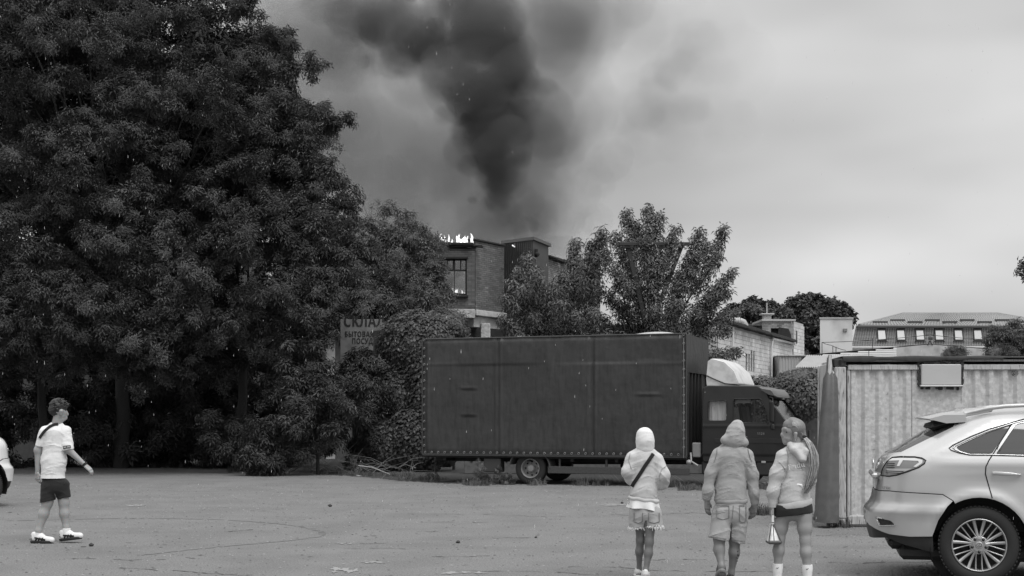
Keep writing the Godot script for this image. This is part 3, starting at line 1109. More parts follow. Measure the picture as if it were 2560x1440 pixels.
		gl.transparency = BaseMaterial3D.TRANSPARENCY_ALPHA
		gl.albedo_color.a = 0.35
		for s in [-0.38, -0.12, 0.13, 0.38]:
			k = MB.new()
			k.box(Vector3(ww * s, wh * 0.845, 0), Vector3(ww * 0.2, wh * 0.25, 0.006))
			part("pane", k.mesh(), gl, w)
		k = MB.new()
		k.prism([Vector3(-ww / 2 + 0.06, 0.1, 0), Vector3(-ww * 0.2, 0.1, 0), Vector3(-ww * 0.22, wh * 0.2, 0), Vector3(-ww * 0.13, wh * 0.33, 0), Vector3(-ww * 0.3, wh * 0.42, 0), Vector3(-ww / 2 + 0.06, wh * 0.55, 0)], Vector3(0, 0, 0.006))
		part("broken_pane", k.mesh(), gl, w)
		k = MB.new()
		k.box(Vector3(0, -0.05, 0.16), Vector3(ww + 0.12, 0.07, 0.2), 0.01)
		part("sill", k.mesh(), char_, w)
		k = MB.new()
		k.box(Vector3(0, wh + 0.04, 0.14), Vector3(ww + 0.1, 0.08, 0.06), 0.01)
		part("lintel", k.mesh(), char_, w)
	# concrete beams and columns that carry the upper floor
	var bh := c0.y - P(0, 795, D).y
	k = MB.new()
	k.box(o + Vector3(19.5, -bh / 2 - 0.004, -0.12), Vector3(5.0, bh, 0.4), 0.015)
	part("beam", k.mesh(), conc, t)
	k = MB.new()
	k.box(o + Vector3(8.5, -bh / 2 - 0.004, -0.12), Vector3(16.98, bh, 0.4), 0.015)
	part("beam", k.mesh(), mortar, t)
	k = MB.new()
	k.box(c0 + f2 * (l2 / 2 + 0.1) - n2 * 0.12 - up * 0.12, Vector3(l2 + 0.1, 0.22, 0.36), 0.015, Basis(f2, up, n2))
	k.box(c0 + f2 * (l2 / 2 + 0.1) - n2 * 0.32 - up * 0.45, Vector3(l2 - 0.2, 0.42, 0.3), 0.015, Basis(f2, up, n2))
	part("beam", k.mesh(), conc, t)
	for x in [c0.x + 0.4, c0.x - 5.6, c0.x - 11.6]:
		k = MB.new()
		k.box(Vector3(x, (c0.y - 0.5) / 2, c0.z - 0.75), Vector3(0.36, c0.y - 0.5, 0.36), 0.02)
		part("column", k.mesh(), conc, t)
	k = MB.new()
	slab(k, Vector3(o.x, 0, c0.z - 4.0), Vector3.RIGHT, 25.0, c0.y - 0.3, 0.3)
	slab(k, Vector3(o.x, 0, c0.z - 0.6), Vector3.RIGHT, 17.2, c0.y - bh - 0.02, 0.3)  # solid stretch added behind the trees to block sky light
	part("ground_floor_backing_wall", k.mesh(), mortar, t)
	# fire
	for i in 44:
		flame(t, o + Vector3(22.0 - r(0.05, 1.75), lo + 0.06, -r(-0.1, 0.4)), 0.1 + 0.32 * pow(rng.randf(), 1.6), r(0.06, 0.15))
	for i in 10:
		flame(t, o + Vector3(win[0] + r(0.3, win[2] - win[0] - 0.05), win[1] + 0.02, -r(0.3, 0.9)), r(0.08, 0.3), r(0.05, 0.12))
	for q in [[Vector3(21.2, lo + 0.5, -0.5), 1.2], [Vector3(21.2, win[1] + 0.5, -0.9), 0.8]]:
		var li := OmniLight3D.new()
		li.name = "fire_light"
		li.light_energy = q[1]
		li.light_size = 0.4
		li.omni_range = 30.0
		li.omni_attenuation = 2.0
		li.shadow_enabled = true
		t.add_child(li, true)
		li.position = o + q[0]
	# the dark sheet-metal lift tower against it
	t = thing("lift_tower", "dark sheet metal lift tower beside the burning brick corner", "tower")
	var tc := P(1332, 595, 53.0)
	var l := P(1259, 604, 54.2)
	var rr := P(1371, 608, 55.0)
	var iron := mottled("dark_sheet", 0.05, 0.6, noise_tex("sheet_tex", 45, 0.01, [[0.0, 0.65], [0.5, 0.95], [1.0, 1.0]], 5, 512), 0.3)
	var e1 := (l - tc) * Vector3(1, 0, 1)
	var e2 := (rr - tc) * Vector3(1, 0, 1)
	k = MB.new()
	var base := Vector3(tc.x, 0, tc.z)
	k.prism([base, base + e1, base + e1 + e2, base + e2], Vector3(0, tc.y - 0.08, 0))
	part("shaft", k.mesh(), iron, t)
	k = MB.new()
	for i in 15:
		k.box(base + e1 * (i + 0.5) / 15.0 + Vector3(0, (tc.y - 0.1) / 2, 0.02), Vector3(0.025, tc.y - 0.1, 0.03), 0.004, Basis(Vector3.UP, atan2(-e1.z, e1.x)))
	stuff(part("ribs", k.mesh(), iron, t))
	k = MB.new()
	k.xf = Transform3D(Basis(), Vector3(tc.x, tc.y - 0.08, tc.z))
	k.prism([Vector3(0.05, 0, 0.12), e1 + Vector3(-0.1, 0, 0.1), e1 + e2 + Vector3(-0.1, 0, -0.1), e2 + Vector3(0.12, 0, -0.05)], Vector3(0, 0.12, 0))
	part("cap", k.mesh(), mat("cap_sheet", 0.09, 0.7), t)
	for q in [[1282, 614], [1318, 612]]:
		k = MB.new()
		var pp := P(q[0], q[1], 53.35)
		k.lathe(pp, Vector3(-0.2, 0, 1), [[0.0, 0.06], [0.025, 0.055], [0.03, 0.0], [0.02, -0.4]], 10)
		part("lamp", k.mesh(), M.flame, t)
	k = MB.new()
	k.box(base + e2 * 0.18 + Vector3(0.03, tc.y - 0.55, 0.06), Vector3(0.12, 0.32, 0.16), 0.02)
	k.lathe(base + e2 * 0.18 + Vector3(0.05, tc.y - 0.6, 0.1), Vector3(0.3, -0.2, 1), [[0.0, 0.0], [0.1, 0.0], [0.07, 0.12], [0.0, 0.12]], 12)
	part("siren", k.mesh(), char_, t)
	# the lighter brick wing behind
	t = thing("brick_wing", "lower pale brick wing running back from the dark tower", "building")
	var w0 := P(1362, 642, 55.3)
	var w1 := P(1500, 696, 62.5)
	var wd := (w1 - w0) * Vector3(1, 0, 1)
	var wl := wd.length()
	wd = wd.normalized()
	var wn := Vector3(-wd.z, 0, wd.x)
	k = MB.new()
	slab(k, Vector3(w0.x, 0, w0.z) - wn * 0.03, wd, wl, w0.y, 0.35)
	part("wall", k.mesh(), mortar, t)
	bricks(t, Vector3(w0.x, w0.y - 2.6, w0.z), wd, wl, 2.6, pale)
	k = MB.new()
	for i in 9:
		var x := wl * (i + 0.5) / 9.0
		k.box(Vector3(w0.x, w0.y + 0.02 + r(-0.03, 0.03), w0.z) + wd * x, Vector3(wl / 9.0 * r(0.8, 1.1), r(0.05, 0.14), 0.5), 0.01, Basis(wd, up, wn))
	part("roof_edge", k.mesh(), char_, t)
	# steel trestle seen through the tree
	t = thing("steel_trestle", "rusty steel trestle with slanting legs sticking out of the tree", "trestle")
	var steel := mat("rusty_steel", 0.035, 0.8)
	k = MB.new()
	var d3 := 39.5
	var a0 := P(1548, 610, d3)
	var a1 := P(1724, 610, d3)
	k.box((a0 + a1) / 2, Vector3(a1.x - a0.x, 0.1, 0.1), 0.01)
	k.box((a0 + a1) / 2 + Vector3(0, -0.09, 0), Vector3((a1.x - a0.x) * 0.86, 0.04, 0.05), 0.005)
	part("crossbeam", k.mesh(), steel, t)
	for q in [[1568, 612, 1702, 1181], [1707, 606, 1487, 1181]]:
		k = MB.new()
		var p := P(q[0], q[1], d3 + 0.1)
		var e := P(q[2], q[3], d3 + 0.1)
		k.box((p + e) / 2, Vector3(0.13, p.distance_to(e), 0.12), 0.015, Basis(Vector3(0, 0, 1), -atan2((p - e).x, (p - e).y)))
		part("leg", k.mesh(), steel, t)

func build_back() -> void:
	var up := Vector3.UP
	var white := mottled("white_brick", 0.64, 0.9, noise_tex("white_tex", 51, 0.01, [[0.0, 0.6], [0.3, 0.82], [0.55, 1.0], [1.0, 1.0]], 5, 512), 0.12)
	var joint := mat("pale_joint", 0.42, 0.95)
	var dark := mat("dark_opening", 0.03, 0.8)
	var pane := mat("dull_pane", 0.06, 0.08)
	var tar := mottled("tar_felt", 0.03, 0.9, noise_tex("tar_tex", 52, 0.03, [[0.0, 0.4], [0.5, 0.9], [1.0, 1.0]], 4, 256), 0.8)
	var zinc := mottled("zinc", 0.42, 0.5, noise_tex("zinc_tex", 53, 0.02, [[0.0, 0.7], [0.5, 0.95], [1.0, 1.0]], 4, 256), 0.5)
	# white brick building that runs back from behind the truck
	var t := thing("white_brick_building", "white brick building with downpipe and narrow slit windows behind the truck cab", "building")
	var a := P(1795, 804, 60.0)
	var e := P(1980, 864, 76.5)
	var u := (e - a) * Vector3(1, 0, 1)
	var L := u.length()
	u = u.normalized()
	var n := Vector3(-u.z, 0, u.x)
	var H := a.y
	var at := func(px: float) -> float:   # distance along the wall for a column of the picture
		var k := (px - 1280.0) / F
		return (k * -a.z - a.x) / (u.x + k * u.z)
	var yy := func(px: float, py: float) -> float:
		var s: float = at.call(px)
		var d := -(a + u * s).z
		return EYE + (HZ - py) / F * d
	var holes := []
	for q in [[1863, 1868, 880, 930], [1870, 1874, 881, 931], [1876, 1880, 881, 931], [1882, 1886, 883, 932], [1930, 1934, 898, 944], [1936, 1940, 899, 944], [1830, 1836, 870, 902], [1838, 1843, 872, 903]]:
		holes.append([at.call(q[0]), yy.call(q[0], q[3]), at.call(q[1]), yy.call(q[0], q[2])])
	var k := MB.new()
	slab(k, Vector3(a.x, 0, a.z) - n * 0.04, u, L, H, 0.4, holes)
	part("wall", k.mesh(), joint, t)
	bricks(t, Vector3(a.x, 0, a.z), u, L, H, white, holes, Vector3(0.39, 0.19, 0.03), 0.014, 0.07)
	for q in holes:
		var w: float = q[2] - q[0]
		var h: float = q[3] - q[1]
		k = MB.new()
		k.box(Vector3(a.x, 0, a.z) + u * (q[0] + w / 2) + up * (q[1] + h / 2) - n * 0.2, Vector3(w, h, 0.03), 0.0, Basis(u, up, n))
		part("window", k.mesh(), pane, t)
	k = MB.new()
	for i in 40:
		k.box(Vector3(a.x, H + 0.06, a.z) + u * (L * (i + 0.5) / 40.0) + n * 0.06, Vector3(L / 40.0 * 1.02, 0.14 + r(-0.03, 0.03), 0.5), 0.01, Basis(u, up, n))
	part("roof_edge", k.mesh(), tar, t)
	k = MB.new()
	k.box(Vector3(a.x, H / 2, a.z) + u * (L - 0.2) - n * 5.0, Vector3(0.4, H, 9.5), 0.0, Basis(u, up, n))
	k.box(Vector3(a.x, H - 0.1, a.z) + u * L / 2 - n * 5.2, Vector3(L - 0.5, 0.2, 9.4), 0.0, Basis(u, up, n))
	part("roof", k.mesh(), tar, t)
	k = MB.new()
	var g0: float = at.call(1926)
	k.tube([Vector3(a.x, H - 0.12, a.z) + u * g0 + n * 0.14, Vector3(a.x, H - 0.08, a.z) + u * (L - 0.1) + n * 0.14], 0.07, 8)
	k.tube([Vector3(a.x, H - 0.1, a.z) + u * g0 + n * 0.14, Vector3(a.x, H - 0.5, a.z) + u * (g0 - 0.25) + n * 0.12, Vector3(a.x, 0.1, a.z) + u * (g0 - 0.3) + n * 0.12], 0.06, 8)
	part("downpipe", k.mesh(), mat("pale_pipe", 0.6, 0.6), t)
	k = MB.new()
	var g1: float = at.call(1826)
	k.tube([Vector3(a.x, H - 0.1, a.z) + u * g1 + n * 0.12, Vector3(a.x, 0.1, a.z) + u * g1 + n * 0.12], 0.05, 8)
	part("downpipe", k.mesh(), mat("pale_pipe", 0.6, 0.6), t)
	# sheet-metal lean-to against the wall
	t = thing("metal_shed", "small ribbed metal shed against the white brick wall", "shed")
	k = MB.new()
	var m0 := P(1948, 890, 70.0)
	k.box(Vector3(m0.x + 1.0, m0.y / 2, m0.z - 1.5), Vector3(2.0, m0.y, 3.0), 0.01)
	part("body", k.mesh(), mat("grey_sheet", 0.42, 0.6), t)
	k = MB.new()
	for i in 14:
		k.box(Vector3(m0.x + 0.07 + i * 0.145, m0.y / 2, m0.z + 0.02), Vector3(0.05, m0.y - 0.02, 0.03), 0.008)
	part("ribs", k.mesh(), mat("grey_sheet", 0.42, 0.6), t)
	k = MB.new()
	k.box(Vector3(m0.x + 1.0, m0.y + 0.02, m0.z - 1.5), Vector3(2.15, 0.05, 3.2), 0.01)
	part("roof", k.mesh(), zinc, t)
	# brick roof shed with the torn black patch
	t = thing("roof_shed", "old brick shed on the flat roof with black tarred patch", "building")
	var pd := 78.0
	var p0 := P(1908, 803, pd)
	var p1 := P(1984, 803, pd)
	var pb := P(1984, 874, pd).y
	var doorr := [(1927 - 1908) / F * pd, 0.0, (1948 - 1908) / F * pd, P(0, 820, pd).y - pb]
	k = MB.new()
	slab(k, Vector3(p0.x, pb, p0.z - 0.04), Vector3.RIGHT, p1.x - p0.x, p0.y - pb, 0.3, [doorr])
	part("wall", k.mesh(), joint, t)
	bricks(t, Vector3(p0.x, pb, p0.z), Vector3.RIGHT, p1.x - p0.x, p0.y - pb, mottled("grimy_brick", 0.33, 0.9, noise_tex("soot_tex", 42, 0.012, [], 5), 0.3), [doorr], Vector3(0.25, 0.08, 0.03), 0.014, 0.25)
	k = MB.new()
	k.prism([P(1948, 818, pd - 0.06), P(1972, 822, pd - 0.06), P(1978, 838, pd - 0.06), P(1980, 866, pd - 0.06), P(1948, 858, pd - 0.06)], Vector3(0, 0, -0.04))
	part("tar_patch", k.mesh(), tar, t)
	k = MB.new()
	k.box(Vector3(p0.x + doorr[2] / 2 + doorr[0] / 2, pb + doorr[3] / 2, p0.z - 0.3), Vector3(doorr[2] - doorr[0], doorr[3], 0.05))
	part("doorway_shade", k.mesh(), tar, t)  # dark panel in the open doorway, painted for the shade inside
	var q2 := P(2010, 806, 80.5)
	var u2 := (q2 - p1) * Vector3(1, 0, 1)
	var l2 := u2.length()
	u2 = u2.normalized()
	k = MB.new()
	var n2 := Vector3(-u2.z, 0, u2.x)
	slab(k, Vector3(p1.x, 0, p1.z) - n2 * 0.04, u2, l2, p1.y, 0.3)
	part("wall", k.mesh(), joint, t)
	bricks(t, Vector3(p1.x, pb - 3.0, p1.z), u2, l2, p1.y - pb + 3.0, white, [], Vector3(0.39, 0.19, 0.03), 0.014, 0.06)
	k = MB.new()
	k.box(Vector3(p1.x, pb + 0.75, p1.z) + u2 * 0.7 + n2 * 0.01, Vector3(0.28, 0.75, 0.04), 0.01, Basis(u2, up, n2))
	part("vent", k.mesh(), dark, t)
	k = MB.new()
	k.box(Vector3((p0.x + p1.x) / 2, p0.y + 0.05, p0.z - 1.5), Vector3(p1.x - p0.x + 0.2, 0.12, 3.2), 0.01)
	k.box(Vector3(p0.x + 0.3, p0.y + 0.2, p0.z - 0.5), Vector3(0.45, 0.4, 0.45), 0.02)
	k.box(Vector3(p0.x + 0.3, p0.y + 0.43, p0.z - 0.5), Vector3(0.75, 0.08, 0.75), 0.02)
	k.tube([Vector3(p0.x + 0.3, p0.y + 0.4, p0.z - 0.5), Vector3(p0.x + 0.3, p0.y + 1.1, p0.z - 0.5)], 0.04, 6)
	part("roof", k.mesh(), joint, t)
	# big ventilation pipe on the roof
	t = thing("roof_duct", "bent silver ventilation duct lying on the white building roof", "duct")
	k = MB.new()
	var dd := 66.0
	k.tube([P(1790, 800, dd), P(1850, 803, dd), P(1858, 806, dd), P(1862, 812, dd), P(1863, 828, dd)], 0.17, 14)
	k.tube([P(1822, 803, dd), P(1826, 803, dd)], 0.2, 14)
	k.tube([P(1846, 803.5, dd), P(1849, 803.5, dd)], 0.2, 14)
	part("pipe", k.mesh(), zinc, t)
	t = thing("low_block", "low dark rooftop block between duct and roof shed", "building")
	k = MB.new()
	var lb := P(1864, 815, 84.0)
	var le := P(1912, 840, 84.0)
	k.box(Vector3((lb.x + le.x) / 2, lb.y / 2, lb.z - 1.0), Vector3(le.x - lb.x, lb.y, 2.0), 0.02)
	k.box(Vector3((lb.x + le.x) / 2, lb.y + 0.05, lb.z - 1.0), Vector3(le.x - lb.x + 0.3, 0.12, 2.3), 0.02)
	part("body", k.mesh(), mat("dark_render", 0.06, 0.9), t)
	# plain white tower
	t = thing("white_tower", "plain white rendered tower at the end of the tiled roof", "building")
	var wd := 92.0
	k = MB.new()
	var c0 := P(2050, 797, wd)
	var c1 := P(2131, 797, wd)
	k.prism([Vector3(c0.x, 0, c0.z), Vector3(c1.x, 0, c1.z), Vector3(c1.x + 1.5, 0, c1.z - 6), Vector3(c0.x + 1.6, 0, c0.z - 6)], Vector3(0, c0.y, 0))
	part("body", k.mesh(), mottled("white_render", 0.62, 0.9, noise_tex("white_tex", 51, 0.01, [], 5), 0.08), t)
	k = MB.new()
	k.prism([Vector3(c0.x - 0.06, c0.y, c0.z + 0.06), Vector3(c1.x + 0.06, c0.y, c1.z + 0.06), Vector3(c1.x + 1.56, c0.y, c1.z - 6.1), Vector3(c0.x + 1.6, c0.y, c0.z - 6.1)], Vector3(0, 0.1, 0))
	part("coping", k.mesh(), zinc, t)
	k = MB.new()
	var vv := P(2113, 825, wd - 0.05)
	k.box(vv, Vector3(0.26, 0.2, 0.1), 0.01)
	part("vent", k.mesh(), mat("vent_grille", 0.2, 0.6), t)
	# mansard building
	t = thing("mansard_building", "long building with tiled mansard roof and seven roof windows", "building")
	var md := 94.0
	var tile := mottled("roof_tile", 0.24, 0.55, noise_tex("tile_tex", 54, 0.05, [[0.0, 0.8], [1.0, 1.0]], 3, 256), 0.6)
	var b0 := P(2129, 866, md)
	var b1 := P(2700, 866, md)
	var t0 := P(2140, 813, md + 0.3)
	var t1 := P(2690, 813, md + 0.3)
	# rows of pressed tiles on the steep slope
	var rows := 16
	k = MB.new()
	for i in rows:
		var f0 := float(i) / rows
		var f1 := float(i + 1) / rows
		var l0 := b0.lerp(t0, f0)
		var r0 := b1.lerp(t1, f0)
		var l1 := b0.lerp(t0, f1)
		var r1 := b1.lerp(t1, f1)
		var cols := 90
		for j in cols:
			var x0 := float(j) / cols
			var x1 := (j + 1.0) / cols
			var xm := (x0 + x1) / 2
			var o := Vector3(0, 0.02, 0.05)
			var ri := Vector3(0, 0.01, 0.035)
			k.quad(l0.lerp(r0, x0) + o, l0.lerp(r0, xm) + o + ri, l1.lerp(r1, xm) + ri, l1.lerp(r1, x0), Vector3(0, 0.4, 1))
			k.quad(l0.lerp(r0, xm) + o + ri, l0.lerp(r0, x1) + o, l1.lerp(r1, x1), l1.lerp(r1, xm) + ri, Vector3(0, 0.4, 1))
		k.quad(l0, r0, r0 + Vector3(0, 0.02, 0.06), l0 + Vector3(0, 0.02, 0.06), Vector3(0, -1, 0.2))
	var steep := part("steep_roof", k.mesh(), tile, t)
	# the shallow hip above, ribbed and paler
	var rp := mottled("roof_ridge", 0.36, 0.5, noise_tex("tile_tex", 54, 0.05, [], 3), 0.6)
	k = MB.new()
	var s0 := P(2148, 813, md + 0.2)
	var s1 := P(2680, 817, md + 0.2)
	var h0 := P(2258, 784, md + 6.0)
	var h1 := P(2492, 784, md + 6.0)
	rows = 12
	for i in rows:
		var f0 := float(i) / rows
		var f1 := float(i + 1) / rows
		var l0 := s0.lerp(h0, f0)
		var r0 := s1.lerp(h1, f0)
		var l1 := s0.lerp(h0, f1)
		var r1 := s1.lerp(h1, f1)
		var cols := 70
		for j in cols:
			var x0 := float(j) / cols
			var x1 := (j + 1.0) / cols
			var xm := (x0 + x1) / 2
			var o := Vector3(0, 0.05, 0.0)
			k.quad(l0.lerp(r0, x0) + o, l0.lerp(r0, xm) + o * 1.8, l1.lerp(r1, xm) + o * 0.8, l1.lerp(r1, x0), Vector3.UP)
			k.quad(l0.lerp(r0, xm) + o * 1.8, l0.lerp(r0, x1) + o, l1.lerp(r1, x1), l1.lerp(r1, xm) + o * 0.8, Vector3.UP)
		k.quad(l0 - Vector3(0, 0.02, 0), r0 - Vector3(0, 0.02, 0), r0 + Vector3(0, 0.05, 0), l0 + Vector3(0, 0.05, 0), Vector3(0, 0, 1))
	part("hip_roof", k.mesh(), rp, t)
	k = MB.new()
	k.tube([s0, h0], 0.11, 6)
	k.tube([h0, h1], 0.11, 6)
	k.tube([h1, s1], 0.11, 6)
	part("ridge_caps", k.mesh(), tile, t)
	k = MB.new()
	k.box((s0 + s1) / 2 + Vector3(0, -0.08, 0.1), Vector3(s1.x - s0.x + 0.4, 0.16, 0.3), 0.03)
	part("cornice", k.mesh(), mat("dark_trim", 0.05, 0.6), t)
	# snow guards in two staggered rows
	for i in 9:
		k = MB.new()
		var px := 2200 + i * 43.5
		var f := 0.14 if i % 2 == 0 else 0.30
		var c := s0.lerp(h0, f)
		c.x = (px - 1280) / F * -c.z
		k.box(c + Vector3(0, 0.1, 0.05), Vector3(1.05, 0.14, 0.06), 0.01)
		k.box(c + Vector3(-0.4, 0.06, 0), Vector3(0.05, 0.14, 0.2), 0.01)
		k.box(c + Vector3(0.4, 0.06, 0), Vector3(0.05, 0.14, 0.2), 0.01)
		part("snow_guard", k.mesh(), mat("dark_trim", 0.05, 0.6), t)
	var sky_glass := mat("roof_glass", 0.03, 0.02)
	sky_glass.metallic_specular = 1.0
	sky_glass.metallic = 0.75
	sky_glass.albedo_color = grey(0.62)
	for i in 10:
		var px := 2204 + i * 47.7 * (1 + i * 0.0015)
		var s := (P(0, 850, md).y - b0.y) / (t0.y - b0.y)
		var c := b0.lerp(t0, s - 0.02)
		c.x = (px - 1280) / F * -c.z
		var w := Node3D.new()
		w.name = "roof_window"
		t.add_child(w, true)
		w.position = c + Vector3(0, 0, 0.12)
		w.rotation.x = -atan2(t0.z - b0.z, t0.y - b0.y) * -1.0
		k = MB.new()
		var ww := 0.62
		var hh := 0.78
		k.box(Vector3(0, 0, 0), Vector3(ww, 0.07, 0.1), 0.01)
		k.box(Vector3(0, hh, 0), Vector3(ww, 0.09, 0.12), 0.01)
		k.box(Vector3(-ww / 2 + 0.03, hh / 2, 0), Vector3(0.06, hh - 0.07, 0.1), 0.01)
		k.box(Vector3(ww / 2 - 0.03, hh / 2, 0), Vector3(0.06, hh - 0.07, 0.1), 0.01)
		k.box(Vector3(0, -0.07, -0.02), Vector3(ww + 0.14, 0.05, 0.06), 0.01)
		part("frame", k.mesh(), mat("window_frame", 0.03, 0.5), w)
		k = MB.new()
		k.box(Vector3(0, hh / 2, 0.01), Vector3(ww - 0.12, hh - 0.1, 0.02), 0.0, Basis(Vector3.RIGHT, -0.1))
		part("pane", k.mesh(), sky_glass, w)
	k = MB.new()
	k.box(Vector3((b0.x + b1.x) / 2, b0.y / 2 - 0.06, b0.z - 3.2), Vector3(b1.x - b0.x, b0.y - 0.1, 6.0), 0.02)
	part("wall", k.mesh(), M.white_render, t)
	k = MB.new()
	k.box(Vector3((b0.x + b1.x) / 2, b0.y - 0.05, b0.z + 0.08), Vector3(b1.x - b0.x + 0.3, 0.1, 0.16), 0.02)
	part("gutter", k.mesh(), mat("pale_pipe", 0.6, 0.6), t)
	# long low hall with clapboard side and a grey gable
	t = thing("low_hall", "low hall with pale striped siding and grey gable behind the container", "building")
	var gd := 66.0
	k = MB.new()
	var r_l := P(2050, 886, gd)
	var r_t := P(2325, 861, gd)
	var r_r := P(2600, 884, gd)
	var gl := P(2240, 900, gd)
	k.prism([Vector3(gl.x, 0, -gd), Vector3(r_r.x, 0, -gd), Vector3(r_r.x, r_r.y, -gd), r_t, Vector3(gl.x, P(2240, 869, gd).y, -gd)], Vector3(0, 0, -6))
	part("gable", k.mesh(), mottled("grey_render", 0.46, 0.9, noise_tex("concrete_tex", 43, 0.02, [], 5), 0.12), t)
	k = MB.new()
	var n_b := 9
	for i in n_b:
		var y0 := P(0, 905 - i * 4.2, gd).y
		var x1 := gl.x
		var x0 := maxf(r_l.x, P(2056 + maxf(0, (i - 4)) * 44.0, 0, gd).x)
		k.box(Vector3((x0 + x1) / 2, y0, -gd + 0.08), Vector3(x1 - x0, 0.066, 0.05), 0.012, Basis(Vector3.RIGHT, -0.12))
	part("siding", k.mesh(), mat("pale_siding", 0.75, 0.6), t)
	k = MB.new()
	k.box(Vector3((r_l.x + gl.x) / 2, r_l.y / 2 - 0.2, -gd - 1.0), Vector3(gl.x - r_l.x, r_l.y - 0.2, 1.0))
	part("side_wall", k.mesh(), joint, t)
	k = MB.new()
	for q in [[r_l, r_t], [r_t, r_r]]:
		var p: Vector3 = q[0]
		var s: Vector3 = q[1]
		var dir := (s - p).normalized()
		k.box((p + s) / 2 + Vector3(0, 0.03, -3.1), Vector3(p.distance_to(s) + 0.1, 0.03, 6.1), 0.01, Basis(dir, Vector3(-dir.y, dir.x, 0), Vector3(0, 0, 1)))
	part("roof", k.mesh(), mat("dark_felt", 0.07, 0.9), t)
	# ribbed roof of a shed
	t = thing("shed_roof", "corrugated metal lean-to roof next to the container corner", "shed")
	k = MB.new()
	var f0 := P(1986, 920, 56.0)
	var f1 := P(2110, 918, 56.0)
	var rise := P(2050, 890, 59.0)
	var cols := 22
	for i in cols:
		for j in 2:
			var x0 := lerpf(f0.x, f1.x, (i + j * 0.5) / cols)
			var x1 := lerpf(f0.x, f1.x, (i + j * 0.5 + 0.5) / cols)
			var z0 := 0.06 * j
			var z1 := 0.06 * (1 - j)
			k.quad(Vector3(x0, f0.y + z0, f0.z), Vector3(x1, f0.y + z1, f0.z), Vector3(x1 + 1.15, rise.y + z1, rise.z), Vector3(x0 + 1.15, rise.y + z0, rise.z), Vector3.UP)
	part("roof", k.mesh(), zinc, t)
	k = MB.new()
	k.box(Vector3((f0.x + f1.x) / 2, f0.y - 0.1, f0.z - 0.05), Vector3(f1.x - f0.x, 0.1, 0.05), 0.01)
	part("fascia", k.mesh(), mat("dark_trim", 0.05, 0.6), t)
	k = MB.new()
	k.box(Vector3((f0.x + f1.x) / 2 + 0.2, f0.y / 2 - 0.1, f0.z - 1.6), Vector3(f1.x - f0.x - 0.3, f0.y - 0.2, 2.4), 0.01)
	part("wall", k.mesh(), mat("shed_wall", 0.16, 0.9), t)
	# floodlight, aerial and cables
	t = thing("floodlight", "small floodlight on a bracket at the gable top", "lamp")
	k = MB.new()
	var fp := P(2325, 852, gd)
	k.tube([fp + Vector3(-0.12, -0.22, 0), fp], 0.025, 5)
	k.tube([fp + Vector3(0.12, -0.22, 0), fp], 0.025, 5)
	k.tube([fp, fp + Vector3(0, 0.25, 0)], 0.02, 5)
	part("bracket", k.mesh(), mat("dark_trim", 0.05, 0.6), t)
	k = MB.new()
	k.box(fp + Vector3(0, 0.1, 0.08), Vector3(0.2, 0.14, 0.1), 0.015)
	part("head", k.mesh(), mat("dark_trim", 0.05, 0.6), t)
	t = thing("roof_cables", "sagging cables on thin posts above the low hall", "cable")
	k = MB.new()
	var cable := func(q: Array, d: float) -> void:
		var path := []
		for i in 13:
			var f := i / 12.0
			var p := P(q[0], q[1], d).lerp(P(q[2], q[3], d), f)
			p.y -= q[4] * 4.0 * f * (1.0 - f)
			path.append(p)
		k.tube(path, 0.014, 4, false)
	cable.call([2055, 856, 2325, 837, 0.06], 64.0)
	cable.call([2325, 837, 2600, 850, 0.1], 64.0)
	cable.call([2055, 856, 2078, 863, 0.02], 64.0)
	cable.call([2078, 863, 2115, 876, 0.03], 64.0)
	part("wire", k.mesh(), mat("dark_trim", 0.05, 0.6), t)
	for q in [[2055, 856, 884], [2181, 846, 874], [2172, 874, 892], [2082, 864, 882], [2090, 867, 880]]:
		k = MB.new()
		k.tube([P(q[0], q[1], 64.2), P(q[0], q[2], 64.2)], 0.018, 5)
		part("post", k.mesh(), mat("dark_trim", 0.05, 0.6), t)
	# concrete fence behind the truck
	t = thing("concrete_fence", "old concrete panel fence with round reliefs behind the truck cab", "fence")
	var fc := mottled("fence_concrete", 0.13, 0.95, noise_tex("concrete_tex", 43, 0.02, [], 5), 0.4)
	for i in 4:
		var x0 := 8.75 - i * 2.55
		k = MB.new()
		k.box(Vector3(x0 - 1.25, 1.08, -38.9), Vector3(2.44, 2.16, 0.1), 0.02)
		for j in 4:
			k.lathe(Vector3(x0 - 0.5 - j * 0.5, 1.55, -38.85), Vector3(0, 0, 1), [[0.19, 0.0], [0.19, 0.05], [0.13, 0.05], [0.12, 0.012], [0.0, 0.012]], 18)
		for j in 9:
			k.box(Vector3(x0 - 0.25 - j * 0.25, 0.8, -38.84), Vector3(0.07, 0.9, 0.04), 0.015)
		k.box(Vector3(x0 - 1.25, 2.1, -38.84), Vector3(2.3, 0.08, 0.05), 0.015)
		part("panel", k.mesh(), fc, t)
		k = MB.new()
		k.box(Vector3(x0, 1.12, -38.95), Vector3(0.14, 2.24, 0.2), 0.02)
		part("post", k.mesh(), fc, t)
	# the half hidden warehouse sign
	t = thing("warehouse_sign", "weathered white warehouse sign half hidden by leaves and ivy", "sign")
	var sd := 42.4
	var g0s := P(851, 798, sd)
	var g1s := P(960, 901, sd)
	k = MB.new()
	k.box((g0s + g1s) / 2, Vector3(g1s.x - g0s.x, g0s.y - g1s.y, 0.03), 0.004)
	var board := part("board", k.mesh(), mottled("sign_board", 0.22, 0.8, noise_tex("white_tex", 51, 0.01, [], 5), 0.4), t)  # board colour darkened to hold the shade of the leaves over it
	var font := SystemFont.new()
	font.font_names = PackedStringArray(["Droid Sans"])
	font.font_weight = 700
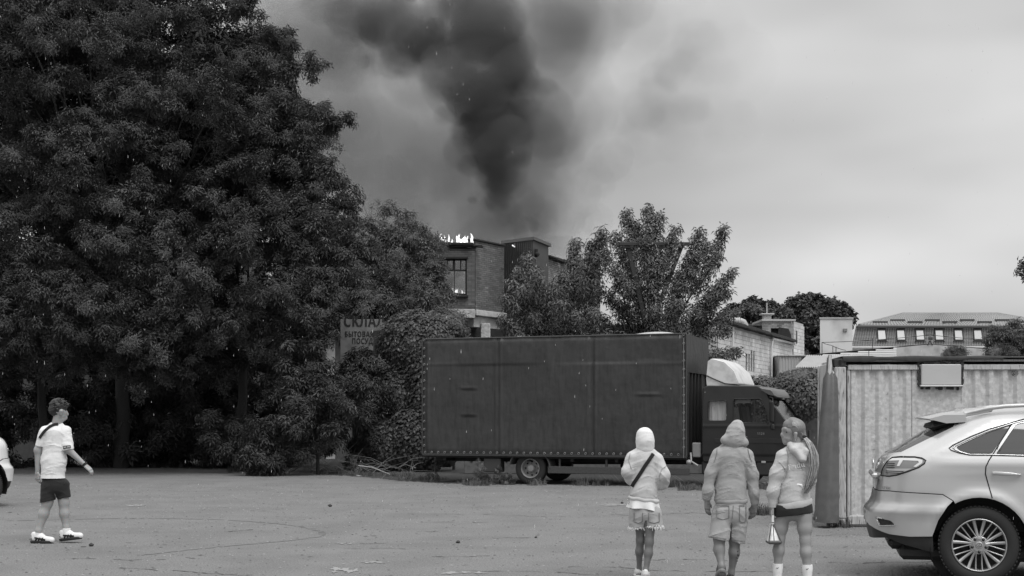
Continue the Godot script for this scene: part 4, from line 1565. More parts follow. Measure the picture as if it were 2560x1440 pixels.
	for q in [["СКЛАД -", 858, 826, 30], ["БЫТОВАЯ ТЕХНИКА", 861, 847, 15], ["ПОСУДА", 879, 864, 15]]:
		var tm := TextMesh.new()
		tm.text = q[0]
		tm.font = font
		tm.font_size = 64
		tm.pixel_size = q[3] / F * sd / 64.0 / 0.72 * 0.92
		tm.depth = 0.008
		tm.horizontal_alignment = HORIZONTAL_ALIGNMENT_LEFT
		tm.vertical_alignment = VERTICAL_ALIGNMENT_BOTTOM
		var lo := part("lettering", tm, mat("sign_black", 0.02, 0.7), t)
		lo.position = P(q[1], q[2], sd - 0.022)
		lo.scale = Vector3(0.82, 1.0, 1.0)
	for x in [g0s.x + 0.45, g1s.x - 0.15]:
		k = MB.new()
		k.tube([Vector3(x, 0, -sd - 0.08), Vector3(x, g0s.y - 0.05, -sd - 0.08)], 0.05, 8)
		part("post", k.mesh(), mat("rusty_steel", 0.035, 0.8), t)

func truck_wheel(parent: Node3D, at: Vector3, side := 1.0) -> void:
	var w := Node3D.new()
	w.name = "wheel"
	parent.add_child(w, true)
	w.position = at
	var ax := Vector3(0, 0, side)
	var b := MB.new()
	b.lathe(Vector3.ZERO, ax, [[0.235, -0.2], [0.36, -0.2], [0.385, -0.17], [0.388, -0.03], [0.385, 0.0], [0.365, 0.03], [0.31, 0.04], [0.25, 0.03], [0.235, 0.02]], 40)
	part("tyre", b.mesh(), mat("old_tyre", 0.022, 0.85), w)
	b = MB.new()
	b.lathe(Vector3.ZERO, ax, [[0.236, 0.028], [0.228, 0.04], [0.216, 0.03], [0.212, -0.02], [0.206, -0.09], [0.19, -0.115], [0.12, -0.10], [0.105, -0.06], [0.09, -0.045], [0.085, 0.0], [0.07, 0.012], [0.0, 0.014]], 36)
	part("rim", b.mesh(), mottled("truck_rim", 0.30, 0.5, noise_tex("rim_tex", 61, 0.05, [[0.0, 0.45], [0.5, 0.9], [1.0, 1.0]], 4, 256), 3.0), w)
	b = MB.new()
	for i in 8:
		var a := TAU * i / 8.0
		b.lathe(Vector3(cos(a) * 0.155, sin(a) * 0.155, 0) + ax * -0.112, ax, [[0.03, 0.0], [0.03, 0.006], [0.0, 0.007]], 10)
	part("hand_hole_discs", b.mesh(), mat("hole_shade", 0.01, 0.9), w)  # flat dark discs painted for the shade in the rim holes
	b = MB.new()
	for i in 6:
		var a := TAU * (i + 0.5) / 6.0
		b.lathe(Vector3(cos(a) * 0.1, sin(a) * 0.1, 0) + ax * -0.07, ax, [[0.014, 0.0], [0.014, 0.03], [0.0, 0.032]], 6)
	part("wheel_nuts", b.mesh(), mat("nut_steel", 0.2, 0.5), w)

func build_truck() -> void:
	var th := deg_to_rad(20.2)
	var t := thing("tarpaulin_truck", "old dark truck with laced tarpaulin box and white roof deflector", "truck", Vector3(4.02, 0, -31.36), -th)
	var L := 6.64
	var W := 2.45
	var y0 := 0.70
	var y1 := 3.545
	var tarp := mottled("tarpaulin", 0.036, 0.6, noise_tex("tarp_tex", 62, 0.006, [[0.0, 0.66], [0.4, 0.88], [0.6, 1.0], [1.0, 1.0]], 5, 1024), 0.16, noise_tex("tarp_relief", 63, 0.05, [], 4, 512, FastNoiseLite.TYPE_SIMPLEX_SMOOTH, true, 2.0), 0.25, false)
	tarp.detail_enabled = true
	tarp.detail_blend_mode = BaseMaterial3D.BLEND_MODE_MUL
	tarp.detail_uv_layer = BaseMaterial3D.DETAIL_UV_2
	tarp.detail_albedo = noise_tex("tarp_scuffs", 64, 0.02, [[0.0, 0.6], [0.35, 0.85], [0.55, 1.0], [1.0, 1.0]], 5, 512)
	tarp.uv2_triplanar = true
	tarp.uv2_scale = Vector3(0.9, 0.14, 0.9)
	var dark := mat("chassis_black", 0.012, 0.75)
	var nz := FastNoiseLite.new()
	nz.seed = 8
	nz.frequency = 0.55
	nz.fractal_octaves = 3
	var posts := [-6.5, -4.72, -4.56, -2.34, -2.20, -0.12]
	var side := func(p: Vector2) -> Vector3:
		var z := 0.022 * nz.get_noise_2d(p.x * 1.6, p.y * 0.7) + 0.008 * nz.get_noise_2d(p.x * 9.0 + 40, p.y * 2.0)
		for q in posts:
			z += 0.028 * exp(-pow((p.x - q) / 0.03, 2.0))
		for q in [-4.64, -2.27]:
			z -= 0.016 * exp(-pow((p.x - q) / 0.05, 2.0))
		z += 0.009 * exp(-pow((p.y - 2.86 + 0.01 * p.x) / 0.02, 2.0)) + 0.012 * exp(-pow((p.y - (y1 - 0.08)) / 0.02, 2.0))
		for q in [[-0.9, 2.95, 0.3], [-0.9, 2.15, 0.3], [-5.4, 2.32, 0.2], [-5.4, 1.66, 0.2]]:
			z += 0.02 * exp(-pow((p.x - q[0]) / q[2], 4.0)) * exp(-pow((p.y - q[1]) / 0.022, 2.0))
		var ed: float = minf(minf(p.x + L, -p.x), minf(p.y - y0, y1 - p.y))
		return Vector3(p.x, p.y, z + 0.02 * smoothstep(0.0, 0.15, ed))
	var b := MB.new()
	panel(b, poly([[-L, y0], [0, y0], [0, y1], [-L, y1]]), [], 0.06, side, Vector3(0, 0, 1))
	var cover := part("tarpaulin", b.mesh(), tarp, t)
	# front, rear and far sides
	b = MB.new()
	b.quad(Vector3(0, 2.66, 0), Vector3(0, 2.66, -W), Vector3(0, y1 - 0.02, -W), Vector3(0, y1, 0), Vector3(1, 0, 0))
	b.quad(Vector3(0, y0, 0), Vector3(0, y0, -0.22), Vector3(0, 2.66, -0.22), Vector3(0, 2.66, 0), Vector3(1, 0, 0))
	b.quad(Vector3(-0.08, y0, -0.22), Vector3(-0.08, y0, -W), Vector3(-0.08, 2.68, -W), Vector3(-0.08, 2.68, -0.22), Vector3(1, 0, 0))
	b.quad(Vector3(-L, y0, 0), Vector3(-L, y0, -W), Vector3(-L, y1, -W), Vector3(-L, y1, 0), Vector3(-1, 0, 0))
	b.quad(Vector3(-L, y0, -W), Vector3(0, y0, -W), Vector3(0, y1, -W), Vector3(-L, y1, -W), Vector3(0, 0, -1))
	part("tarpaulin_ends", b.mesh(), tarp, t)
	# paler roof sheet, bellied up between the bows
	b = MB.new()
	var roof := func(p: Vector2) -> Vector3:
		var k: float = 0.0
		k += 0.105 * exp(-pow((p.x + 0.95) / 0.62, 4.0)) + 0.085 * exp(-pow((p.x + 4.35) / 0.28, 2.0)) + 0.012 * sin(p.x * 5.0)
		return Vector3(p.x, y1 - 0.012 + k * sin(PI * clampf(-p.y / W, 0, 1)) * 1.2, p.y)
	panel(b, poly([[-L, -W], [0, -W], [0, -0.0], [-L, -0.0]]), [], 0.12, roof, Vector3.UP)
	part("roof_sheet", b.mesh(), mat("pale_tarp", 0.45, 0.5), t)
	# hems, eyelets and lacing cord
	var hem := mat("tarp_hem", 0.05, 0.5)
	b = MB.new()
	b.box(Vector3(-L / 2, y1 + 0.002, 0.022), Vector3(L, 0.03, 0.02), 0.008)
	b.box(Vector3(-L / 2, y0 - 0.004, 0.012), Vector3(L + 0.02, 0.05, 0.03), 0.01)
	b.box(Vector3(0.005, (y0 + y1) / 2, 0.014), Vector3(0.03, y1 - y0, 0.04), 0.01)
	b.box(Vector3(-L, (y0 + y1) / 2, 0.014), Vector3(0.03, y1 - y0, 0.04), 0.01)
	part("hem", b.mesh(), hem, cover)
	b = MB.new()
	b.lathe(Vector3.ZERO, Vector3(0, 0, 1), [[0.013, 0.0], [0.016, 0.012], [0.028, 0.012], [0.033, 0.0]], 12)
	var ring := b.mesh()
	b = MB.new()
	b.lathe(Vector3.ZERO, Vector3(0, 0, 1), [[0.018, 0.002], [0.0, 0.003]], 10)
	var hole := b.mesh()
	var zinc_ring := mat("eyelet_zinc", 0.16, 0.45, 0.4)
	var spots := []
	for i in 38:
		spots.append(Vector3(-0.18 - i * (L - 0.26) / 37.0, y0 + 0.055, 0.016))
	for i in 14:
		spots.append(Vector3(-0.055, y0 + 0.22 + i * 0.2, 0.02))
		spots.append(Vector3(-L + 0.05, y0 + 0.22 + i * 0.2, 0.02))
	for s in spots:
		var ey := part("eyelet", ring, zinc_ring, cover, s)
		part("eyelet_hole_disc", hole, mat("hole_shade", 0.01, 0.9), cover, s)  # dark disc, painted for the shade seen through the ring
	b = MB.new()
	b.tube([Vector3(-0.055, y0 - 0.02, 0.035), Vector3(-0.05, 2.0, 0.036), Vector3(-0.055, y1 - 0.1, 0.035)], 0.008, 5)
	part("lacing_cord", b.mesh(), mat("pale_cord", 0.22, 0.7), cover)
	b = MB.new()
	b.tube([Vector3(-L + 0.02, y0 + 0.03, 0.03), Vector3(-L + 0.02, y1 - 0.1, 0.03)], 0.006, 5)
	b.tube([Vector3(-L, y0 + 0.02, 0.03), Vector3(0, y0 + 0.02, 0.03)], 0.006, 5)
	part("lacing_cord", b.mesh(), hem, cover)
	# headboard with upright ribs
	b = MB.new()
	for i in 5:
		b.box(Vector3(-0.04, 1.7, -0.35 - i * 0.35), Vector3(0.06, 1.95, 0.08), 0.01)
	part("headboard_ribs", b.mesh(), mat("headboard", 0.03, 0.6), t)
	# chassis
	b = MB.new()
	b.box(Vector3(-2.4, 0.62, -0.75), Vector3(8.4, 0.2, 0.08), 0.01)
	b.box(Vector3(-2.4, 0.62, -1.7), Vector3(8.4, 0.2, 0.08), 0.01)
	b.box(Vector3(-L / 2, 0.66, -W / 2), Vector3(L, 0.06, W - 0.06), 0.01)
	for i in 6:
		b.box(Vector3(-0.6 - i * 1.1, 0.6, -W / 2), Vector3(0.08, 0.1, W - 0.2), 0.01)
	b.tube([Vector3(-3.85, 0.385, -0.3), Vector3(-3.85, 0.385, -2.2)], 0.08, 10)
	b.tube([Vector3(-4.0, 0.5, -1.2), Vector3(1.0, 0.55, -1.2)], 0.05, 8)
	b.box(Vector3(-1.6, 0.42, -1.9), Vector3(0.9, 0.4, 0.5), 0.05)
	part("chassis", b.mesh(), dark, t)
	b = MB.new()
	b.box(Vector3(-4.82, 0.45, -0.2), Vector3(0.44, 0.34, 0.3), 0.02)
	part("tool_box", b.mesh(), mat("tool_grey", 0.045, 0.6), t)
	b = MB.new()
	b.box(Vector3(-1.66, 0.36, -0.05), Vector3(3.45, 0.17, 0.035), 0.01)
	part("side_guard", b.mesh(), mottled("guard_paint", 0.06, 0.6, noise_tex("rim_tex", 61, 0.05, [], 4), 1.5), t)
	for x in [-3.1, -1.94, -0.7]:
		b = MB.new()
		b.tube([Vector3(x, 0.62, -0.1), Vector3(x, 0.3, -0.09)], 0.03, 8)
		part("guard_post", b.mesh(), mat("tool_grey", 0.045, 0.6), t)
	b = MB.new()
	for rg in [[2.15, 2.95], [0.05, 0.95]]:
		var rings := []
		for i in 9:
			var a: float = lerpf(rg[0], rg[1], i / 8.0)
			var c := Vector3(-3.85 + cos(a) * 0.5, 0.385 + sin(a) * 0.47, 0)
			var d := Vector3(cos(a), sin(a), 0)
			rings.append(PackedVector3Array([c + Vector3(0, 0, -0.02), c + d * 0.03 + Vector3(0, 0, -0.02), c + d * 0.03 - Vector3(0, 0, 0.5), c - Vector3(0, 0, 0.5)]))
		b.loft(rings, true, true, true)
	part("mudguard", b.mesh(), mat("mudguard_grey", 0.1, 0.6), t)
	truck_wheel(t, Vector3(-3.85, 0.385, -0.12))
	truck_wheel(t, Vector3(-3.85, 0.385, -W + 0.12), -1.0)
	truck_wheel(t, Vector3(1.05, 0.385, -0.2))
	truck_wheel(t, Vector3(1.05, 0.385, -W + 0.2), -1.0)
	# cab
	var cab := mottled("cab_paint", 0.016, 0.32, noise_tex("cab_tex", 65, 0.02, [[0.0, 0.6], [0.5, 0.95], [1.0, 1.0]], 4, 256), 0.5, null, 0.4, false)
	var cw := 2.28
	var cz := -0.08
	var out := rounded([[0.37, 0.60], [0.37, 2.27], [0.46, 2.33], [1.62, 2.31], [1.80, 2.22], [1.86, 2.04], [2.30, 1.46], [2.38, 0.62]], 0.05, 3)
	var cabside := func(p: Vector2) -> Vector3:
		var z := -0.03 * pow(absf(p.y - 1.35), 2.0) - 0.05 * smoothstep(1.9, 2.4, p.x) - 0.02 * smoothstep(1.45, 2.3, p.y)
		z += -0.012 * exp(-pow((p.x - 0.98) / 0.012, 2.0)) * (1.0 if p.y > 0.74 else 0.0)
		z += 0.012 * exp(-pow((p.y - 1.40) / 0.03, 2.0))
		z += -0.012 * exp(-pow((p.y - 0.745) / 0.012, 2.0))
		z += -0.012 * exp(-pow((p.x - 1.86) / 0.012, 2.0)) * (1.0 if p.y < 1.5 else 0.0)
		return Vector3(p.x, p.y, cz + z)
	var wr := rounded([[0.49, 1.53], [0.49, 2.0], [0.92, 2.0], [0.92, 1.53]], 0.06, 4)
	var wdoor := rounded([[1.07, 1.50], [1.07, 2.04], [1.70, 2.04], [1.84, 1.72], [1.87, 1.48]], 0.05, 4)
	b = MB.new()
	panel(b, out, [wr, wdoor], 0.05, cabside, Vector3(0, 0, 1))
	part("cab_side", b.mesh(), cab, t)
	b = MB.new()
	panel(b, out, [wr, wdoor], 0.12, func(p: Vector2) -> Vector3: return Vector3(p.x, p.y, cz - cw), Vector3(0, 0, -1))
	part("cab_side", b.mesh(), cab, t)
	b = MB.new()
	var rr := []
	for p in out:
		var f := Vector3(p.x, p.y, 0)
		var ins: Vector3 = (Vector3(1.3, 1.4, 0) - f).normalized() * 0.05
		var s: Vector3 = cabside.call(p)
		rr.append(PackedVector3Array([s, Vector3(p.x, p.y, cz - 0.06) - ins * 0.5, Vector3(p.x, p.y, cz - cw + 0.06) - ins * 0.5, Vector3(p.x, p.y, cz - cw)]))
	# skin all round, leaving the windscreen open
	for i in rr.size():
		var a: PackedVector3Array = rr[i]
		var c: PackedVector3Array = rr[(i + 1) % rr.size()]
		var mx := (a[0].x + c[0].x) / 2
		var my := (a[0].y + c[0].y) / 2
		var screen: bool = mx > 1.84 and my > 1.5 and my < 2.02
		for j in 3:
			if screen and j == 1:
				continue
			var o := Vector3(mx - 1.3, my - 1.35, 0.8 if j == 0 else (-0.8 if j == 2 else 0.0))
			b.quad(a[j], a[j + 1], c[j + 1], c[j], o)
	part("cab_shell", b.mesh(), cab, t)
	var glass := mat("cab_glass", 0.02, 0.05)
	glass.metallic_specular = 0.32
	glass.transparency = BaseMaterial3D.TRANSPARENCY_ALPHA
	glass.albedo_color.a = 0.25
	b = MB.new()
	panel(b, wdoor, [], 0.2, func(p: Vector2) -> Vector3: return Vector3(p.x, p.y, cz - 0.035), Vector3(0, 0, 1))
	part("door_window", b.mesh(), glass, t)
	b = MB.new()
	panel(b, wr, [], 0.2, func(p: Vector2) -> Vector3: return Vector3(p.x, p.y, cz - 0.035), Vector3(0, 0, 1))
	part("rear_window", b.mesh(), glass, t)
	b = MB.new()
	b.quad(Vector3(1.86, 2.03, cz - 0.08), Vector3(1.86, 2.03, cz - cw + 0.08), Vector3(2.29, 1.47, cz - cw + 0.08), Vector3(2.29, 1.47, cz - 0.08), Vector3(1, 0.6, 0))
	part("windscreen", b.mesh(), glass, t)
	# rubber round the windows
	var rubber := mat("window_rubber", 0.012, 0.6)
	b = MB.new()
	for w in [wr, wdoor]:
		var path := []
		for p in w:
			path.append(Vector3(p.x, p.y, cz - 0.012))
		path.append(path[0])
		path.append(path[1])
		b.tube(path, 0.014, 5, false)
	b.box(Vector3(1.555, 1.76, cz - 0.02), Vector3(0.035, 0.54, 0.03), 0.008)
	part("window_rubber", b.mesh(), rubber, t)
	b = MB.new()
	var curtain := func(p: Vector2) -> Vector3:
		return Vector3(p.x, p.y, cz - 0.12 + 0.018 * sin(p.x * 38.0 + sin(p.y * 3.0)) + 0.01 * sin(p.x * 90.0))
	panel(b, poly([[0.45, 1.45], [0.97, 1.45], [0.97, 2.06], [0.45, 2.06]]), [], 0.025, curtain, Vector3(0, 0, 1))
	part("curtain", b.mesh(), mat("curtain_cloth", 0.72, 0.9), t)
	b = MB.new()
	b.box(Vector3(1.1, 1.0, cz - cw / 2), Vector3(1.2, 0.5, cw - 0.3), 0.05)
	b.box(Vector3(1.25, 1.55, cz - 0.55), Vector3(0.18, 0.75, 0.5), 0.08, Basis(Vector3(0, 0, 1), 0.15))
	b.box(Vector3(2.0, 1.3, cz - cw / 2), Vector3(0.35, 0.25, cw - 0.3), 0.05)
	b.lathe(Vector3(1.78, 1.5, cz - 0.55), Vector3(-0.6, 0.8, 0), [[0.2, -0.012], [0.215, 0.0], [0.2, 0.012], [0.19, 0.0], [0.2, -0.012]], 20)
	part("interior", b.mesh(), mat("cab_interior", 0.02, 0.8), t)
	b = MB.new()
	b.box(Vector3(1.28, 1.985, cz - 0.09), Vector3(0.36, 0.09, 0.015), 0.004)
	b.box(Vector3(1.26, 2.04, cz - 0.1), Vector3(0.08, 0.12, 0.015), 0.004)
	part("sun_blind", b.mesh(), mat("blind_grey", 0.2, 0.7), t)
	# visor over the screen
	b = MB.new()
	var rings := []
	for i in 9:
		var z := cz + 0.02 - (cw + 0.04) * i / 8.0
		var e := 0.04 if i == 0 or i == 8 else 0.0
		rings.append(PackedVector3Array([Vector3(1.70, 2.20 + e, z), Vector3(1.74, 2.30 - e, z), Vector3(1.92, 2.27 - e, z), Vector3(2.0 - e, 2.19, z), Vector3(2.04 - e, 2.08 + e, z), Vector3(2.01 - e, 2.07 + e, z), Vector3(1.88, 2.13, z)]))
	b.loft(rings, true, true, true)
	part("sun_visor", b.mesh(), mat("visor_grey", 0.07, 0.35), t)
	# white deflector on the roof: a hood with a slanting split
	b = MB.new()
	rings = []
	for i in 13:
		var s := i / 12.0
		var z := cz - 0.12 - (cw - 0.24) * s
		var q := pow(sin(PI * clampf(s, 0.02, 0.98)), 0.25)
		var hgt := 0.66 * (0.86 + 0.14 * q)
		rings.append(PackedVector3Array([Vector3(0.44, 2.34, z), Vector3(0.42, 2.50, z), Vector3(0.46, 2.34 + hgt * 0.93, z), Vector3(0.52, 2.34 + hgt, z), Vector3(0.62, 2.34 + hgt * 0.985, z), Vector3(0.84, 2.34 + hgt * 0.88, z), Vector3(1.06, 2.34 + hgt * 0.55, z), Vector3(1.17, 2.34 + hgt * 0.12, z), Vector3(1.16, 2.34, z)]))
	b.loft(rings, true, true, true)
	var defl := part("roof_deflector", b.mesh(), mottled("deflector_white", 0.6, 0.45, noise_tex("white_tex", 51, 0.01, [[0.0, 0.6], [0.3, 0.82], [0.55, 1.0], [1.0, 1.0]], 5, 512), 0.6), t)
	b = MB.new()
	b.tube([Vector3(0.42, 2.585, cz - 0.1), Vector3(0.6, 2.5, cz - 0.098), Vector3(0.86, 2.39, cz - 0.1), Vector3(1.16, 2.36, cz - 0.1)], 0.014, 5)
	part("split_line", b.mesh(), rubber, defl)
	b = MB.new()
	b.tube([Vector3(1.1, 2.345, cz - 0.3), Vector3(1.65, 2.335, cz - 0.3)], 0.012, 6)
	part("roof_bar", b.mesh(), mat("pale_cord", 0.22, 0.7), t)
	# mirror, handle, badge, stripe, steps
	b = MB.new()
	b.box(Vector3(1.98, 1.74, cz + 0.2), Vector3(0.08, 0.5, 0.2), 0.035, Basis(Vector3.UP, 0.35))
	b.box(Vector3(1.99, 1.40, cz + 0.18), Vector3(0.08, 0.14, 0.18), 0.03, Basis(Vector3.UP, 0.35))
	part("mirror", b.mesh(), rubber, t)
	b = MB.new()
	b.tube([Vector3(1.9, 2.08, cz - 0.02), Vector3(2.0, 2.05, cz + 0.2), Vector3(2.02, 1.4, cz + 0.2), Vector3(1.93, 1.36, cz - 0.02)], 0.012, 6)
	part("mirror_arm", b.mesh(), rubber, t)
	b = MB.new()
	b.box(Vector3(1.5, 1.08, cz + 0.004), Vector3(1.7, 0.1, 0.012), 0.003)
	part("stripe", b.mesh(), mat("stripe_black", 0.012, 0.5), t)
	var font := SystemFont.new()
	font.font_names = PackedStringArray(["Droid Sans"])
	var tm := TextMesh.new()
	tm.text = "1124"
	tm.font = font
	tm.font_size = 48
	tm.pixel_size = 0.0016
	tm.depth = 0.008
	part("badge", tm, mat("badge_chrome", 0.3, 0.3, 0.6), t, Vector3(1.7, 1.245, cz + 0.008))
	b = MB.new()
	b.box(Vector3(1.12, 1.36, cz + 0.02), Vector3(0.2, 0.05, 0.03), 0.012)
	part("door_handle", b.mesh(), rubber, t)
	b = MB.new()
	b.box(Vector3(1.95, 0.45, cz - 0.15), Vector3(0.75, 0.34, 0.25), 0.04)
	b.box(Vector3(2.38, 0.45, cz - cw / 2), Vector3(0.16, 0.36, cw - 0.06), 0.05)
	b.box(Vector3(0.5, 0.45, cz - 0.2), Vector3(0.35, 0.3, 0.3), 0.03)
	part("bumper", b.mesh(), mat("bumper_black", 0.018, 0.6), t)
	b = MB.new()
	b.box(Vector3(1.76, 0.60, cz - 0.015), Vector3(0.1, 0.05, 0.02), 0.006)
	part("side_marker", b.mesh(), mat("marker_lens", 0.3, 0.3), t)
	b = MB.new()
	b.box(Vector3(0.2, 0.86, -0.2), Vector3(0.2, 0.34, 0.12), 0.02)
	part("air_tank", b.mesh(), mat("dirty_white", 0.22, 0.7), t)
	b = MB.new()
	b.tube([Vector3(0.08, 0.8, -0.1), Vector3(0.1, 0.6, -0.06), Vector3(0.25, 0.5, -0.08)], 0.025, 6)
	b.lathe(Vector3(0.05, 0.58, -0.02), Vector3(0, 0, 1), [[0.06, -0.05], [0.06, 0.0], [0.0, 0.02]], 14)
	part("rear_light", b.mesh(), mat("marker_lens", 0.3, 0.3), t)

func build_container() -> void:
	var t := thing("shipping_container", "rusty pale painted shipping container with peeling paint behind the silver car", "container", Vector3(0, 0, 0))
	var peel := noise_tex("peel_tex", 71, 0.02, [[0.0, 0.3], [0.13, 0.5], [0.19, 0.8], [0.47, 0.86], [0.58, 0.89], [0.64, 1.0], [1.0, 1.0]], 6, 1024)
	var paint := mottled("container_paint", 0.56, 0.75, peel, 0.42, noise_tex("concrete_relief", 44, 0.06, [], 4), 0.3)
	paint.uv1_scale = Vector3(0.5, 0.5, 0.5)
	paint.detail_enabled = true
	paint.detail_blend_mode = BaseMaterial3D.BLEND_MODE_MUL
	paint.detail_uv_layer = BaseMaterial3D.DETAIL_UV_2
	paint.detail_albedo = noise_tex("rust_runs", 72, 0.02, [[0.0, 0.7], [0.28, 0.9], [0.45, 1.0], [1.0, 1.0]], 5, 512)
	paint.uv2_triplanar = true
	paint.uv2_world_triplanar = true
	paint.uv2_scale = Vector3(0.8, 0.3, 0.8)
	var post := mottled("post_paint", 0.48, 0.8, noise_tex("post_peel", 73, 0.022, [[0.0, 0.12], [0.22, 0.2], [0.27, 0.62], [0.36, 0.85], [0.6, 1.0], [1.0, 0.92]], 6, 1024), 0.9, noise_tex("concrete_relief", 44, 0.06, [], 4), 0.4)
	post.uv1_scale = Vector3(1.5, 0.16, 1.5)
	var D := 20.0
	var c := P(2086, 0, D)
	var x0 := c.x
	var top := P(0, 893, D).y
	var H := top - 0.02
	t.position = Vector3(x0, 0, -D)
	t.rotation.y = -0.05
	var L := 6.06
	var W := 1.4
	# corrugated side
	var b := MB.new()
	var prof := []
	var x := 0.25
	while x < L - 0.25:
		for q in [[0.0, 0.0], [0.055, 0.0], [0.095, -0.036], [0.155, -0.036]]:
			prof.append([minf(x + q[0], L - 0.2), q[1]])
		x += 0.2
	var ylo := 0.16
	var yhi := H - 0.17
	var pw0 := (2298 - 2086) / F * D
	var pw1 := (2396 - 2086) / F * D
	for i in prof.size() - 1:
		var p: Array = prof[i]
		var q: Array = prof[i + 1]
		if q[0] <= p[0]:
			continue
		var mid: float = (p[0] + q[0]) / 2
		if mid > pw0 - 0.1 and mid < pw1 + 0.05:
			if b.v.size():
				part("corrugated_side", b.mesh(), paint, t)
				b = MB.new()
			continue
		for j in 6:
			var ya := lerpf(ylo, yhi, j / 6.0)
			var yb := lerpf(ylo, yhi, (j + 1) / 6.0)
			var f := 0.01 * sin(i * 1.3 + j)
			b.quad(Vector3(p[0], ya, p[1] - 0.03), Vector3(q[0], ya, q[1] - 0.03), Vector3(q[0], yb, q[1] - 0.03), Vector3(p[0], yb, p[1] - 0.03), Vector3(0, 0, 1))
	part("corrugated_side", b.mesh(), paint, t)
	# plate welded over an opening, flat sheet below it
	b = MB.new()
	b.box(Vector3((pw0 + pw1) / 2, (ylo + yhi) / 2, -0.05), Vector3(pw1 - pw0 + 0.22, yhi - ylo, 0.02), 0.004)
	part("flat_sheet", b.mesh(), paint, t)
	var sm := mottled("plate_paint", 0.47, 0.7, noise_tex("plate_tex", 74, 0.01, [[0.0, 0.75], [0.4, 0.95], [1.0, 1.0]], 4, 256), 0.6)
	b = MB.new()
	var py0 := P(0, 963, D).y
	var py1 := P(0, 911, D).y
	b.box(Vector3((pw0 + pw1) / 2 + 0.01, (py0 + py1) / 2, -0.008), Vector3(pw1 - pw0, py1 - py0, 0.06), 0.012)
	part("cover_plate", b.mesh(), sm, t)
	b = MB.new()
	b.box(Vector3((pw0 + pw1) / 2 + 0.01, py0 - 0.012, 0.03), Vector3(pw1 - pw0 + 0.04, 0.022, 0.06), 0.008, Basis(Vector3.RIGHT, 0.15))
	part("drip_lip", b.mesh(), sm, t)
	var rust := mottled("dark_rust", 0.05, 0.9, noise_tex("rust_tex", 75, 0.06, [[0.0, 0.3], [0.5, 0.8], [0.7, 1.0], [1.0, 1.0]], 4, 256), 2.0)
	b = MB.new()
	for s in 16:
		for e in [pw0 - 0.02, pw1 + 0.03]:
			b.box(Vector3(e + r(-0.01, 0.01), lerpf(py0, py1 + 0.05, s / 15.0), -0.015), Vector3(r(0.015, 0.05), r(0.03, 0.06), 0.03), 0.006)
		b.box(Vector3(lerpf(pw0, pw1, s / 15.0), py1 + 0.035 + r(-0.01, 0.01), -0.01), Vector3(r(0.03, 0.1), r(0.015, 0.05), 0.03), 0.006)
		if s % 2 == 0:
			b.box(Vector3(lerpf(pw0, pw1, s / 15.0) + r(-0.03, 0.03), py0 - 0.045, -0.025), Vector3(r(0.02, 0.07), r(0.02, 0.06), 0.03), 0.006)
	part("weld_rust", b.mesh(), rust, t)
	# frame: posts, rails, corner castings
	b = MB.new()
	b.box(Vector3(0.085, H / 2, -0.07), Vector3(0.17, H - 0.24, 0.16), 0.015)
	b.box(Vector3(0.215, H / 2 - 0.02, -0.06), Vector3(0.05, H - 0.3, 0.09), 0.012)
	part("corner_post", b.mesh(), post, t)
	b = MB.new()
	b.box(Vector3(L - 0.085, H / 2, -0.07), Vector3(0.17, H - 0.24, 0.16), 0.015)
	part("corner_post", b.mesh(), post, t)
	b = MB.new()
	b.box(Vector3(L / 2 + 0.05, 0.09, -0.06), Vector3(L - 0.3, 0.15, 0.1), 0.012)
	part("bottom_rail", b.mesh(), post, t)
	b = MB.new()
	b.box(Vector3(L / 2 + 0.05, H - 0.13, -0.055), Vector3(L - 0.3, 0.08, 0.1), 0.01)
	part("top_rail", b.mesh(), post, t)
	for q in [[0.08, 0.06, post], [0.08, H - 0.06, rust], [L - 0.08, 0.06, post], [L - 0.08, H - 0.06, rust]]:
		b = MB.new()
		b.box(Vector3(q[0], q[1], -0.08), Vector3(0.18, 0.12, 0.18), 0.012)
		var k := part("corner_casting", b.mesh(), q[2], t)
		b = MB.new()
		var ring := []
		for i in 16:
			var a := TAU * i / 16
			ring.append(Vector3(q[0] + cos(a) * 0.022, q[1] + sin(a) * 0.022 + (0.018 if sin(a) > 0 else -0.018), 0.0135))
		b.prism(ring, Vector3(0, 0, -0.004))
		part("lock_hole_disc", b.mesh(), mat("hole_shade", 0.01, 0.9), k)  # flat dark shape painted for the shade inside the casting
	# tarred felt lapping over the roof edge
	b = MB.new()
	var rings := []
	for i in 60:
		var xx := 0.12 + (L - 0.14) * i / 59.0
		var dr := 0.0 + 0.012 * sin(i * 0.7) + r(-0.006, 0.006)
		var low := (0.038 if xx < pw1 + 0.02 else 0.01) + dr
		rings.append(PackedVector3Array([Vector3(xx, H - low, 0.022 + dr * 0.4), Vector3(xx, H + 0.01, 0.03), Vector3(xx, H + 0.035 + dr * 0.6, -0.05), Vector3(xx, H + 0.03, -W)]))
	b.loft(rings, false)
	part("roof_felt", b.mesh(), M.tar_felt, t)
	b = MB.new()
	b.box(Vector3(0.05, H / 2, -W / 2), Vector3(0.05, H - 0.1, W - 0.1), 0.01)
	b.box(Vector3(L - 0.05, H / 2, -W / 2), Vector3(0.05, H - 0.1, W - 0.1), 0.01)
	b.box(Vector3(L / 2, H / 2, -W), Vector3(L, H - 0.1, 0.05), 0.01)
	b.box(Vector3(L / 2, H - 0.03, -W / 2), Vector3(L - 0.1, 0.03, W - 0.1), 0.0)
	b.box(Vector3(L / 2, 0.14, -W / 2), Vector3(L - 0.1, 0.04, W - 0.1), 0.0)
	part("far_sides", b.mesh(), post, t)
	# a ring of rust where a fitting was
	b = MB.new()
	var rc := Vector3((2530 - 2086) / F * D, P(0, 933, D).y, -0.02)
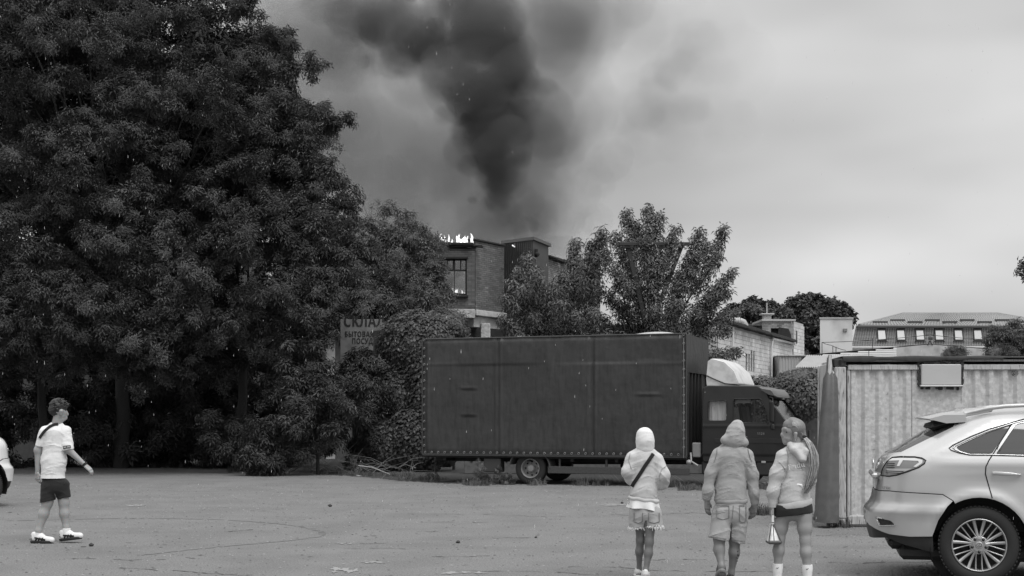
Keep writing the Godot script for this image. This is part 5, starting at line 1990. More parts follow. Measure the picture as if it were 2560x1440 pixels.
	for i in 30:
		var a := TAU * i / 30.0
		var rr := 0.045 if i % 3 else 0.022
		b.box(rc + Vector3(cos(a) * rr + r(-0.008, 0.008), sin(a) * rr + r(-0.008, 0.008), 0.0), Vector3(r(0.004, 0.014), r(0.004, 0.014), 0.012), 0.002)
	part("rust_ring", b.mesh(), rust, t)
	b = MB.new()
	b.box(Vector3(0.5, -0.005, -0.05), Vector3(1.0, 0.09, 0.2), 0.02)
	b.box(Vector3(L - 0.5, -0.005, -0.05), Vector3(1.0, 0.09, 0.2), 0.02)
	part("sleeper", b.mesh(), M.dark_rust, t)
	# the old tarpaulin that hangs beside it over a frame
	t = thing("hanging_tarpaulin", "stiff dark tarpaulin hanging from a pole against the container end", "tarpaulin", Vector3.ZERO)
	var tm := mottled("old_tarp", 0.11, 0.5, noise_tex("tarp_tex", 62, 0.006, [[0.0, 0.66], [0.4, 0.88], [0.6, 1.0], [1.0, 1.0]], 5, 1024), 0.8, noise_tex("tarp_relief", 63, 0.05, [], 4), 0.4)
	var td := 20.02
	b = MB.new()
	rings = []
	for q in [[893, 2071, 2078, 0.02], [905, 2070, 2080, 0.03], [930, 2068, 2084, 0.06], [945, 2058, 2092, 0.14], [1000, 2053, 2094, 0.2], [1060, 2047, 2095, 0.24], [1120, 2042, 2095, 0.28], [1180, 2038, 2095, 0.32], [1240, 2035, 2095, 0.34], [1285, 2033, 2095, 0.36], [1303, 2033, 2095, 0.36]]:
		var l := P(q[1], q[0], td)
		var e := P(q[2], q[0], td)
		var ring := PackedVector3Array()
		l.y = maxf(l.y, 0.012)
		for j in 14:
			var f := j / 13.0
			var ang := f * PI
			var px := lerpf(l.x, e.x, 0.5 - 0.5 * cos(ang * 0.9))
			ring.append(Vector3(px, l.y, l.z + q[3] * sin(ang * 0.8 + 0.3) + 0.012 * sin(f * 17.0 + q[0] * 0.01)))
		for j in 4:
			ring.append(Vector3(lerpf(e.x, l.x, (j + 0.5) / 4.0), l.y, l.z - 0.12))
		rings.append(ring)
	b.loft(rings, true, true, true)
	part("cloth", b.mesh(), tm, t)
	b = MB.new()
	b.tube([Vector3(P(2072, 0, td).x, 0.0, -td - 0.02), P(2074, 895, td), P(2075, 888, td)], 0.03, 6)
	part("pole", b.mesh(), mat("pale_cord", 0.22, 0.7), t)
	b = MB.new()
	b.prism([P(2073, 889, td - 0.04), P(2078, 889, td - 0.04), P(2081, 925, td - 0.05), P(2086, 932, td - 0.06), P(2072, 946, td - 0.1), P(2070, 930, td - 0.05)], Vector3(0, 0, -0.02))
	part("frayed_end", b.mesh(), mat("frayed_white", 0.5, 0.8), t)

const CAR_REAR := [[0.2, 0.22], [0.3, 0.13], [0.45, 0.08], [0.62, 0.07], [0.70, 0.09], [0.75, 0.14], [0.95, 0.165], [1.1, 0.175], [1.2, 0.215], [1.25, 0.28], [1.47, 0.64], [1.6, 0.86], [1.75, 1.1]]
const CAR_WIDE := [[0.2, 0.86], [0.35, 0.915], [0.6, 0.935], [0.9, 0.94], [1.1, 0.93], [1.2, 0.905], [1.3, 0.865], [1.5, 0.76], [1.6, 0.69], [1.7, 0.55]]
var car_xf := Transform3D()
var car_tail := 0.0

func along(tab: Array, y: float) -> float:
	if y <= tab[0][0]:
		return tab[0][1]
	for i in range(1, tab.size()):
		if y < tab[i][0]:
			return lerpf(tab[i - 1][1], tab[i][1], (y - tab[i - 1][0]) / (tab[i][0] - tab[i - 1][0]))
	return tab[tab.size() - 1][1]

func smooth_along(tab: Array, y: float) -> float:
	return (along(tab, y - 0.03) + along(tab, y - 0.015) + along(tab, y) + along(tab, y + 0.015) + along(tab, y + 0.03)) / 5.0

# the car's skin: p runs from the middle of the tail round the corner and forward along the side
func skin(q: Vector2, lift := 0.0) -> Vector3:
	var p := q.x
	var y := q.y
	var xr := smooth_along(CAR_REAR, y) + car_tail
	var w := smooth_along(CAR_WIDE, y)
	var k := xr + 0.42
	var o: Vector3
	if p >= k:
		var z := w
		z += 0.010 * exp(-pow((y - 1.17) / 0.035, 2.0)) * smoothstep(0.5, 0.9, p)
		z -= 0.018 * exp(-pow((y - 0.97) / 0.13, 2.0)) * smoothstep(0.55, 1.3, p)
		for c in [1.08, 3.82]:
			var dw := Vector2(p - c, y - 0.385).length()
			z += 0.022 * exp(-pow((dw - 0.47) / 0.06, 2.0)) * smoothstep(0.0, 0.25, k + 0.2 - k + p - k)
		if p > 4.1:
			z *= sqrt(maxf(0.05, 1.0 - pow((p - 4.1) / 0.8, 2.0) * 0.75))
		o = Vector3(p, y, z + lift)
	else:
		var ph := (k - p) / 0.52 * PI / 2
		if ph <= PI / 2:
			o = Vector3(k - (0.42 + lift) * sin(ph), y, w - 0.40 * (1.0 - cos(ph)) + lift * cos(ph))
		else:
			var z := w - 0.40 - ((k - 0.52) - p)
			z = maxf(z, 0.0)
			var f := z / (w - 0.40)
			o = Vector3(xr - 0.03 * (1.0 - f * f) - lift, y, z)
	return o

func far_skin(q: Vector2) -> Vector3:
	return skin(q) * Vector3(1, 1, -1)

func cmb() -> MB:
	var b := MB.new()
	b.xf = car_xf
	return b

func skin_line(b: MB, pts: Array, rad: float, lift := 0.0) -> void:
	var path := []
	for i in pts.size() - 1:
		var n := maxi(1, int(Vector2(pts[i][0] - pts[i + 1][0], pts[i][1] - pts[i + 1][1]).length() / 0.03))
		for k in n:
			var f := float(k) / n
			path.append(skin(Vector2(lerpf(pts[i][0], pts[i + 1][0], f), lerpf(pts[i][1], pts[i + 1][1], f)), lift))
	path.append(skin(Vector2(pts[-1][0], pts[-1][1]), lift))
	b.tube(path, rad, 5, false)

func patch(parent: Node, called: String, outline: Array, m: Material, lift: float, step := 0.05, holes := [], rad := 0.0) -> MeshInstance3D:
	var b := cmb()
	panel(b, rounded(outline, rad, 3) if rad > 0.0 else poly(outline), holes, step, func(q: Vector2) -> Vector3: return skin(q, lift), Vector3(-0.35, 0, 1) * car_xf.basis)
	return part(called, b.mesh(), m, parent)

func car_wheel(t: Node3D, at: Vector3, style: int) -> void:
	var sg := signf(at.z)
	var w := Node3D.new()
	w.name = "wheel"
	t.add_child(w, true)
	w.position = car_xf * at
	var ax := Vector3(0, 0, sg)
	var b := MB.new()
	b.lathe(Vector3.ZERO, ax, [[0.24, -0.21], [0.35, -0.21], [0.374, -0.18], [0.38, -0.05], [0.376, -0.02], [0.355, 0.012], [0.31, 0.022], [0.27, 0.015], [0.255, 0.0]], 48)
	for i in 60:
		var a := TAU * i / 60.0
		b.box(Vector3(cos(a) * 0.372, sin(a) * 0.372, 0) + ax * -0.015, Vector3(0.016, 0.022, 0.045), 0.004, Basis(Vector3(0, 0, 1), a))
	part("tyre", b.mesh(), mat("tyre", 0.02, 0.8), w)
	var alloy := mat("alloy", 0.42, 0.32, 0.7)
	b = MB.new()
	b.lathe(Vector3.ZERO, ax, [[0.257, 0.004], [0.252, 0.014], [0.243, 0.012], [0.238, -0.01], [0.232, -0.14]], 48)
	var rim := part("rim", b.mesh(), alloy, w)
	b = MB.new()
	b.lathe(Vector3.ZERO, ax, [[0.236, -0.12], [0.17, -0.125], [0.0, -0.125]], 32)
	b.lathe(Vector3.ZERO, ax, [[0.165, -0.09], [0.165, -0.1], [0.1, -0.1]], 32)
	part("brake", b.mesh(), mat("brake_dark", 0.03, 0.5, 0.4), w)
	b = MB.new()
	var prongs := [[-0.19, 0.028], [0.19, 0.028], [-0.46, 0.013], [0.46, 0.013]] if style == 0 else [[-0.1, 0.03], [0.1, 0.03]]
	for i in 5:
		for q in prongs:
			var a0: float = TAU * i / 5.0 + 0.31 + q[0] * 0.45
			var a1: float = TAU * i / 5.0 + 0.31 + q[0] * 1.1
			var p := Vector3(cos(a0), sin(a0), 0) * 0.06 + ax * -0.005
			var e := Vector3(cos(a1), sin(a1), 0) * 0.245 + ax * -0.004
			var d := (e - p).normalized()
			var s := d.cross(ax).normalized()
			var wd: float = q[1]
			var rings := []
			for k in 4:
				var f := k / 3.0
				var c := p.lerp(e, f) - ax * 0.018 * sin(f * PI)
				var ww := wd * lerpf(0.42, 0.62, f)
				rings.append(PackedVector3Array([c - s * ww + ax * -0.004, c - s * ww * 0.6 + ax * 0.006, c + s * ww * 0.6 + ax * 0.006, c + s * ww + ax * -0.004, c + s * ww - ax * 0.03, c - s * ww - ax * 0.03]))
			b.loft(rings, true, true, true)
	b.lathe(Vector3.ZERO, ax, [[0.09, -0.03], [0.09, -0.012], [0.075, -0.002], [0.05, -0.006], [0.0, -0.006]], 30)
	part("spokes", b.mesh(), alloy, rim)
	b = MB.new()
	for i in 5:
		var a := TAU * (i + 0.5) / 5.0 + 0.31
		b.lathe(Vector3(cos(a) * 0.066, sin(a) * 0.066, 0) + ax * -0.006, ax, [[0.016, 0.0], [0.014, 0.004], [0.009, 0.004], [0.009, 0.012], [0.0, 0.012]], 10)
	part("wheel_nuts", b.mesh(), mat("nut_dark", 0.04, 0.4, 0.5), rim)
	b = MB.new()
	b.lathe(Vector3.ZERO, ax, [[0.034, -0.006], [0.033, 0.003], [0.028, 0.004], [0.0, 0.005]], 24)
	var cap := part("hub_cap", b.mesh(), mat("cap_silver", 0.5, 0.35, 0.5), rim)
	if style == 0:
		b = MB.new()
		var ring := []
		for i in 25:
			var a := TAU * i / 24.0
			ring.append(Vector3(cos(a) * 0.024, sin(a) * 0.018, 0) + ax * 0.007)
		b.tube(ring, 0.0022, 5, false)
		b.tube([Vector3(0.006, 0.014, 0) + ax * 0.007, Vector3(-0.009, -0.007, 0) + ax * 0.007, Vector3(0.012, -0.007, 0) + ax * 0.007], 0.002, 5)
		part("emblem", b.mesh(), mat("nut_dark", 0.04, 0.4, 0.5), cap)

func make_car(t: Node3D, paint: Material, style: int) -> void:
	var black := mat("car_black", 0.015, 0.55)
	var gap := mat("shut_gap", 0.012, 0.8)
	var glass := mat("tinted_glass", 0.03, 0.05)
	glass.metallic_specular = 0.6
	var chrome := mat("chrome", 0.6, 0.18, 0.9)
	var lamp := [[0.137, 1.029], [0.173, 1.097], [0.234, 1.168], [0.298, 1.211], [0.40, 1.222], [0.523, 1.223], [0.575, 1.212], [0.599, 1.190], [0.585, 1.160], [0.54, 1.122], [0.45, 1.078], [0.363, 1.043], [0.284, 1.027]]
	var rear := [[-0.7, 1.245], [-0.15, 1.242], [0.2, 1.248], [0.39, 1.264], [0.60, 1.366], [0.793, 1.46], [0.90, 1.512], [0.92, 1.545], [0.86, 1.56], [0.4, 1.553], [-0.7, 1.55]]
	var quarter := [[0.87, 1.318], [1.003, 1.385], [1.184, 1.466], [1.392, 1.535], [1.196, 1.256], [0.998, 1.253], [0.906, 1.282]]
	var door_g := [[1.232, 1.254], [1.437, 1.542], [1.60, 1.575], [2.2, 1.60], [2.2, 1.235], [1.6, 1.245]]
	var front_g := [[2.28, 1.235], [2.28, 1.60], [2.6, 1.58], [3.15, 1.28], [3.2, 1.22]]
	var archs := []
	for c in [1.08, 3.82]:
		var a := []
		for i in 40:
			var an := TAU * i / 40.0
			a.append([c + cos(an) * 0.452, 0.385 + sin(an) * 0.455])
		archs.append(poly(a))
	var body := [[-0.7, 0.885], [0.12, 0.882], [0.287, 0.889], [0.50, 0.88], [0.746, 0.868], [0.84, 0.808], [0.9, 0.7], [0.9, 0.2], [4.75, 0.2], [4.78, 0.5], [4.76, 0.85], [4.4, 1.0], [3.55, 1.12], [3.1, 1.40], [2.75, 1.60], [2.2, 1.662], [1.6, 1.655], [1.2, 1.64], [0.95, 1.618], [0.88, 1.60], [-0.7, 1.60]]
	var holes := [poly(lamp), poly(rear), rounded(quarter, 0.02, 3), rounded(door_g, 0.02, 2), rounded(front_g, 0.02, 2)] + archs
	var b := cmb()
	panel(b, poly(body), holes, 0.045, skin, Vector3(-0.35, 0, 1) * car_xf.basis)
	part("body", b.mesh(), paint, t)
	b = cmb()
	panel(b, poly(body), holes, 0.11, far_skin, Vector3(-0.35, 0, -1) * car_xf.basis)
	part("body", b.mesh(), paint, t)
	# bumper below its own seam
	var bump := [[-0.7, 0.877], [0.12, 0.874], [0.287, 0.881], [0.50, 0.872], [0.740, 0.860], [0.832, 0.803], [0.78, 0.75], [0.70, 0.62], [0.645, 0.46], [0.45, 0.452], [0.29, 0.468], [0.09, 0.526], [-0.1, 0.55], [-0.7, 0.56]]
	var refl := [[0.161, 0.624], [0.306, 0.601], [0.344, 0.557], [0.202, 0.542]]
	b = cmb()
	panel(b, poly(bump), [rounded(refl, 0.02, 3)], 0.045, func(q: Vector2) -> Vector3: return skin(q, 0.012 + 0.02 * exp(-pow((q.y - 0.70) / 0.06, 2.0))), Vector3(-0.35, 0, 1) * car_xf.basis)
	var bp := part("rear_bumper", b.mesh(), paint, t)
	patch(bp, "reflector", refl, mat("reflector_dark", 0.03, 0.25), 0.0, 0.05, [], 0.02)
	b = cmb()
	skin_line(b, [refl[3], refl[0], [0.235, 0.614]], 0.006, 0.016)
	skin_line(b, [refl[3], refl[2]], 0.005, 0.016)
	part("reflector_trim", b.mesh(), chrome, bp)
	patch(t, "valance", [[-0.7, 0.556], [-0.1, 0.546], [0.09, 0.522], [0.29, 0.464], [0.45, 0.448], [0.652, 0.45], [0.66, 0.30], [0.559, 0.324], [0.369, 0.385], [0.267, 0.428], [0.0, 0.40], [-0.7, 0.36]], black, -0.01)
	# glass
	patch(t, "rear_window", rear, glass, -0.008, 0.06)
	patch(t, "quarter_window", quarter, glass, -0.008, 0.08, [], 0.02)
	patch(t, "door_window", door_g, glass, -0.008, 0.08, [], 0.02)
	patch(t, "front_window", front_g, glass, -0.008, 0.1, [], 0.02)
	b = cmb()
	for o in [quarter, door_g, front_g]:
		panel(b, rounded(o, 0.02, 2), [], 0.3, func(q: Vector2) -> Vector3: return far_skin(q) + Vector3(0, 0, 0.008), Vector3(0, 0, -1))
	part("far_windows", b.mesh(), glass, t)
	b = cmb()
	skin_line(b, [[1.6, 1.608], [1.513, 1.59], [1.414, 1.561], [1.186, 1.493], [1.005, 1.417], [0.845, 1.338], [0.806, 1.308], [0.825, 1.289], [0.90, 1.262], [0.997, 1.243], [1.202, 1.243], [1.6, 1.233], [2.2, 1.222]], 0.0055, 0.002)
	part("window_seam", b.mesh(), gap, t)
	b = cmb()
	skin_line(b, [[1.6, 1.592], [1.5, 1.572], [1.40, 1.546], [1.186, 1.477], [1.005, 1.400], [0.86, 1.328], [0.845, 1.312], [0.862, 1.296], [0.91, 1.272], [0.998, 1.249], [1.202, 1.249], [1.6, 1.24], [2.2, 1.229]], 0.007, 0.003)
	part("window_chrome", b.mesh(), chrome, t)
	b = cmb()
	skin_line(b, [[1.414, 1.565], [1.30, 1.40], [1.205, 1.25], [1.165, 1.19], [1.139, 1.135], [1.134, 1.067], [1.166, 0.945], [1.193, 0.835]], 0.006, 0.0)
	skin_line(b, [[2.24, 1.62], [2.24, 1.2], [2.25, 0.5]], 0.006, 0.0)
	part("door_seam", b.mesh(), gap, t)
	b = cmb()
	skin_line(b, [[-0.6, 0.881], [0.12, 0.878], [0.287, 0.885], [0.50, 0.876], [0.743, 0.864], [0.836, 0.805]], 0.005, 0.004)
	part("bumper_seam", b.mesh(), gap, t)
	b = cmb()
	skin_line(b, [[0.955, 1.625], [0.965, 1.60], [0.95, 1.55], [0.93, 1.535]], 0.008, 0.002)
	part("tailgate_seam", b.mesh(), gap, t)
	b = cmb()
	b.box(Vector3(1.335, 1.41, 0.79), Vector3(0.05, 0.33, 0.02), 0.006, Basis(Vector3(0, 0, 1), -0.55) * Basis(Vector3.RIGHT, -0.43))
	part("pillar_trim", b.mesh(), black, t)
	# lamp cluster
	var lens := mat("lamp_lens", 0.16, 0.15)
	lens.clearcoat_enabled = true
	lens.clearcoat = 1.0
	var lm := patch(t, "tail_lamp", lamp, lens, -0.002, 0.04)
	patch(lm, "clear_band", [[0.25, 1.180], [0.31, 1.205], [0.52, 1.212], [0.575, 1.195], [0.57, 1.165], [0.52, 1.125], [0.50, 1.13], [0.545, 1.17], [0.54, 1.185], [0.42, 1.188], [0.385, 1.13], [0.36, 1.13], [0.385, 1.186], [0.27, 1.178]], mat("lamp_clear", 0.62, 0.2), 0.001, 0.04)
	patch(lm, "lower_lens", [[0.245, 1.1], [0.36, 1.105], [0.49, 1.11], [0.44, 1.085], [0.35, 1.05], [0.27, 1.045]], mat("lamp_pale", 0.4, 0.2), 0.0, 0.04)
	b = cmb()
	for y in [1.062, 1.08, 1.115, 1.135, 1.155]:
		skin_line(b, [[0.24, y], [0.34 if y > 1.11 else 0.42, y]], 0.003, 0.003)
	skin_line(b, lamp + [lamp[0]], 0.007, 0.0)
	part("lamp_lines", b.mesh(), gap, lm)
	# tailgate garnish and plate recess, seen edge on
	b = cmb()
	b.xf.origin.x += car_tail * b.xf.basis.x.x
	b.box(Vector3(0.13, 1.02, 0.0), Vector3(0.07, 0.06, 1.1), 0.02)
	part("tailgate_garnish", b.mesh(), chrome, t)
	b = cmb()
	b.xf.origin.x += car_tail * b.xf.basis.x.x
	b.box(Vector3(0.145, 0.93, 0.0), Vector3(0.03, 0.14, 0.6), 0.008)
	part("number_plate", b.mesh(), mat("plate_white", 0.6, 0.5), t)
	if style == 0:
		b = cmb()
		var ring := []
		for i in 25:
			var a := TAU * i / 24.0
			ring.append(Vector3(0.125, 1.13 + sin(a) * 0.05, cos(a) * 0.07))
		b.tube(ring, 0.008, 6, false)
		b.tube([Vector3(0.125, 1.165, -0.02), Vector3(0.125, 1.11, 0.025), Vector3(0.125, 1.11, -0.04)], 0.007, 6)
		part("emblem", b.mesh(), chrome, t)
		var font := SystemFont.new()
		font.font_names = PackedStringArray(["Droid Sans"])
		font.font_weight = 700
		var tm := TextMesh.new()
		tm.text = "RX 350"
		tm.font = font
		tm.font_size = 32
		tm.pixel_size = 0.0012
		tm.depth = 0.006
		var lt := part("badge", tm, chrome, t)
		var a0 := skin(Vector2(0.2, 0.915), 0.006)
		var a1 := skin(Vector2(0.3, 0.915), 0.006)
		lt.position = skin(Vector2(0.25, 0.915), 0.006)
		lt.rotation.y = -atan2(a1.z - a0.z, a1.x - a0.x)
	# handle
	b = cmb()
	var rings := []
	for i in 9:
		var f := i / 8.0
		var c := skin(Vector2(lerpf(1.198, 1.455, f), lerpf(1.074, 1.062, f)), 0.012 + 0.028 * sin(PI * pow(f, 0.7)))
		var hh := 0.019 * (1.0 if f < 0.6 else 1.0 - 0.75 * (f - 0.6) / 0.4)
		rings.append(PackedVector3Array([c + Vector3(0, hh, -0.006), c + Vector3(0, hh * 0.6, 0.007), c + Vector3(0, -hh * 0.6, 0.007), c + Vector3(0, -hh, -0.006), c + Vector3(0, 0, -0.012)]))
	b.loft(rings, true, true, true)
	part("door_handle", b.mesh(), paint, t)
	# roof, spoiler, rails, fin
	b = cmb()
	rings = []
	for q in [[0.88, 1.60], [0.95, 1.618], [1.2, 1.64], [1.6, 1.655], [2.2, 1.662], [2.75, 1.60], [3.1, 1.40], [3.55, 1.12], [4.0, 1.06], [4.4, 1.0], [4.76, 0.85]]:
		var s := skin(Vector2(q[0], q[1]))
		var ring := PackedVector3Array()
		for j in 13:
			var f := j / 12.0 * 2.0 - 1.0
			ring.append(Vector3(q[0], q[1] + 0.075 * (1.0 - pow(absf(f), 3.0)), s.z * f))
		rings.append(ring)
	b.loft(rings, false)
	part("roof", b.mesh(), paint, t)
	b = cmb()
	rings = []
	for j in 15:
		var f := j / 14.0 * 2.0 - 1.0
		var z := 0.66 * f
		var e := pow(absf(f), 3.0)
		var tip := 0.545 + 0.10 * e
		var ly := 1.607 - 0.012 * e
		rings.append(PackedVector3Array([Vector3(0.98, 1.632 + 0.06 * (1.0 - e), z), Vector3(0.78, 1.63 + 0.03 * (1.0 - e), z), Vector3(tip, ly, z), Vector3(tip + 0.004, ly - 0.018, z), Vector3(0.68, 1.578, z), Vector3(0.80, 1.548, z), Vector3(0.98, 1.56, z)]))
	b.loft(rings, true, true, true)
	part("spoiler", b.mesh(), paint, t)
	b = cmb()
	b.box(Vector3(0.79, 1.545, 0.0), Vector3(0.26, 0.06, 1.2), 0.025, Basis(Vector3(0, 0, 1), 0.3))
	part("spoiler_underside", b.mesh(), black, t)
	for sg in [1.0, -1.0]:
		b = cmb()
		rings = []
		for q in [[1.00, 1.650, 0.01], [1.08, 1.668, 0.016], [1.2, 1.695, 0.02], [1.35, 1.715, 0.02], [1.6, 1.728, 0.018], [2.1, 1.738, 0.018], [2.6, 1.70, 0.018], [2.75, 1.65, 0.01]]:
			var c := Vector3(q[0], q[1], 0.60 * sg)
			rings.append(PackedVector3Array([c + Vector3(0, q[2], -0.016), c + Vector3(0, q[2], 0.016), c + Vector3(0, -q[2], 0.024), c + Vector3(0, -q[2], -0.02)]))
		b.loft(rings, true, true, true)
		b.box(Vector3(1.1, 1.66, 0.6 * sg), Vector3(0.28, 0.05, 0.04), 0.015, Basis(Vector3(0, 0, 1), 0.2))
		part("roof_rail", b.mesh(), paint, t)
	b = cmb()
	b.prism([Vector3(0.93, 1.70, 0.01), Vector3(0.95, 1.765, 0.004), Vector3(0.975, 1.762, 0.004), Vector3(1.03, 1.72, 0.012), Vector3(1.08, 1.705, 0.01)], Vector3(0, 0, -0.025))
	part("antenna_fin", b.mesh(), paint, t)
	# wheel wells and underside
	b = cmb()
	for c in [1.08, 3.82]:
		for s in [1.0, -1.0]:
			var ring0 := []
			for k in 3:
				var ring := PackedVector3Array()
				for i in 21:
					var a := -0.35 + (PI + 0.7) * i / 20.0
					ring.append(Vector3(c + cos(a) * 0.455, 0.385 + sin(a) * 0.458, s * (0.925 - k * 0.16)))
				ring0.append(ring)
			b.loft(ring0, false)
			b.lathe(Vector3(c, 0.385, s * 0.58), Vector3(0, 0, s), [[0.46, 0.0], [0.0, 0.0]], 24)
	b.box(Vector3(2.45 + car_tail / 2, 0.28, 0.0), Vector3(4.2 - car_tail, 0.14, 1.55), 0.04)
	b.box(Vector3(0.5 + car_tail, 0.36, 0.0), Vector3(0.5, 0.12, 1.3), 0.04)
	part("underbody", b.mesh(), black, t)
	b = cmb()
	b.box(Vector3(2.4, 0.8, 0.0), Vector3(3.6, 0.7, 1.4), 0.05)
	b.box(Vector3(1.35, 1.3, 0.0), Vector3(0.3, 0.5, 1.2), 0.05)
	part("interior", b.mesh(), mat("cabin_dark", 0.02, 0.8), t)
	for x in [1.08, 3.82]:
		for z in [0.90, -0.90]:
			car_wheel(t, Vector3(x, 0.38, z), style)

func build_cars() -> void:
	car_xf = Transform3D()
	var silver := mat("silver_paint", 0.48, 0.3, 0.35)
	silver.clearcoat_enabled = true
	silver.clearcoat = 1.0
	silver.clearcoat_roughness = 0.06
	var t := thing("parked_car", "silver sport utility car with roof spoiler and alloy wheel beside the container", "car", Vector3(3.633, 0, -14.17), -deg_to_rad(13.0), "parked cars")
	make_car(t, silver, 0)
	var white := mat("white_paint", 0.72, 0.35)
	white.clearcoat_enabled = true
	white.clearcoat = 1.0
	white.clearcoat_roughness = 0.05
	car_xf = Transform3D(Basis(Vector3(-1, 0, 0), Vector3(0, 1, 0), Vector3(0, 0, 1)), Vector3.ZERO)
	t = thing("parked_car", "white car cut off by the picture's edge, only its tail showing", "car", Vector3(-9.36, 0, -25.6), deg_to_rad(48.0), "parked cars")
	car_tail = 0.30
	make_car(t, white, 1)
	car_xf = Transform3D()
	car_tail = 0.0

# smooth skin over tapered rods: prims are [from, to, radius, radius, depth factor]; dent rods (negative first radius) carve
var slim := 1.0

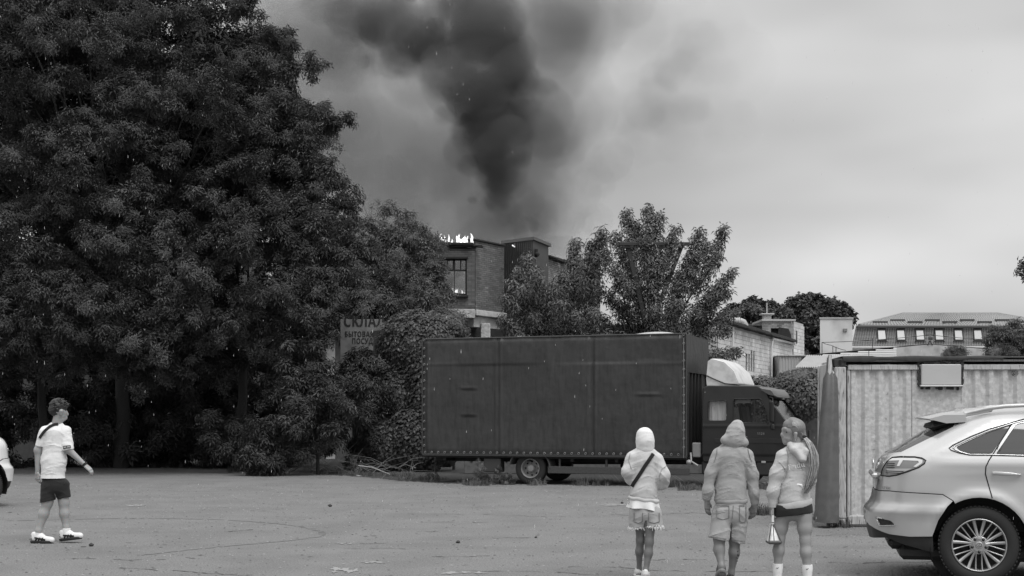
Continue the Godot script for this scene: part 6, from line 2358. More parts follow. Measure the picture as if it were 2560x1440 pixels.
func net(b: MB, prims: Array, k: float, cell: float, fold := 0.0, freq := 6.0, sd := 1, stretch := Vector3(0.8, 0.65, 0.5)) -> void:
	var lo := Vector3.INF
	var hi := -Vector3.INF
	for q in prims:
		if q[0] is String or q[2] < 0.0:
			continue
		var m: float = maxf(q[2], q[3]) + cell * 2.5 + fold * 2.0 + k * 0.25
		lo = lo.min((q[0] as Vector3).min(q[1]) - Vector3.ONE * m)
		hi = hi.max((q[0] as Vector3).max(q[1]) + Vector3.ONE * m)
	var nx := int((hi.x - lo.x) / cell) + 2
	var ny := int((hi.y - lo.y) / cell) + 2
	var nz := int((hi.z - lo.z) / cell) + 2
	var sxy := nx * ny
	var f := PackedFloat32Array()
	f.resize(sxy * nz)
	f.fill(1.0)
	for q in prims:
		if q[0] is String:     # a straight hem: cut off what lies beyond a plane near a point
			var cp: Vector3 = q[1]
			var cn: Vector3 = (q[2] as Vector3).normalized()
			var cr: float = q[3]
			var c0 := ((cp - Vector3.ONE * cr) - lo) / cell
			var c1 := ((cp + Vector3.ONE * cr) - lo) / cell
			for z in range(maxi(0, int(c0.z)), mini(nz - 1, int(c1.z)) + 1):
				for y in range(maxi(0, int(c0.y)), mini(ny - 1, int(c1.y)) + 1):
					var row := z * sxy + y * nx
					for x in range(maxi(0, int(c0.x)), mini(nx - 1, int(c1.x)) + 1):
						var d := (lo + Vector3(x, y, z) * cell - cp).dot(cn)
						if d > f[row + x]:
							f[row + x] = d
			continue
		var a: Vector3 = q[0]
		var e: Vector3 = q[1]
		var carve: bool = q[2] < 0.0
		var ra: float = absf(q[2]) * (1.0 if carve else slim)
		var rb: float = absf(q[3]) * (1.0 if carve else slim)
		var fz: float = q[4] if q.size() > 4 else 1.0
		var iz := 1.0 / fz
		var reach := maxf(ra, rb) + k + cell * 2.0
		var p0 := ((a.min(e) - Vector3.ONE * reach) - lo) / cell
		var p1 := ((a.max(e) + Vector3.ONE * reach) - lo) / cell
		var x0 := maxi(0, int(p0.x))
		var x1 := mini(nx - 1, int(p1.x) + 1)
		var y0 := maxi(0, int(p0.y))
		var y1 := mini(ny - 1, int(p1.y) + 1)
		var z0 := maxi(0, int(p0.z))
		var z1 := mini(nz - 1, int(p1.z) + 1)
		var ba := e - a
		ba.z *= iz
		var bb := maxf(ba.length_squared(), 1e-9)
		var dr := rb - ra
		for z in range(z0, z1 + 1):
			var pz := (lo.z + z * cell - a.z) * iz
			for y in range(y0, y1 + 1):
				var py := lo.y + y * cell - a.y
				var row := z * sxy + y * nx
				for x in range(x0, x1 + 1):
					var pa := Vector3(lo.x + x * cell - a.x, py, pz)
					var h := clampf(pa.dot(ba) / bb, 0.0, 1.0)
					var d := (pa - ba * h).length() - ra - dr * h
					if d > k + cell * 2.0:
						continue
					var o := f[row + x]
					if carve:
						d = -d
						if d > o:
							f[row + x] = d
						continue
					var w := k - absf(d - o)
					if w > 0.0:
						f[row + x] = minf(d, o) - w * w * 0.25 / k
					elif d < o:
						f[row + x] = d
	fold *= 0.75
	if fold > 0.0:
		var nz1 := FastNoiseLite.new()
		nz1.seed = sd
		nz1.frequency = 1.0
		nz1.fractal_type = FastNoiseLite.FRACTAL_RIDGED
		nz1.fractal_octaves = 2
		nz1.domain_warp_enabled = true
		nz1.domain_warp_amplitude = 0.5
		nz1.domain_warp_frequency = 0.5
		var soft := FastNoiseLite.new()
		soft.seed = sd + 100
		soft.frequency = 1.0
		var lim := fold + cell * 1.8
		var mid := (lo.x + hi.x) / 2.0
		for z in nz:
			for y in ny:
				var row := z * sxy + y * nx
				for x in nx:
					if absf(f[row + x]) < lim:
						var wx := lo.x + x * cell
						var wy := lo.y + y * cell
						var u := wy * stretch.y + (0.35 * (wx - mid) + 0.75 * sqrt((wx - mid - 0.06) * (wx - mid - 0.06) + 0.012)) * stretch.x
						var w := wx * stretch.y - wy * stretch.x
						var pz := (lo.z + z * cell) * freq * stretch.z
						var n1 := clampf(0.5 + 0.5 * nz1.get_noise_3d(u * freq * 1.3, w * freq * 0.35, pz), 0.0, 1.0)
						f[row + x] -= fold * (1.3 * n1 * n1 * n1 * n1 + 0.5 * soft.get_noise_3d(u * freq * 0.6, w * freq * 0.3, pz * 0.6) - 0.25)
	var ids := PackedInt32Array()
	ids.resize(sxy * nz)
	ids.fill(-1)
	for z in nz - 1:
		for y in ny - 1:
			var row := z * sxy + y * nx
			for x in nx - 1:
				var i := row + x
				var c0 := f[i]
				var c1 := f[i + 1]
				var c2 := f[i + nx]
				var c3 := f[i + nx + 1]
				var c4 := f[i + sxy]
				var c5 := f[i + sxy + 1]
				var c6 := f[i + sxy + nx]
				var c7 := f[i + sxy + nx + 1]
				var inn := int(c0 < 0) + int(c1 < 0) + int(c2 < 0) + int(c3 < 0) + int(c4 < 0) + int(c5 < 0) + int(c6 < 0) + int(c7 < 0)
				if inn == 0 or inn == 8:
					continue
				var s := Vector3.ZERO
				var n := 0
				if (c0 < 0) != (c1 < 0):
					s += Vector3(c0 / (c0 - c1), 0, 0); n += 1
				if (c2 < 0) != (c3 < 0):
					s += Vector3(c2 / (c2 - c3), 1, 0); n += 1
				if (c4 < 0) != (c5 < 0):
					s += Vector3(c4 / (c4 - c5), 0, 1); n += 1
				if (c6 < 0) != (c7 < 0):
					s += Vector3(c6 / (c6 - c7), 1, 1); n += 1
				if (c0 < 0) != (c2 < 0):
					s += Vector3(0, c0 / (c0 - c2), 0); n += 1
				if (c1 < 0) != (c3 < 0):
					s += Vector3(1, c1 / (c1 - c3), 0); n += 1
				if (c4 < 0) != (c6 < 0):
					s += Vector3(0, c4 / (c4 - c6), 1); n += 1
				if (c5 < 0) != (c7 < 0):
					s += Vector3(1, c5 / (c5 - c7), 1); n += 1
				if (c0 < 0) != (c4 < 0):
					s += Vector3(0, 0, c0 / (c0 - c4)); n += 1
				if (c1 < 0) != (c5 < 0):
					s += Vector3(1, 0, c1 / (c1 - c5)); n += 1
				if (c2 < 0) != (c6 < 0):
					s += Vector3(0, 1, c2 / (c2 - c6)); n += 1
				if (c3 < 0) != (c7 < 0):
					s += Vector3(1, 1, c3 / (c3 - c7)); n += 1
				var g := Vector3(c1 + c3 + c5 + c7 - c0 - c2 - c4 - c6, c2 + c3 + c6 + c7 - c0 - c1 - c4 - c5, c4 + c5 + c6 + c7 - c0 - c1 - c2 - c3)
				ids[i] = b.pt(lo + (Vector3(x, y, z) + s / n) * cell, g.normalized() if g != Vector3.ZERO else Vector3.UP)
	for z in range(1, nz - 1):
		for y in range(1, ny - 1):
			var row := z * sxy + y * nx
			for x in range(1, nx - 1):
				var i := row + x
				var neg := f[i] < 0
				if neg != (f[i + 1] < 0):
					quad_i(b, ids[i], ids[i - nx], ids[i - nx - sxy], ids[i - sxy])
				if neg != (f[i + nx] < 0):
					quad_i(b, ids[i], ids[i - 1], ids[i - 1 - sxy], ids[i - sxy])
				if neg != (f[i + sxy] < 0):
					quad_i(b, ids[i], ids[i - 1], ids[i - 1 - nx], ids[i - nx])

func quad_i(b: MB, a: int, c: int, d: int, e: int) -> void:
	if a < 0 or c < 0 or d < 0 or e < 0:
		return
	b.tri_i(a, c, d)
	b.tri_i(a, d, e)

# a hand: palm and five bent fingers. wrist, direction of the fingers, direction the palm faces, thumb side, curl
func hand_prims(w: Vector3, dir: Vector3, face: Vector3, thumb: Vector3, s := 1.0, curl := 0.5) -> Array:
	var o := []
	dir = dir.normalized()
	face = face.normalized()
	thumb = thumb.normalized()
	for i in 4:
		var off := (1.5 - i) * 0.019 * s
		o.append([w + thumb * off * 0.7 + dir * 0.01, w + dir * 0.075 * s + thumb * off, 0.017 * s, 0.0125 * s])
		var p := w + dir * 0.078 * s + thumb * off
		var ln: float = [0.033, 0.038, 0.035, 0.027][i] * s
		var d := dir
		for k in 3:
			d = (d * cos(curl * (0.7 + 0.25 * k)) + face * sin(curl * (0.7 + 0.25 * k))).normalized() if k > 0 else (dir * cos(curl * 0.5) + face * sin(curl * 0.5)).normalized()
			var e: Vector3 = p + d * ln * [1.0, 0.72, 0.6][k]
			o.append([p, e, (0.0095 - 0.001 * k) * s, (0.0088 - 0.001 * k) * s])
			p = e
	var tb := w + thumb * 0.022 * s + dir * 0.018 * s
	var t1 := tb + (thumb * 0.7 + dir * 0.8 + face * 0.35).normalized() * 0.04 * s
	var t2 := t1 + (thumb * 0.15 + dir + face * 0.5).normalized() * 0.03 * s
	o.append([tb, t1, 0.014 * s, 0.011 * s])
	o.append([t1, t2, 0.0105 * s, 0.0085 * s])
	o.append([w - dir * 0.05 * s, w + dir * 0.02 * s, 0.025 * s, 0.023 * s])
	return o


# the height of a garment's surface towards the camera at (x, y), and a path laid on it
func surf_z(b: MB, x: float, y: float, rad := 0.016) -> float:
	var best := -INF
	for p in b.v:
		if absf(p.x - x) < rad and absf(p.y - y) < rad and p.z > best:
			best = p.z
	return best

func drape(b: MB, pts: Array, lift := 0.002, steps := 4) -> Array:
	var o := []
	for i in pts.size() - 1:
		for k in steps + (1 if i == pts.size() - 2 else 0):
			var f := float(k) / steps
			var p := J(lerpf(pts[i][0], pts[i + 1][0], f), lerpf(pts[i][1], pts[i + 1][1], f))
			var z := surf_z(b, p.x, p.y)
			if z > -INF:
				o.append(Vector3(p.x, p.y, z + lift))
	return o

func seam(parent: Node, b: MB, pts: Array, m: Material, rad := 0.003) -> void:
	var path := drape(b, pts, -0.0005)
	if path.size() > 2:
		var s := MB.new()
		s.tube(path, rad, 5, false)
		part("seam", s.mesh(), m, parent)

var pd := 13.0
var pb := Vector3.ZERO

# a joint: picture column and row at the person's distance, shifted towards the camera by z; relative to the person's base
func J(px: float, py: float, z := 0.0) -> Vector3:
	return P(px, py, pd) + Vector3(0, 0, z) - pb

func cloth(key: String, v: float, rough := 0.95) -> StandardMaterial3D:
	var m := mottled(key, v, rough, noise_tex("cloth_tex", 81, 0.02, [[0.0, 0.78], [0.5, 0.95], [1.0, 1.0]], 4, 256), 2.2, noise_tex("cloth_relief", 82, 0.3, [], 2, 256, FastNoiseLite.TYPE_SIMPLEX_SMOOTH, true, 2.0), 0.25)
	m.rim_enabled = true
	m.rim = 0.3
	return m

func rods(b: MB, list: Array, k: float, cell: float, fold := 0.0, freq := 6.0, sd := 1, stretch := Vector3(1, 0.45, 1)) -> void:
	net(b, list, k, cell, fold, freq, sd, stretch)

func strip(parent: Node, called: String, pts: Array, wid: float, m: Material, thick := 0.006) -> void:
	var b := MB.new()
	var rings := []
	for i in pts.size():
		var d: Vector3 = (pts[mini(i + 1, pts.size() - 1)] - pts[maxi(i - 1, 0)]).normalized()
		var s := d.cross(Vector3(0, 0, 1)).normalized()
		var up := s.cross(d).normalized()
		rings.append(PackedVector3Array([pts[i] - s * wid / 2, pts[i] - s * wid / 2 + up * thick, pts[i] + s * wid / 2 + up * thick, pts[i] + s * wid / 2]))
	b.loft(rings, true, true, true)
	part(called, b.mesh(), m, parent)

func person(px: float, foot: float, label: String) -> Node3D:
	pd = F * EYE / (foot - HZ)
	pb = Vector3((px - 1280.0) / F * pd, 0, -pd)
	return thing("person", label, "person", pb)

func build_people() -> void:
	var skin_m := mottled("skin", 0.34, 0.55, noise_tex("skin_tex", 83, 0.03, [[0.0, 0.86], [1.0, 1.0]], 3, 256), 1.5)
	skin_m.subsurf_scatter_enabled = true
	skin_m.subsurf_scatter_strength = 0.15
	var tan_m := mottled("tanned_skin", 0.16, 0.5, noise_tex("skin_tex", 83, 0.03, [], 3), 1.5)
	var black := cloth("black_cloth", 0.018)
	var dark_hair := mat("dark_hair", 0.022, 0.5)
	slim = 0.91
	walker(skin_m, black, dark_hair)
	hooded_girl(tan_m, black)
	hooded_boy(mottled("mid_skin", 0.2, 0.5, noise_tex("skin_tex", 83, 0.03, [], 3), 1.5))
	ponytail_girl(mottled("mid_skin", 0.2, 0.5, noise_tex("skin_tex", 83, 0.03, [], 3), 1.5), black)

func hooded_girl(skin_m: Material, black: Material) -> void:
	var t := person(1607, 1447, "person in a pale hooded sweatshirt, cut-off denim shorts and black shoulder strap")
	var grey_hood := cloth("pale_fleece", 0.56)
	# body
	var b := MB.new()
	net(b, [[J(1612, 1094, -0.01), J(1612, 1100, -0.02), 0.082, 0.078], [J(1612, 1118), J(1612, 1140), 0.045, 0.05], [J(1611, 1150), J(1611, 1230), 0.12, 0.11, 0.6], [J(1610, 1270), J(1610, 1290), 0.13, 0.13, 0.7],
		[J(1600, 1300, -0.02), J(1602, 1352, -0.04), 0.062, 0.042], [J(1602, 1352, -0.04), J(1600, 1380, -0.06), 0.042, 0.041], [J(1600, 1380, -0.06), J(1601, 1424, -0.12), 0.041, 0.024], [J(1601, 1424, -0.12), J(1600, 1440, -0.12), 0.025, 0.032],
		[J(1625, 1300, 0.02), J(1622, 1354, 0.04), 0.066, 0.044], [J(1622, 1354, 0.04), J(1620, 1382, 0.05), 0.044, 0.043], [J(1620, 1382, 0.05), J(1613, 1424, 0.08), 0.043, 0.025], [J(1613, 1424, 0.08), J(1612, 1438, 0.09), 0.026, 0.034],
		[J(1580, 1150), J(1573, 1190, -0.02), 0.04, 0.035], [J(1573, 1190, -0.02), J(1590, 1205, -0.18), 0.034, 0.028], [J(1642, 1150), J(1652, 1195, -0.02), 0.04, 0.035], [J(1652, 1195, -0.02), J(1640, 1213, -0.18), 0.034, 0.028]], 0.03, 0.011)
	net(b, hand_prims(J(1594, 1206, -0.2), Vector3(1, 0.1, -0.3), Vector3(0, 0, 1), Vector3(0, 1, 0), 0.9, 0.7), 0.008, 0.005)
	net(b, hand_prims(J(1632, 1214, -0.2), Vector3(-1, 0.1, -0.3), Vector3(0, 0, 1), Vector3(0, 1, 0), 0.9, 0.7), 0.008, 0.005)
	part("body", b.mesh(), skin_m, t)
	# sweatshirt
	b = MB.new()
	net(b, [[J(1611, 1148), J(1610, 1226), 0.140, 0.138, 0.72], [J(1610, 1226), J(1609, 1240), 0.138, 0.142, 0.75], [J(1585, 1142), J(1640, 1145), 0.055, 0.055], [J(1598, 1132), J(1630, 1133), 0.045, 0.05],
		[J(1580, 1146), J(1569, 1180, 0.01), 0.068, 0.062], [J(1569, 1180, 0.01), J(1576, 1196, -0.04), 0.062, 0.056], [J(1576, 1196, -0.04), J(1592, 1204, -0.17), 0.056, 0.042],
		[J(1643, 1150), J(1656, 1188, 0.02), 0.072, 0.076], [J(1656, 1188, 0.02), J(1655, 1208, -0.02), 0.076, 0.066], [J(1655, 1208, -0.02), J(1636, 1212, -0.18), 0.064, 0.045], ["cut", J(1609, 1249), Vector3(0, -1, 0), 0.6]], 0.035, 0.009, 0.010, 6.0, 4)
	var sw := part("sweatshirt", b.mesh(), grey_hood, t)
	var gseam := mat("pale_seam", 0.3, 0.9)
	seam(sw, b, [[1574, 1133], [1570, 1150], [1577, 1172]], gseam)
	seam(sw, b, [[1664, 1164], [1652, 1172], [1645, 1190], [1648, 1202]], gseam)
	var strap_path := drape(b, [[1631, 1134], [1624, 1144], [1610, 1164], [1595, 1188], [1582, 1208], [1578, 1216]], 0.003)
	b = MB.new()
	var rings := []
	for k in 4:
		var ring := PackedVector3Array()
		for j in 32:
			var a := TAU * j / 32
			var rx := 0.154 + (0.004 if k == 1 or k == 2 else -0.004)
			var c := J(1609, 1244, 0)
			ring.append(c + Vector3(cos(a) * rx, -0.012 * k + 0.0 - cos(a) * 0.02 + 0.004 * sin(a * 7), sin(a) * rx * 0.72))
		rings.append(ring)
	b.loft(rings)
	part("waistband", b.mesh(), grey_hood, t)
	b = MB.new()
	net(b, [[J(1612, 1090, -0.01), J(1613, 1104, -0.005), 0.092, 0.093, 1.05], [J(1613, 1104), J(1613, 1122), 0.093, 0.088, 1.0], [J(1613, 1122), J(1612, 1130), 0.082, 0.07, 0.9], [J(1611, 1086, -0.17), J(1611, 1112, -0.17), -0.07, -0.07]], 0.03, 0.010, 0.006, 9.0, 9)
	part("hood", b.mesh(), cloth("white_fleece", 0.72), t)
	# shirt tail
	b = MB.new()
	rings = []
	for k in 7:
		var ring := PackedVector3Array()
		for j in 48:
			var a := TAU * j / 48
			var f := k / 6.0
			var rx := 0.140 + 0.020 * f + (0.007 + 0.008 * f) * sin(a * 6.0 + 1.0) * f
			ring.append(J(1609, 1246) + Vector3(cos(a) * rx, -0.105 * f - cos(a) * 0.022 * f - 0.008 * sin(a * 3.0) * f, sin(a) * rx * 0.74))
		rings.append(ring)
	b.loft(rings)
	part("shirt_tail", b.mesh(), cloth("white_cotton", 0.82), t)
	# denim shorts with frayed hems
	var denim := cloth("pale_denim", 0.4)
	b = MB.new()
	net(b, [[J(1610, 1268), J(1612, 1284), 0.145, 0.148, 0.78], [J(1594, 1284), J(1592, 1335, -0.01), 0.092, 0.088], [J(1632, 1284, 0.01), J(1636, 1332, 0.02), 0.092, 0.096], [J(1612, 1284, 0), J(1613, 1340, 0), -0.004, -0.03, 12.0], ["cut", J(1614, 1318), Vector3(0.1, -1, 0), 0.6], ["cut", J(1612, 1256), Vector3(0, 1, 0), 0.6]], 0.03, 0.009, 0.007, 8.0, 6)
	var so := part("denim_shorts", b.mesh(), denim, t)
	var sb := b
	b = MB.new()
	for q in [[1593, 1319, 0.080, -0.01], [1635, 1315, 0.086, 0.02]]:
		for i in 70:
			var a := TAU * i / 70.0 + r(-0.03, 0.03)
			var p := J(q[0], q[1], q[3]) + Vector3(cos(a) * q[2], r(-0.005, 0.02), sin(a) * q[2])
			b.tube([p, p + Vector3(cos(a) * 0.012 + r(-0.006, 0.006), r(-0.035, -0.012), sin(a) * 0.012)], [0.0035, 0.002], 4, false)
	part("frayed_hem", b.mesh(), cloth("white_cotton", 0.82), so)
	for q in [[1583, 1280, 1604, 1302], [1619, 1280, 1646, 1302]]:
		seam(so, sb, [[q[0], q[1]], [q[0], q[3]], [(q[0] + q[2]) / 2.0, q[3] + 4], [q[2], q[3]], [q[2], q[1]]], mat("seam_grey", 0.2, 0.9), 0.004)
	# strap round the body, keys at the hip
	strip(t, "shoulder_strap", strap_path, 0.036, black)
	b = MB.new()
	for i in 3:
		var c := J(1569, 1246 + i * 5, 0.03)
		var ring := []
		for j in 13:
			var a := TAU * j / 12.0
			ring.append(c + Vector3(cos(a) * 0.012, sin(a) * 0.012, 0))
		b.tube(ring, 0.003, 5, false)
	part("key_rings", b.mesh(), mat("key_steel", 0.4, 0.3, 0.6), t)
	for q in [[1612, 1438, 0.085], [1600, 1442, -0.13]]:
		sneaker(t, J(q[0], 1447, q[2]), Vector3(0.05, 0, -1), mat("white_leather", 0.7, 0.5), 0.9)

func sneaker(t: Node3D, heel: Vector3, dir: Vector3, m: Material, s := 1.0, pitch := 0.0, sole_m: Material = null) -> Node3D:
	var n := Node3D.new()
	n.name = "shoe"
	t.add_child(n, true)
	n.position = heel
	n.rotation = Vector3(0, atan2(-dir.x, -dir.z), 0)
	n.rotate_object_local(Vector3.RIGHT, pitch)
	var b := MB.new()
	net(b, [[Vector3(0, 0.05, 0.0) * s, Vector3(0, 0.05, -0.05) * s, 0.038 * s, 0.042 * s], [Vector3(0, 0.045, -0.05) * s, Vector3(0, 0.035, -0.18) * s, 0.043 * s, 0.036 * s], [Vector3(0, 0.09, -0.01) * s, Vector3(0, 0.075, -0.07) * s, 0.036 * s, 0.034 * s], [Vector3(0, 0.1, 0.025) * s, Vector3(0, 0.07, 0.025) * s, 0.016 * s, 0.02 * s]], 0.03, 0.008)
	part("upper", b.mesh(), m, n)
	b = MB.new()
	var rings := []
	for q in [[0.0, 0.9], [0.012, 1.06], [0.028, 1.04], [0.03, 0.8]]:
		var ring := PackedVector3Array()
		for j in 24:
			var a := TAU * j / 24
			var zz := cos(a)
			var wd: float = 0.047 if zz > 0 else 0.052
			ring.append(Vector3(sin(a) * wd * q[1], q[0], -0.075 + zz * 0.125 * (0.5 + 0.5 * q[1])) * s)
		rings.append(ring)
	b.loft(rings, true, true, true)
	part("sole", b.mesh(), sole_m if sole_m else mat("white_rubber", 0.62, 0.7), n)
	b = MB.new()
	for i in 4:
		b.tube([Vector3(-0.03, 0.075 - i * 0.008, -0.08 - i * 0.022) * s, Vector3(0, 0.09 - i * 0.009, -0.085 - i * 0.022) * s, Vector3(0.03, 0.075 - i * 0.008, -0.08 - i * 0.022) * s], 0.005 * s, 4)
	part("laces", b.mesh(), mat("lace_white", 0.7, 0.9), n)
	return n

func hooded_boy(skin_m: Material) -> void:
	var t := person(1822, 1466, "person in a grey hooded sweatshirt and long denim shorts, hood up, hands hanging")
	var gr := cloth("grey_fleece", 0.34)
	var b := MB.new()
	net(b, [[J(1838, 1078, -0.02), J(1838, 1088, -0.03), 0.085, 0.08], [J(1836, 1100), J(1834, 1125), 0.05, 0.055], [J(1830, 1140), J(1828, 1230), 0.15, 0.13, 0.6], [J(1827, 1262), J(1827, 1285), 0.14, 0.14, 0.72],
		[J(1797, 1140), J(1774, 1195), 0.045, 0.042], [J(1774, 1195), J(1768, 1248), 0.04, 0.028], [J(1866, 1140), J(1882, 1200), 0.045, 0.042], [J(1882, 1200), J(1886, 1258), 0.04, 0.028],
		[J(1803, 1300), J(1797, 1346, 0.03), 0.075, 0.058], [J(1797, 1346, 0.03), J(1796, 1374, 0.05), 0.056, 0.054], [J(1796, 1374, 0.05), J(1799, 1412, 0.12), 0.054, 0.030], [J(1799, 1412, 0.12), J(1799, 1428, 0.12), 0.03, 0.036],
		[J(1842, 1300), J(1838, 1350, -0.03), 0.075, 0.058], [J(1838, 1350, -0.03), J(1837, 1382, -0.03), 0.056, 0.054], [J(1837, 1382, -0.03), J(1831, 1432, -0.06), 0.054, 0.029], [J(1831, 1432, -0.06), J(1830, 1450, -0.06), 0.03, 0.036]], 0.03, 0.011)
	net(b, hand_prims(J(1768, 1252), Vector3(0.05, -1, -0.1), Vector3(0.5, 0, -0.8), Vector3(0.7, -0.1, -0.6), 0.95, 0.45), 0.008, 0.005)
	net(b, hand_prims(J(1886, 1262), Vector3(-0.1, -1, -0.1), Vector3(-0.5, 0, -0.8), Vector3(-0.7, -0.1, -0.6), 0.95, 0.45), 0.008, 0.005)
	part("body", b.mesh(), skin_m, t)
	b = MB.new()
	net(b, [[J(1829, 1150), J(1827, 1220), 0.152, 0.150, 0.66], [J(1827, 1220), J(1827, 1246), 0.152, 0.165, 0.7], ["cut", J(1828, 1251), Vector3(0, -1, 0), 0.6]], 0.03, 0.009, 0.013, 5.0, 14)
	net(b, [[J(1829, 1142), J(1827, 1200), 0.158, 0.140, 0.66], [J(1796, 1134), J(1864, 1136), 0.052, 0.052], [J(1812, 1122), J(1852, 1122), 0.045, 0.045],
		[J(1796, 1138), J(1776, 1182, 0.01), 0.066, 0.060], [J(1776, 1182, 0.01), J(1769, 1225, 0.01), 0.057, 0.054], [J(1769, 1225, 0.01), J(1767, 1244), 0.054, 0.044],
		[J(1866, 1140), J(1879, 1186, 0.01), 0.066, 0.062], [J(1879, 1186, 0.01), J(1885, 1234, 0.01), 0.057, 0.054], [J(1885, 1234, 0.01), J(1887, 1256), 0.054, 0.044]], 0.03, 0.009, 0.013, 5.0, 14)
	var sw := part("sweatshirt", b.mesh(), gr, t)
	var bseam := mat("grey_seam", 0.17, 0.9)
	seam(sw, b, [[1791, 1120], [1790, 1130], [1786, 1146], [1782, 1156]], bseam)
	seam(sw, b, [[1868, 1120], [1869, 1132], [1873, 1146], [1877, 1154]], bseam)
	seam(sw, b, [[1800, 1112], [1822, 1114], [1846, 1115], [1864, 1113]], bseam)
	b = MB.new()
	var rings := []
	for k in 4:
		var ring := PackedVector3Array()
		for j in 32:
			var a := TAU * j / 32
			var rx := 0.154 + (0.004 if k == 1 or k == 2 else -0.004)
			ring.append(J(1828, 1247) + Vector3(cos(a) * rx, -0.014 * k + 0.003 * sin(a * 6), sin(a) * rx * 0.7))
		rings.append(ring)
	b.loft(rings)
	part("waistband", b.mesh(), gr, t)
	b = MB.new()
	net(b, [[J(1845, 1064, -0.02), J(1841, 1078, 0.0), 0.062, 0.082, 1.1], [J(1841, 1078, 0.0), J(1836, 1096, 0.01), 0.084, 0.098, 1.0], [J(1836, 1096, 0.01), J(1833, 1104, 0.01), 0.1, 0.098, 0.9], [J(1812, 1101, 0.02), J(1858, 1106, 0.02), 0.05, 0.05], [J(1840, 1070, -0.19), J(1838, 1100, -0.2), -0.075, -0.075]], 0.03, 0.010, 0.011, 7.0, 19)
	part("hood", b.mesh(), gr, t)
	var denim := cloth("washed_denim", 0.36)
	b = MB.new()
	net(b, [[J(1828, 1258), J(1827, 1280), 0.150, 0.158, 0.74], [J(1806, 1280), J(1795, 1366, 0.02), 0.1, 0.112], [J(1848, 1280), J(1843, 1376, -0.02), 0.098, 0.076], [J(1827, 1290, 0), J(1822, 1390, 0), -0.004, -0.022, 12.0], ["cut", J(1820, 1352), Vector3(-0.2, -1, 0), 0.6], ["cut", J(1828, 1250), Vector3(0, 1, 0), 0.6]], 0.03, 0.009, 0.011, 5.0, 23)
	var so := part("denim_shorts", b.mesh(), denim, t)
	var sb := b
	b = MB.new()
	for q in [[1793, 1268, 1818, 1294, 0.105], [1848, 1268, 1864, 1304, 0.1]]:
		pass
	var dseam := mat("seam_grey", 0.2, 0.9)
	for q in [[1788, 1262, 1818, 1292], [1844, 1262, 1862, 1300]]:
		seam(so, sb, [[q[0], q[1]], [q[0] + 1, q[3]], [(q[0] + q[2]) / 2.0, q[3] + 5], [q[2], q[3]], [q[2], q[1]], [q[0], q[1]]], dseam, 0.004)
	seam(so, sb, [[1829, 1262], [1827, 1280], [1826, 1296]], dseam, 0.004)
	seam(so, sb, [[1768, 1339], [1790, 1341], [1812, 1345]], dseam, 0.003)
	seam(so, sb, [[1828, 1347], [1845, 1350], [1860, 1352]], dseam, 0.003)
	# inked mark on the calf
	b = MB.new()
	for q in [[1843, 1378, 0.012], [1845, 1386, 0.014], [1843, 1394, 0.01], [1842, 1402, 0.008]]:
		b.lathe(J(q[0], q[1], 0.018), Vector3(0.35, 0, 1), [[q[2], 0.0], [q[2] * 0.6, 0.006], [0.0, 0.008]], 9)
	part("calf_tattoo", b.mesh(), mat("tattoo_ink", 0.07, 0.6), t)
	var grey_shoe := mat("grey_shoe", 0.1, 0.7)
	sneaker(t, J(1799, 1429, 0.14), Vector3(0.05, 0, -1), grey_shoe, 1.0, -0.5, mat("grey_sole", 0.2, 0.8))
	sneaker(t, J(1830, 1466, -0.06), Vector3(0.05, 0, -1), mat("black_shoe", 0.03, 0.6), 1.0)

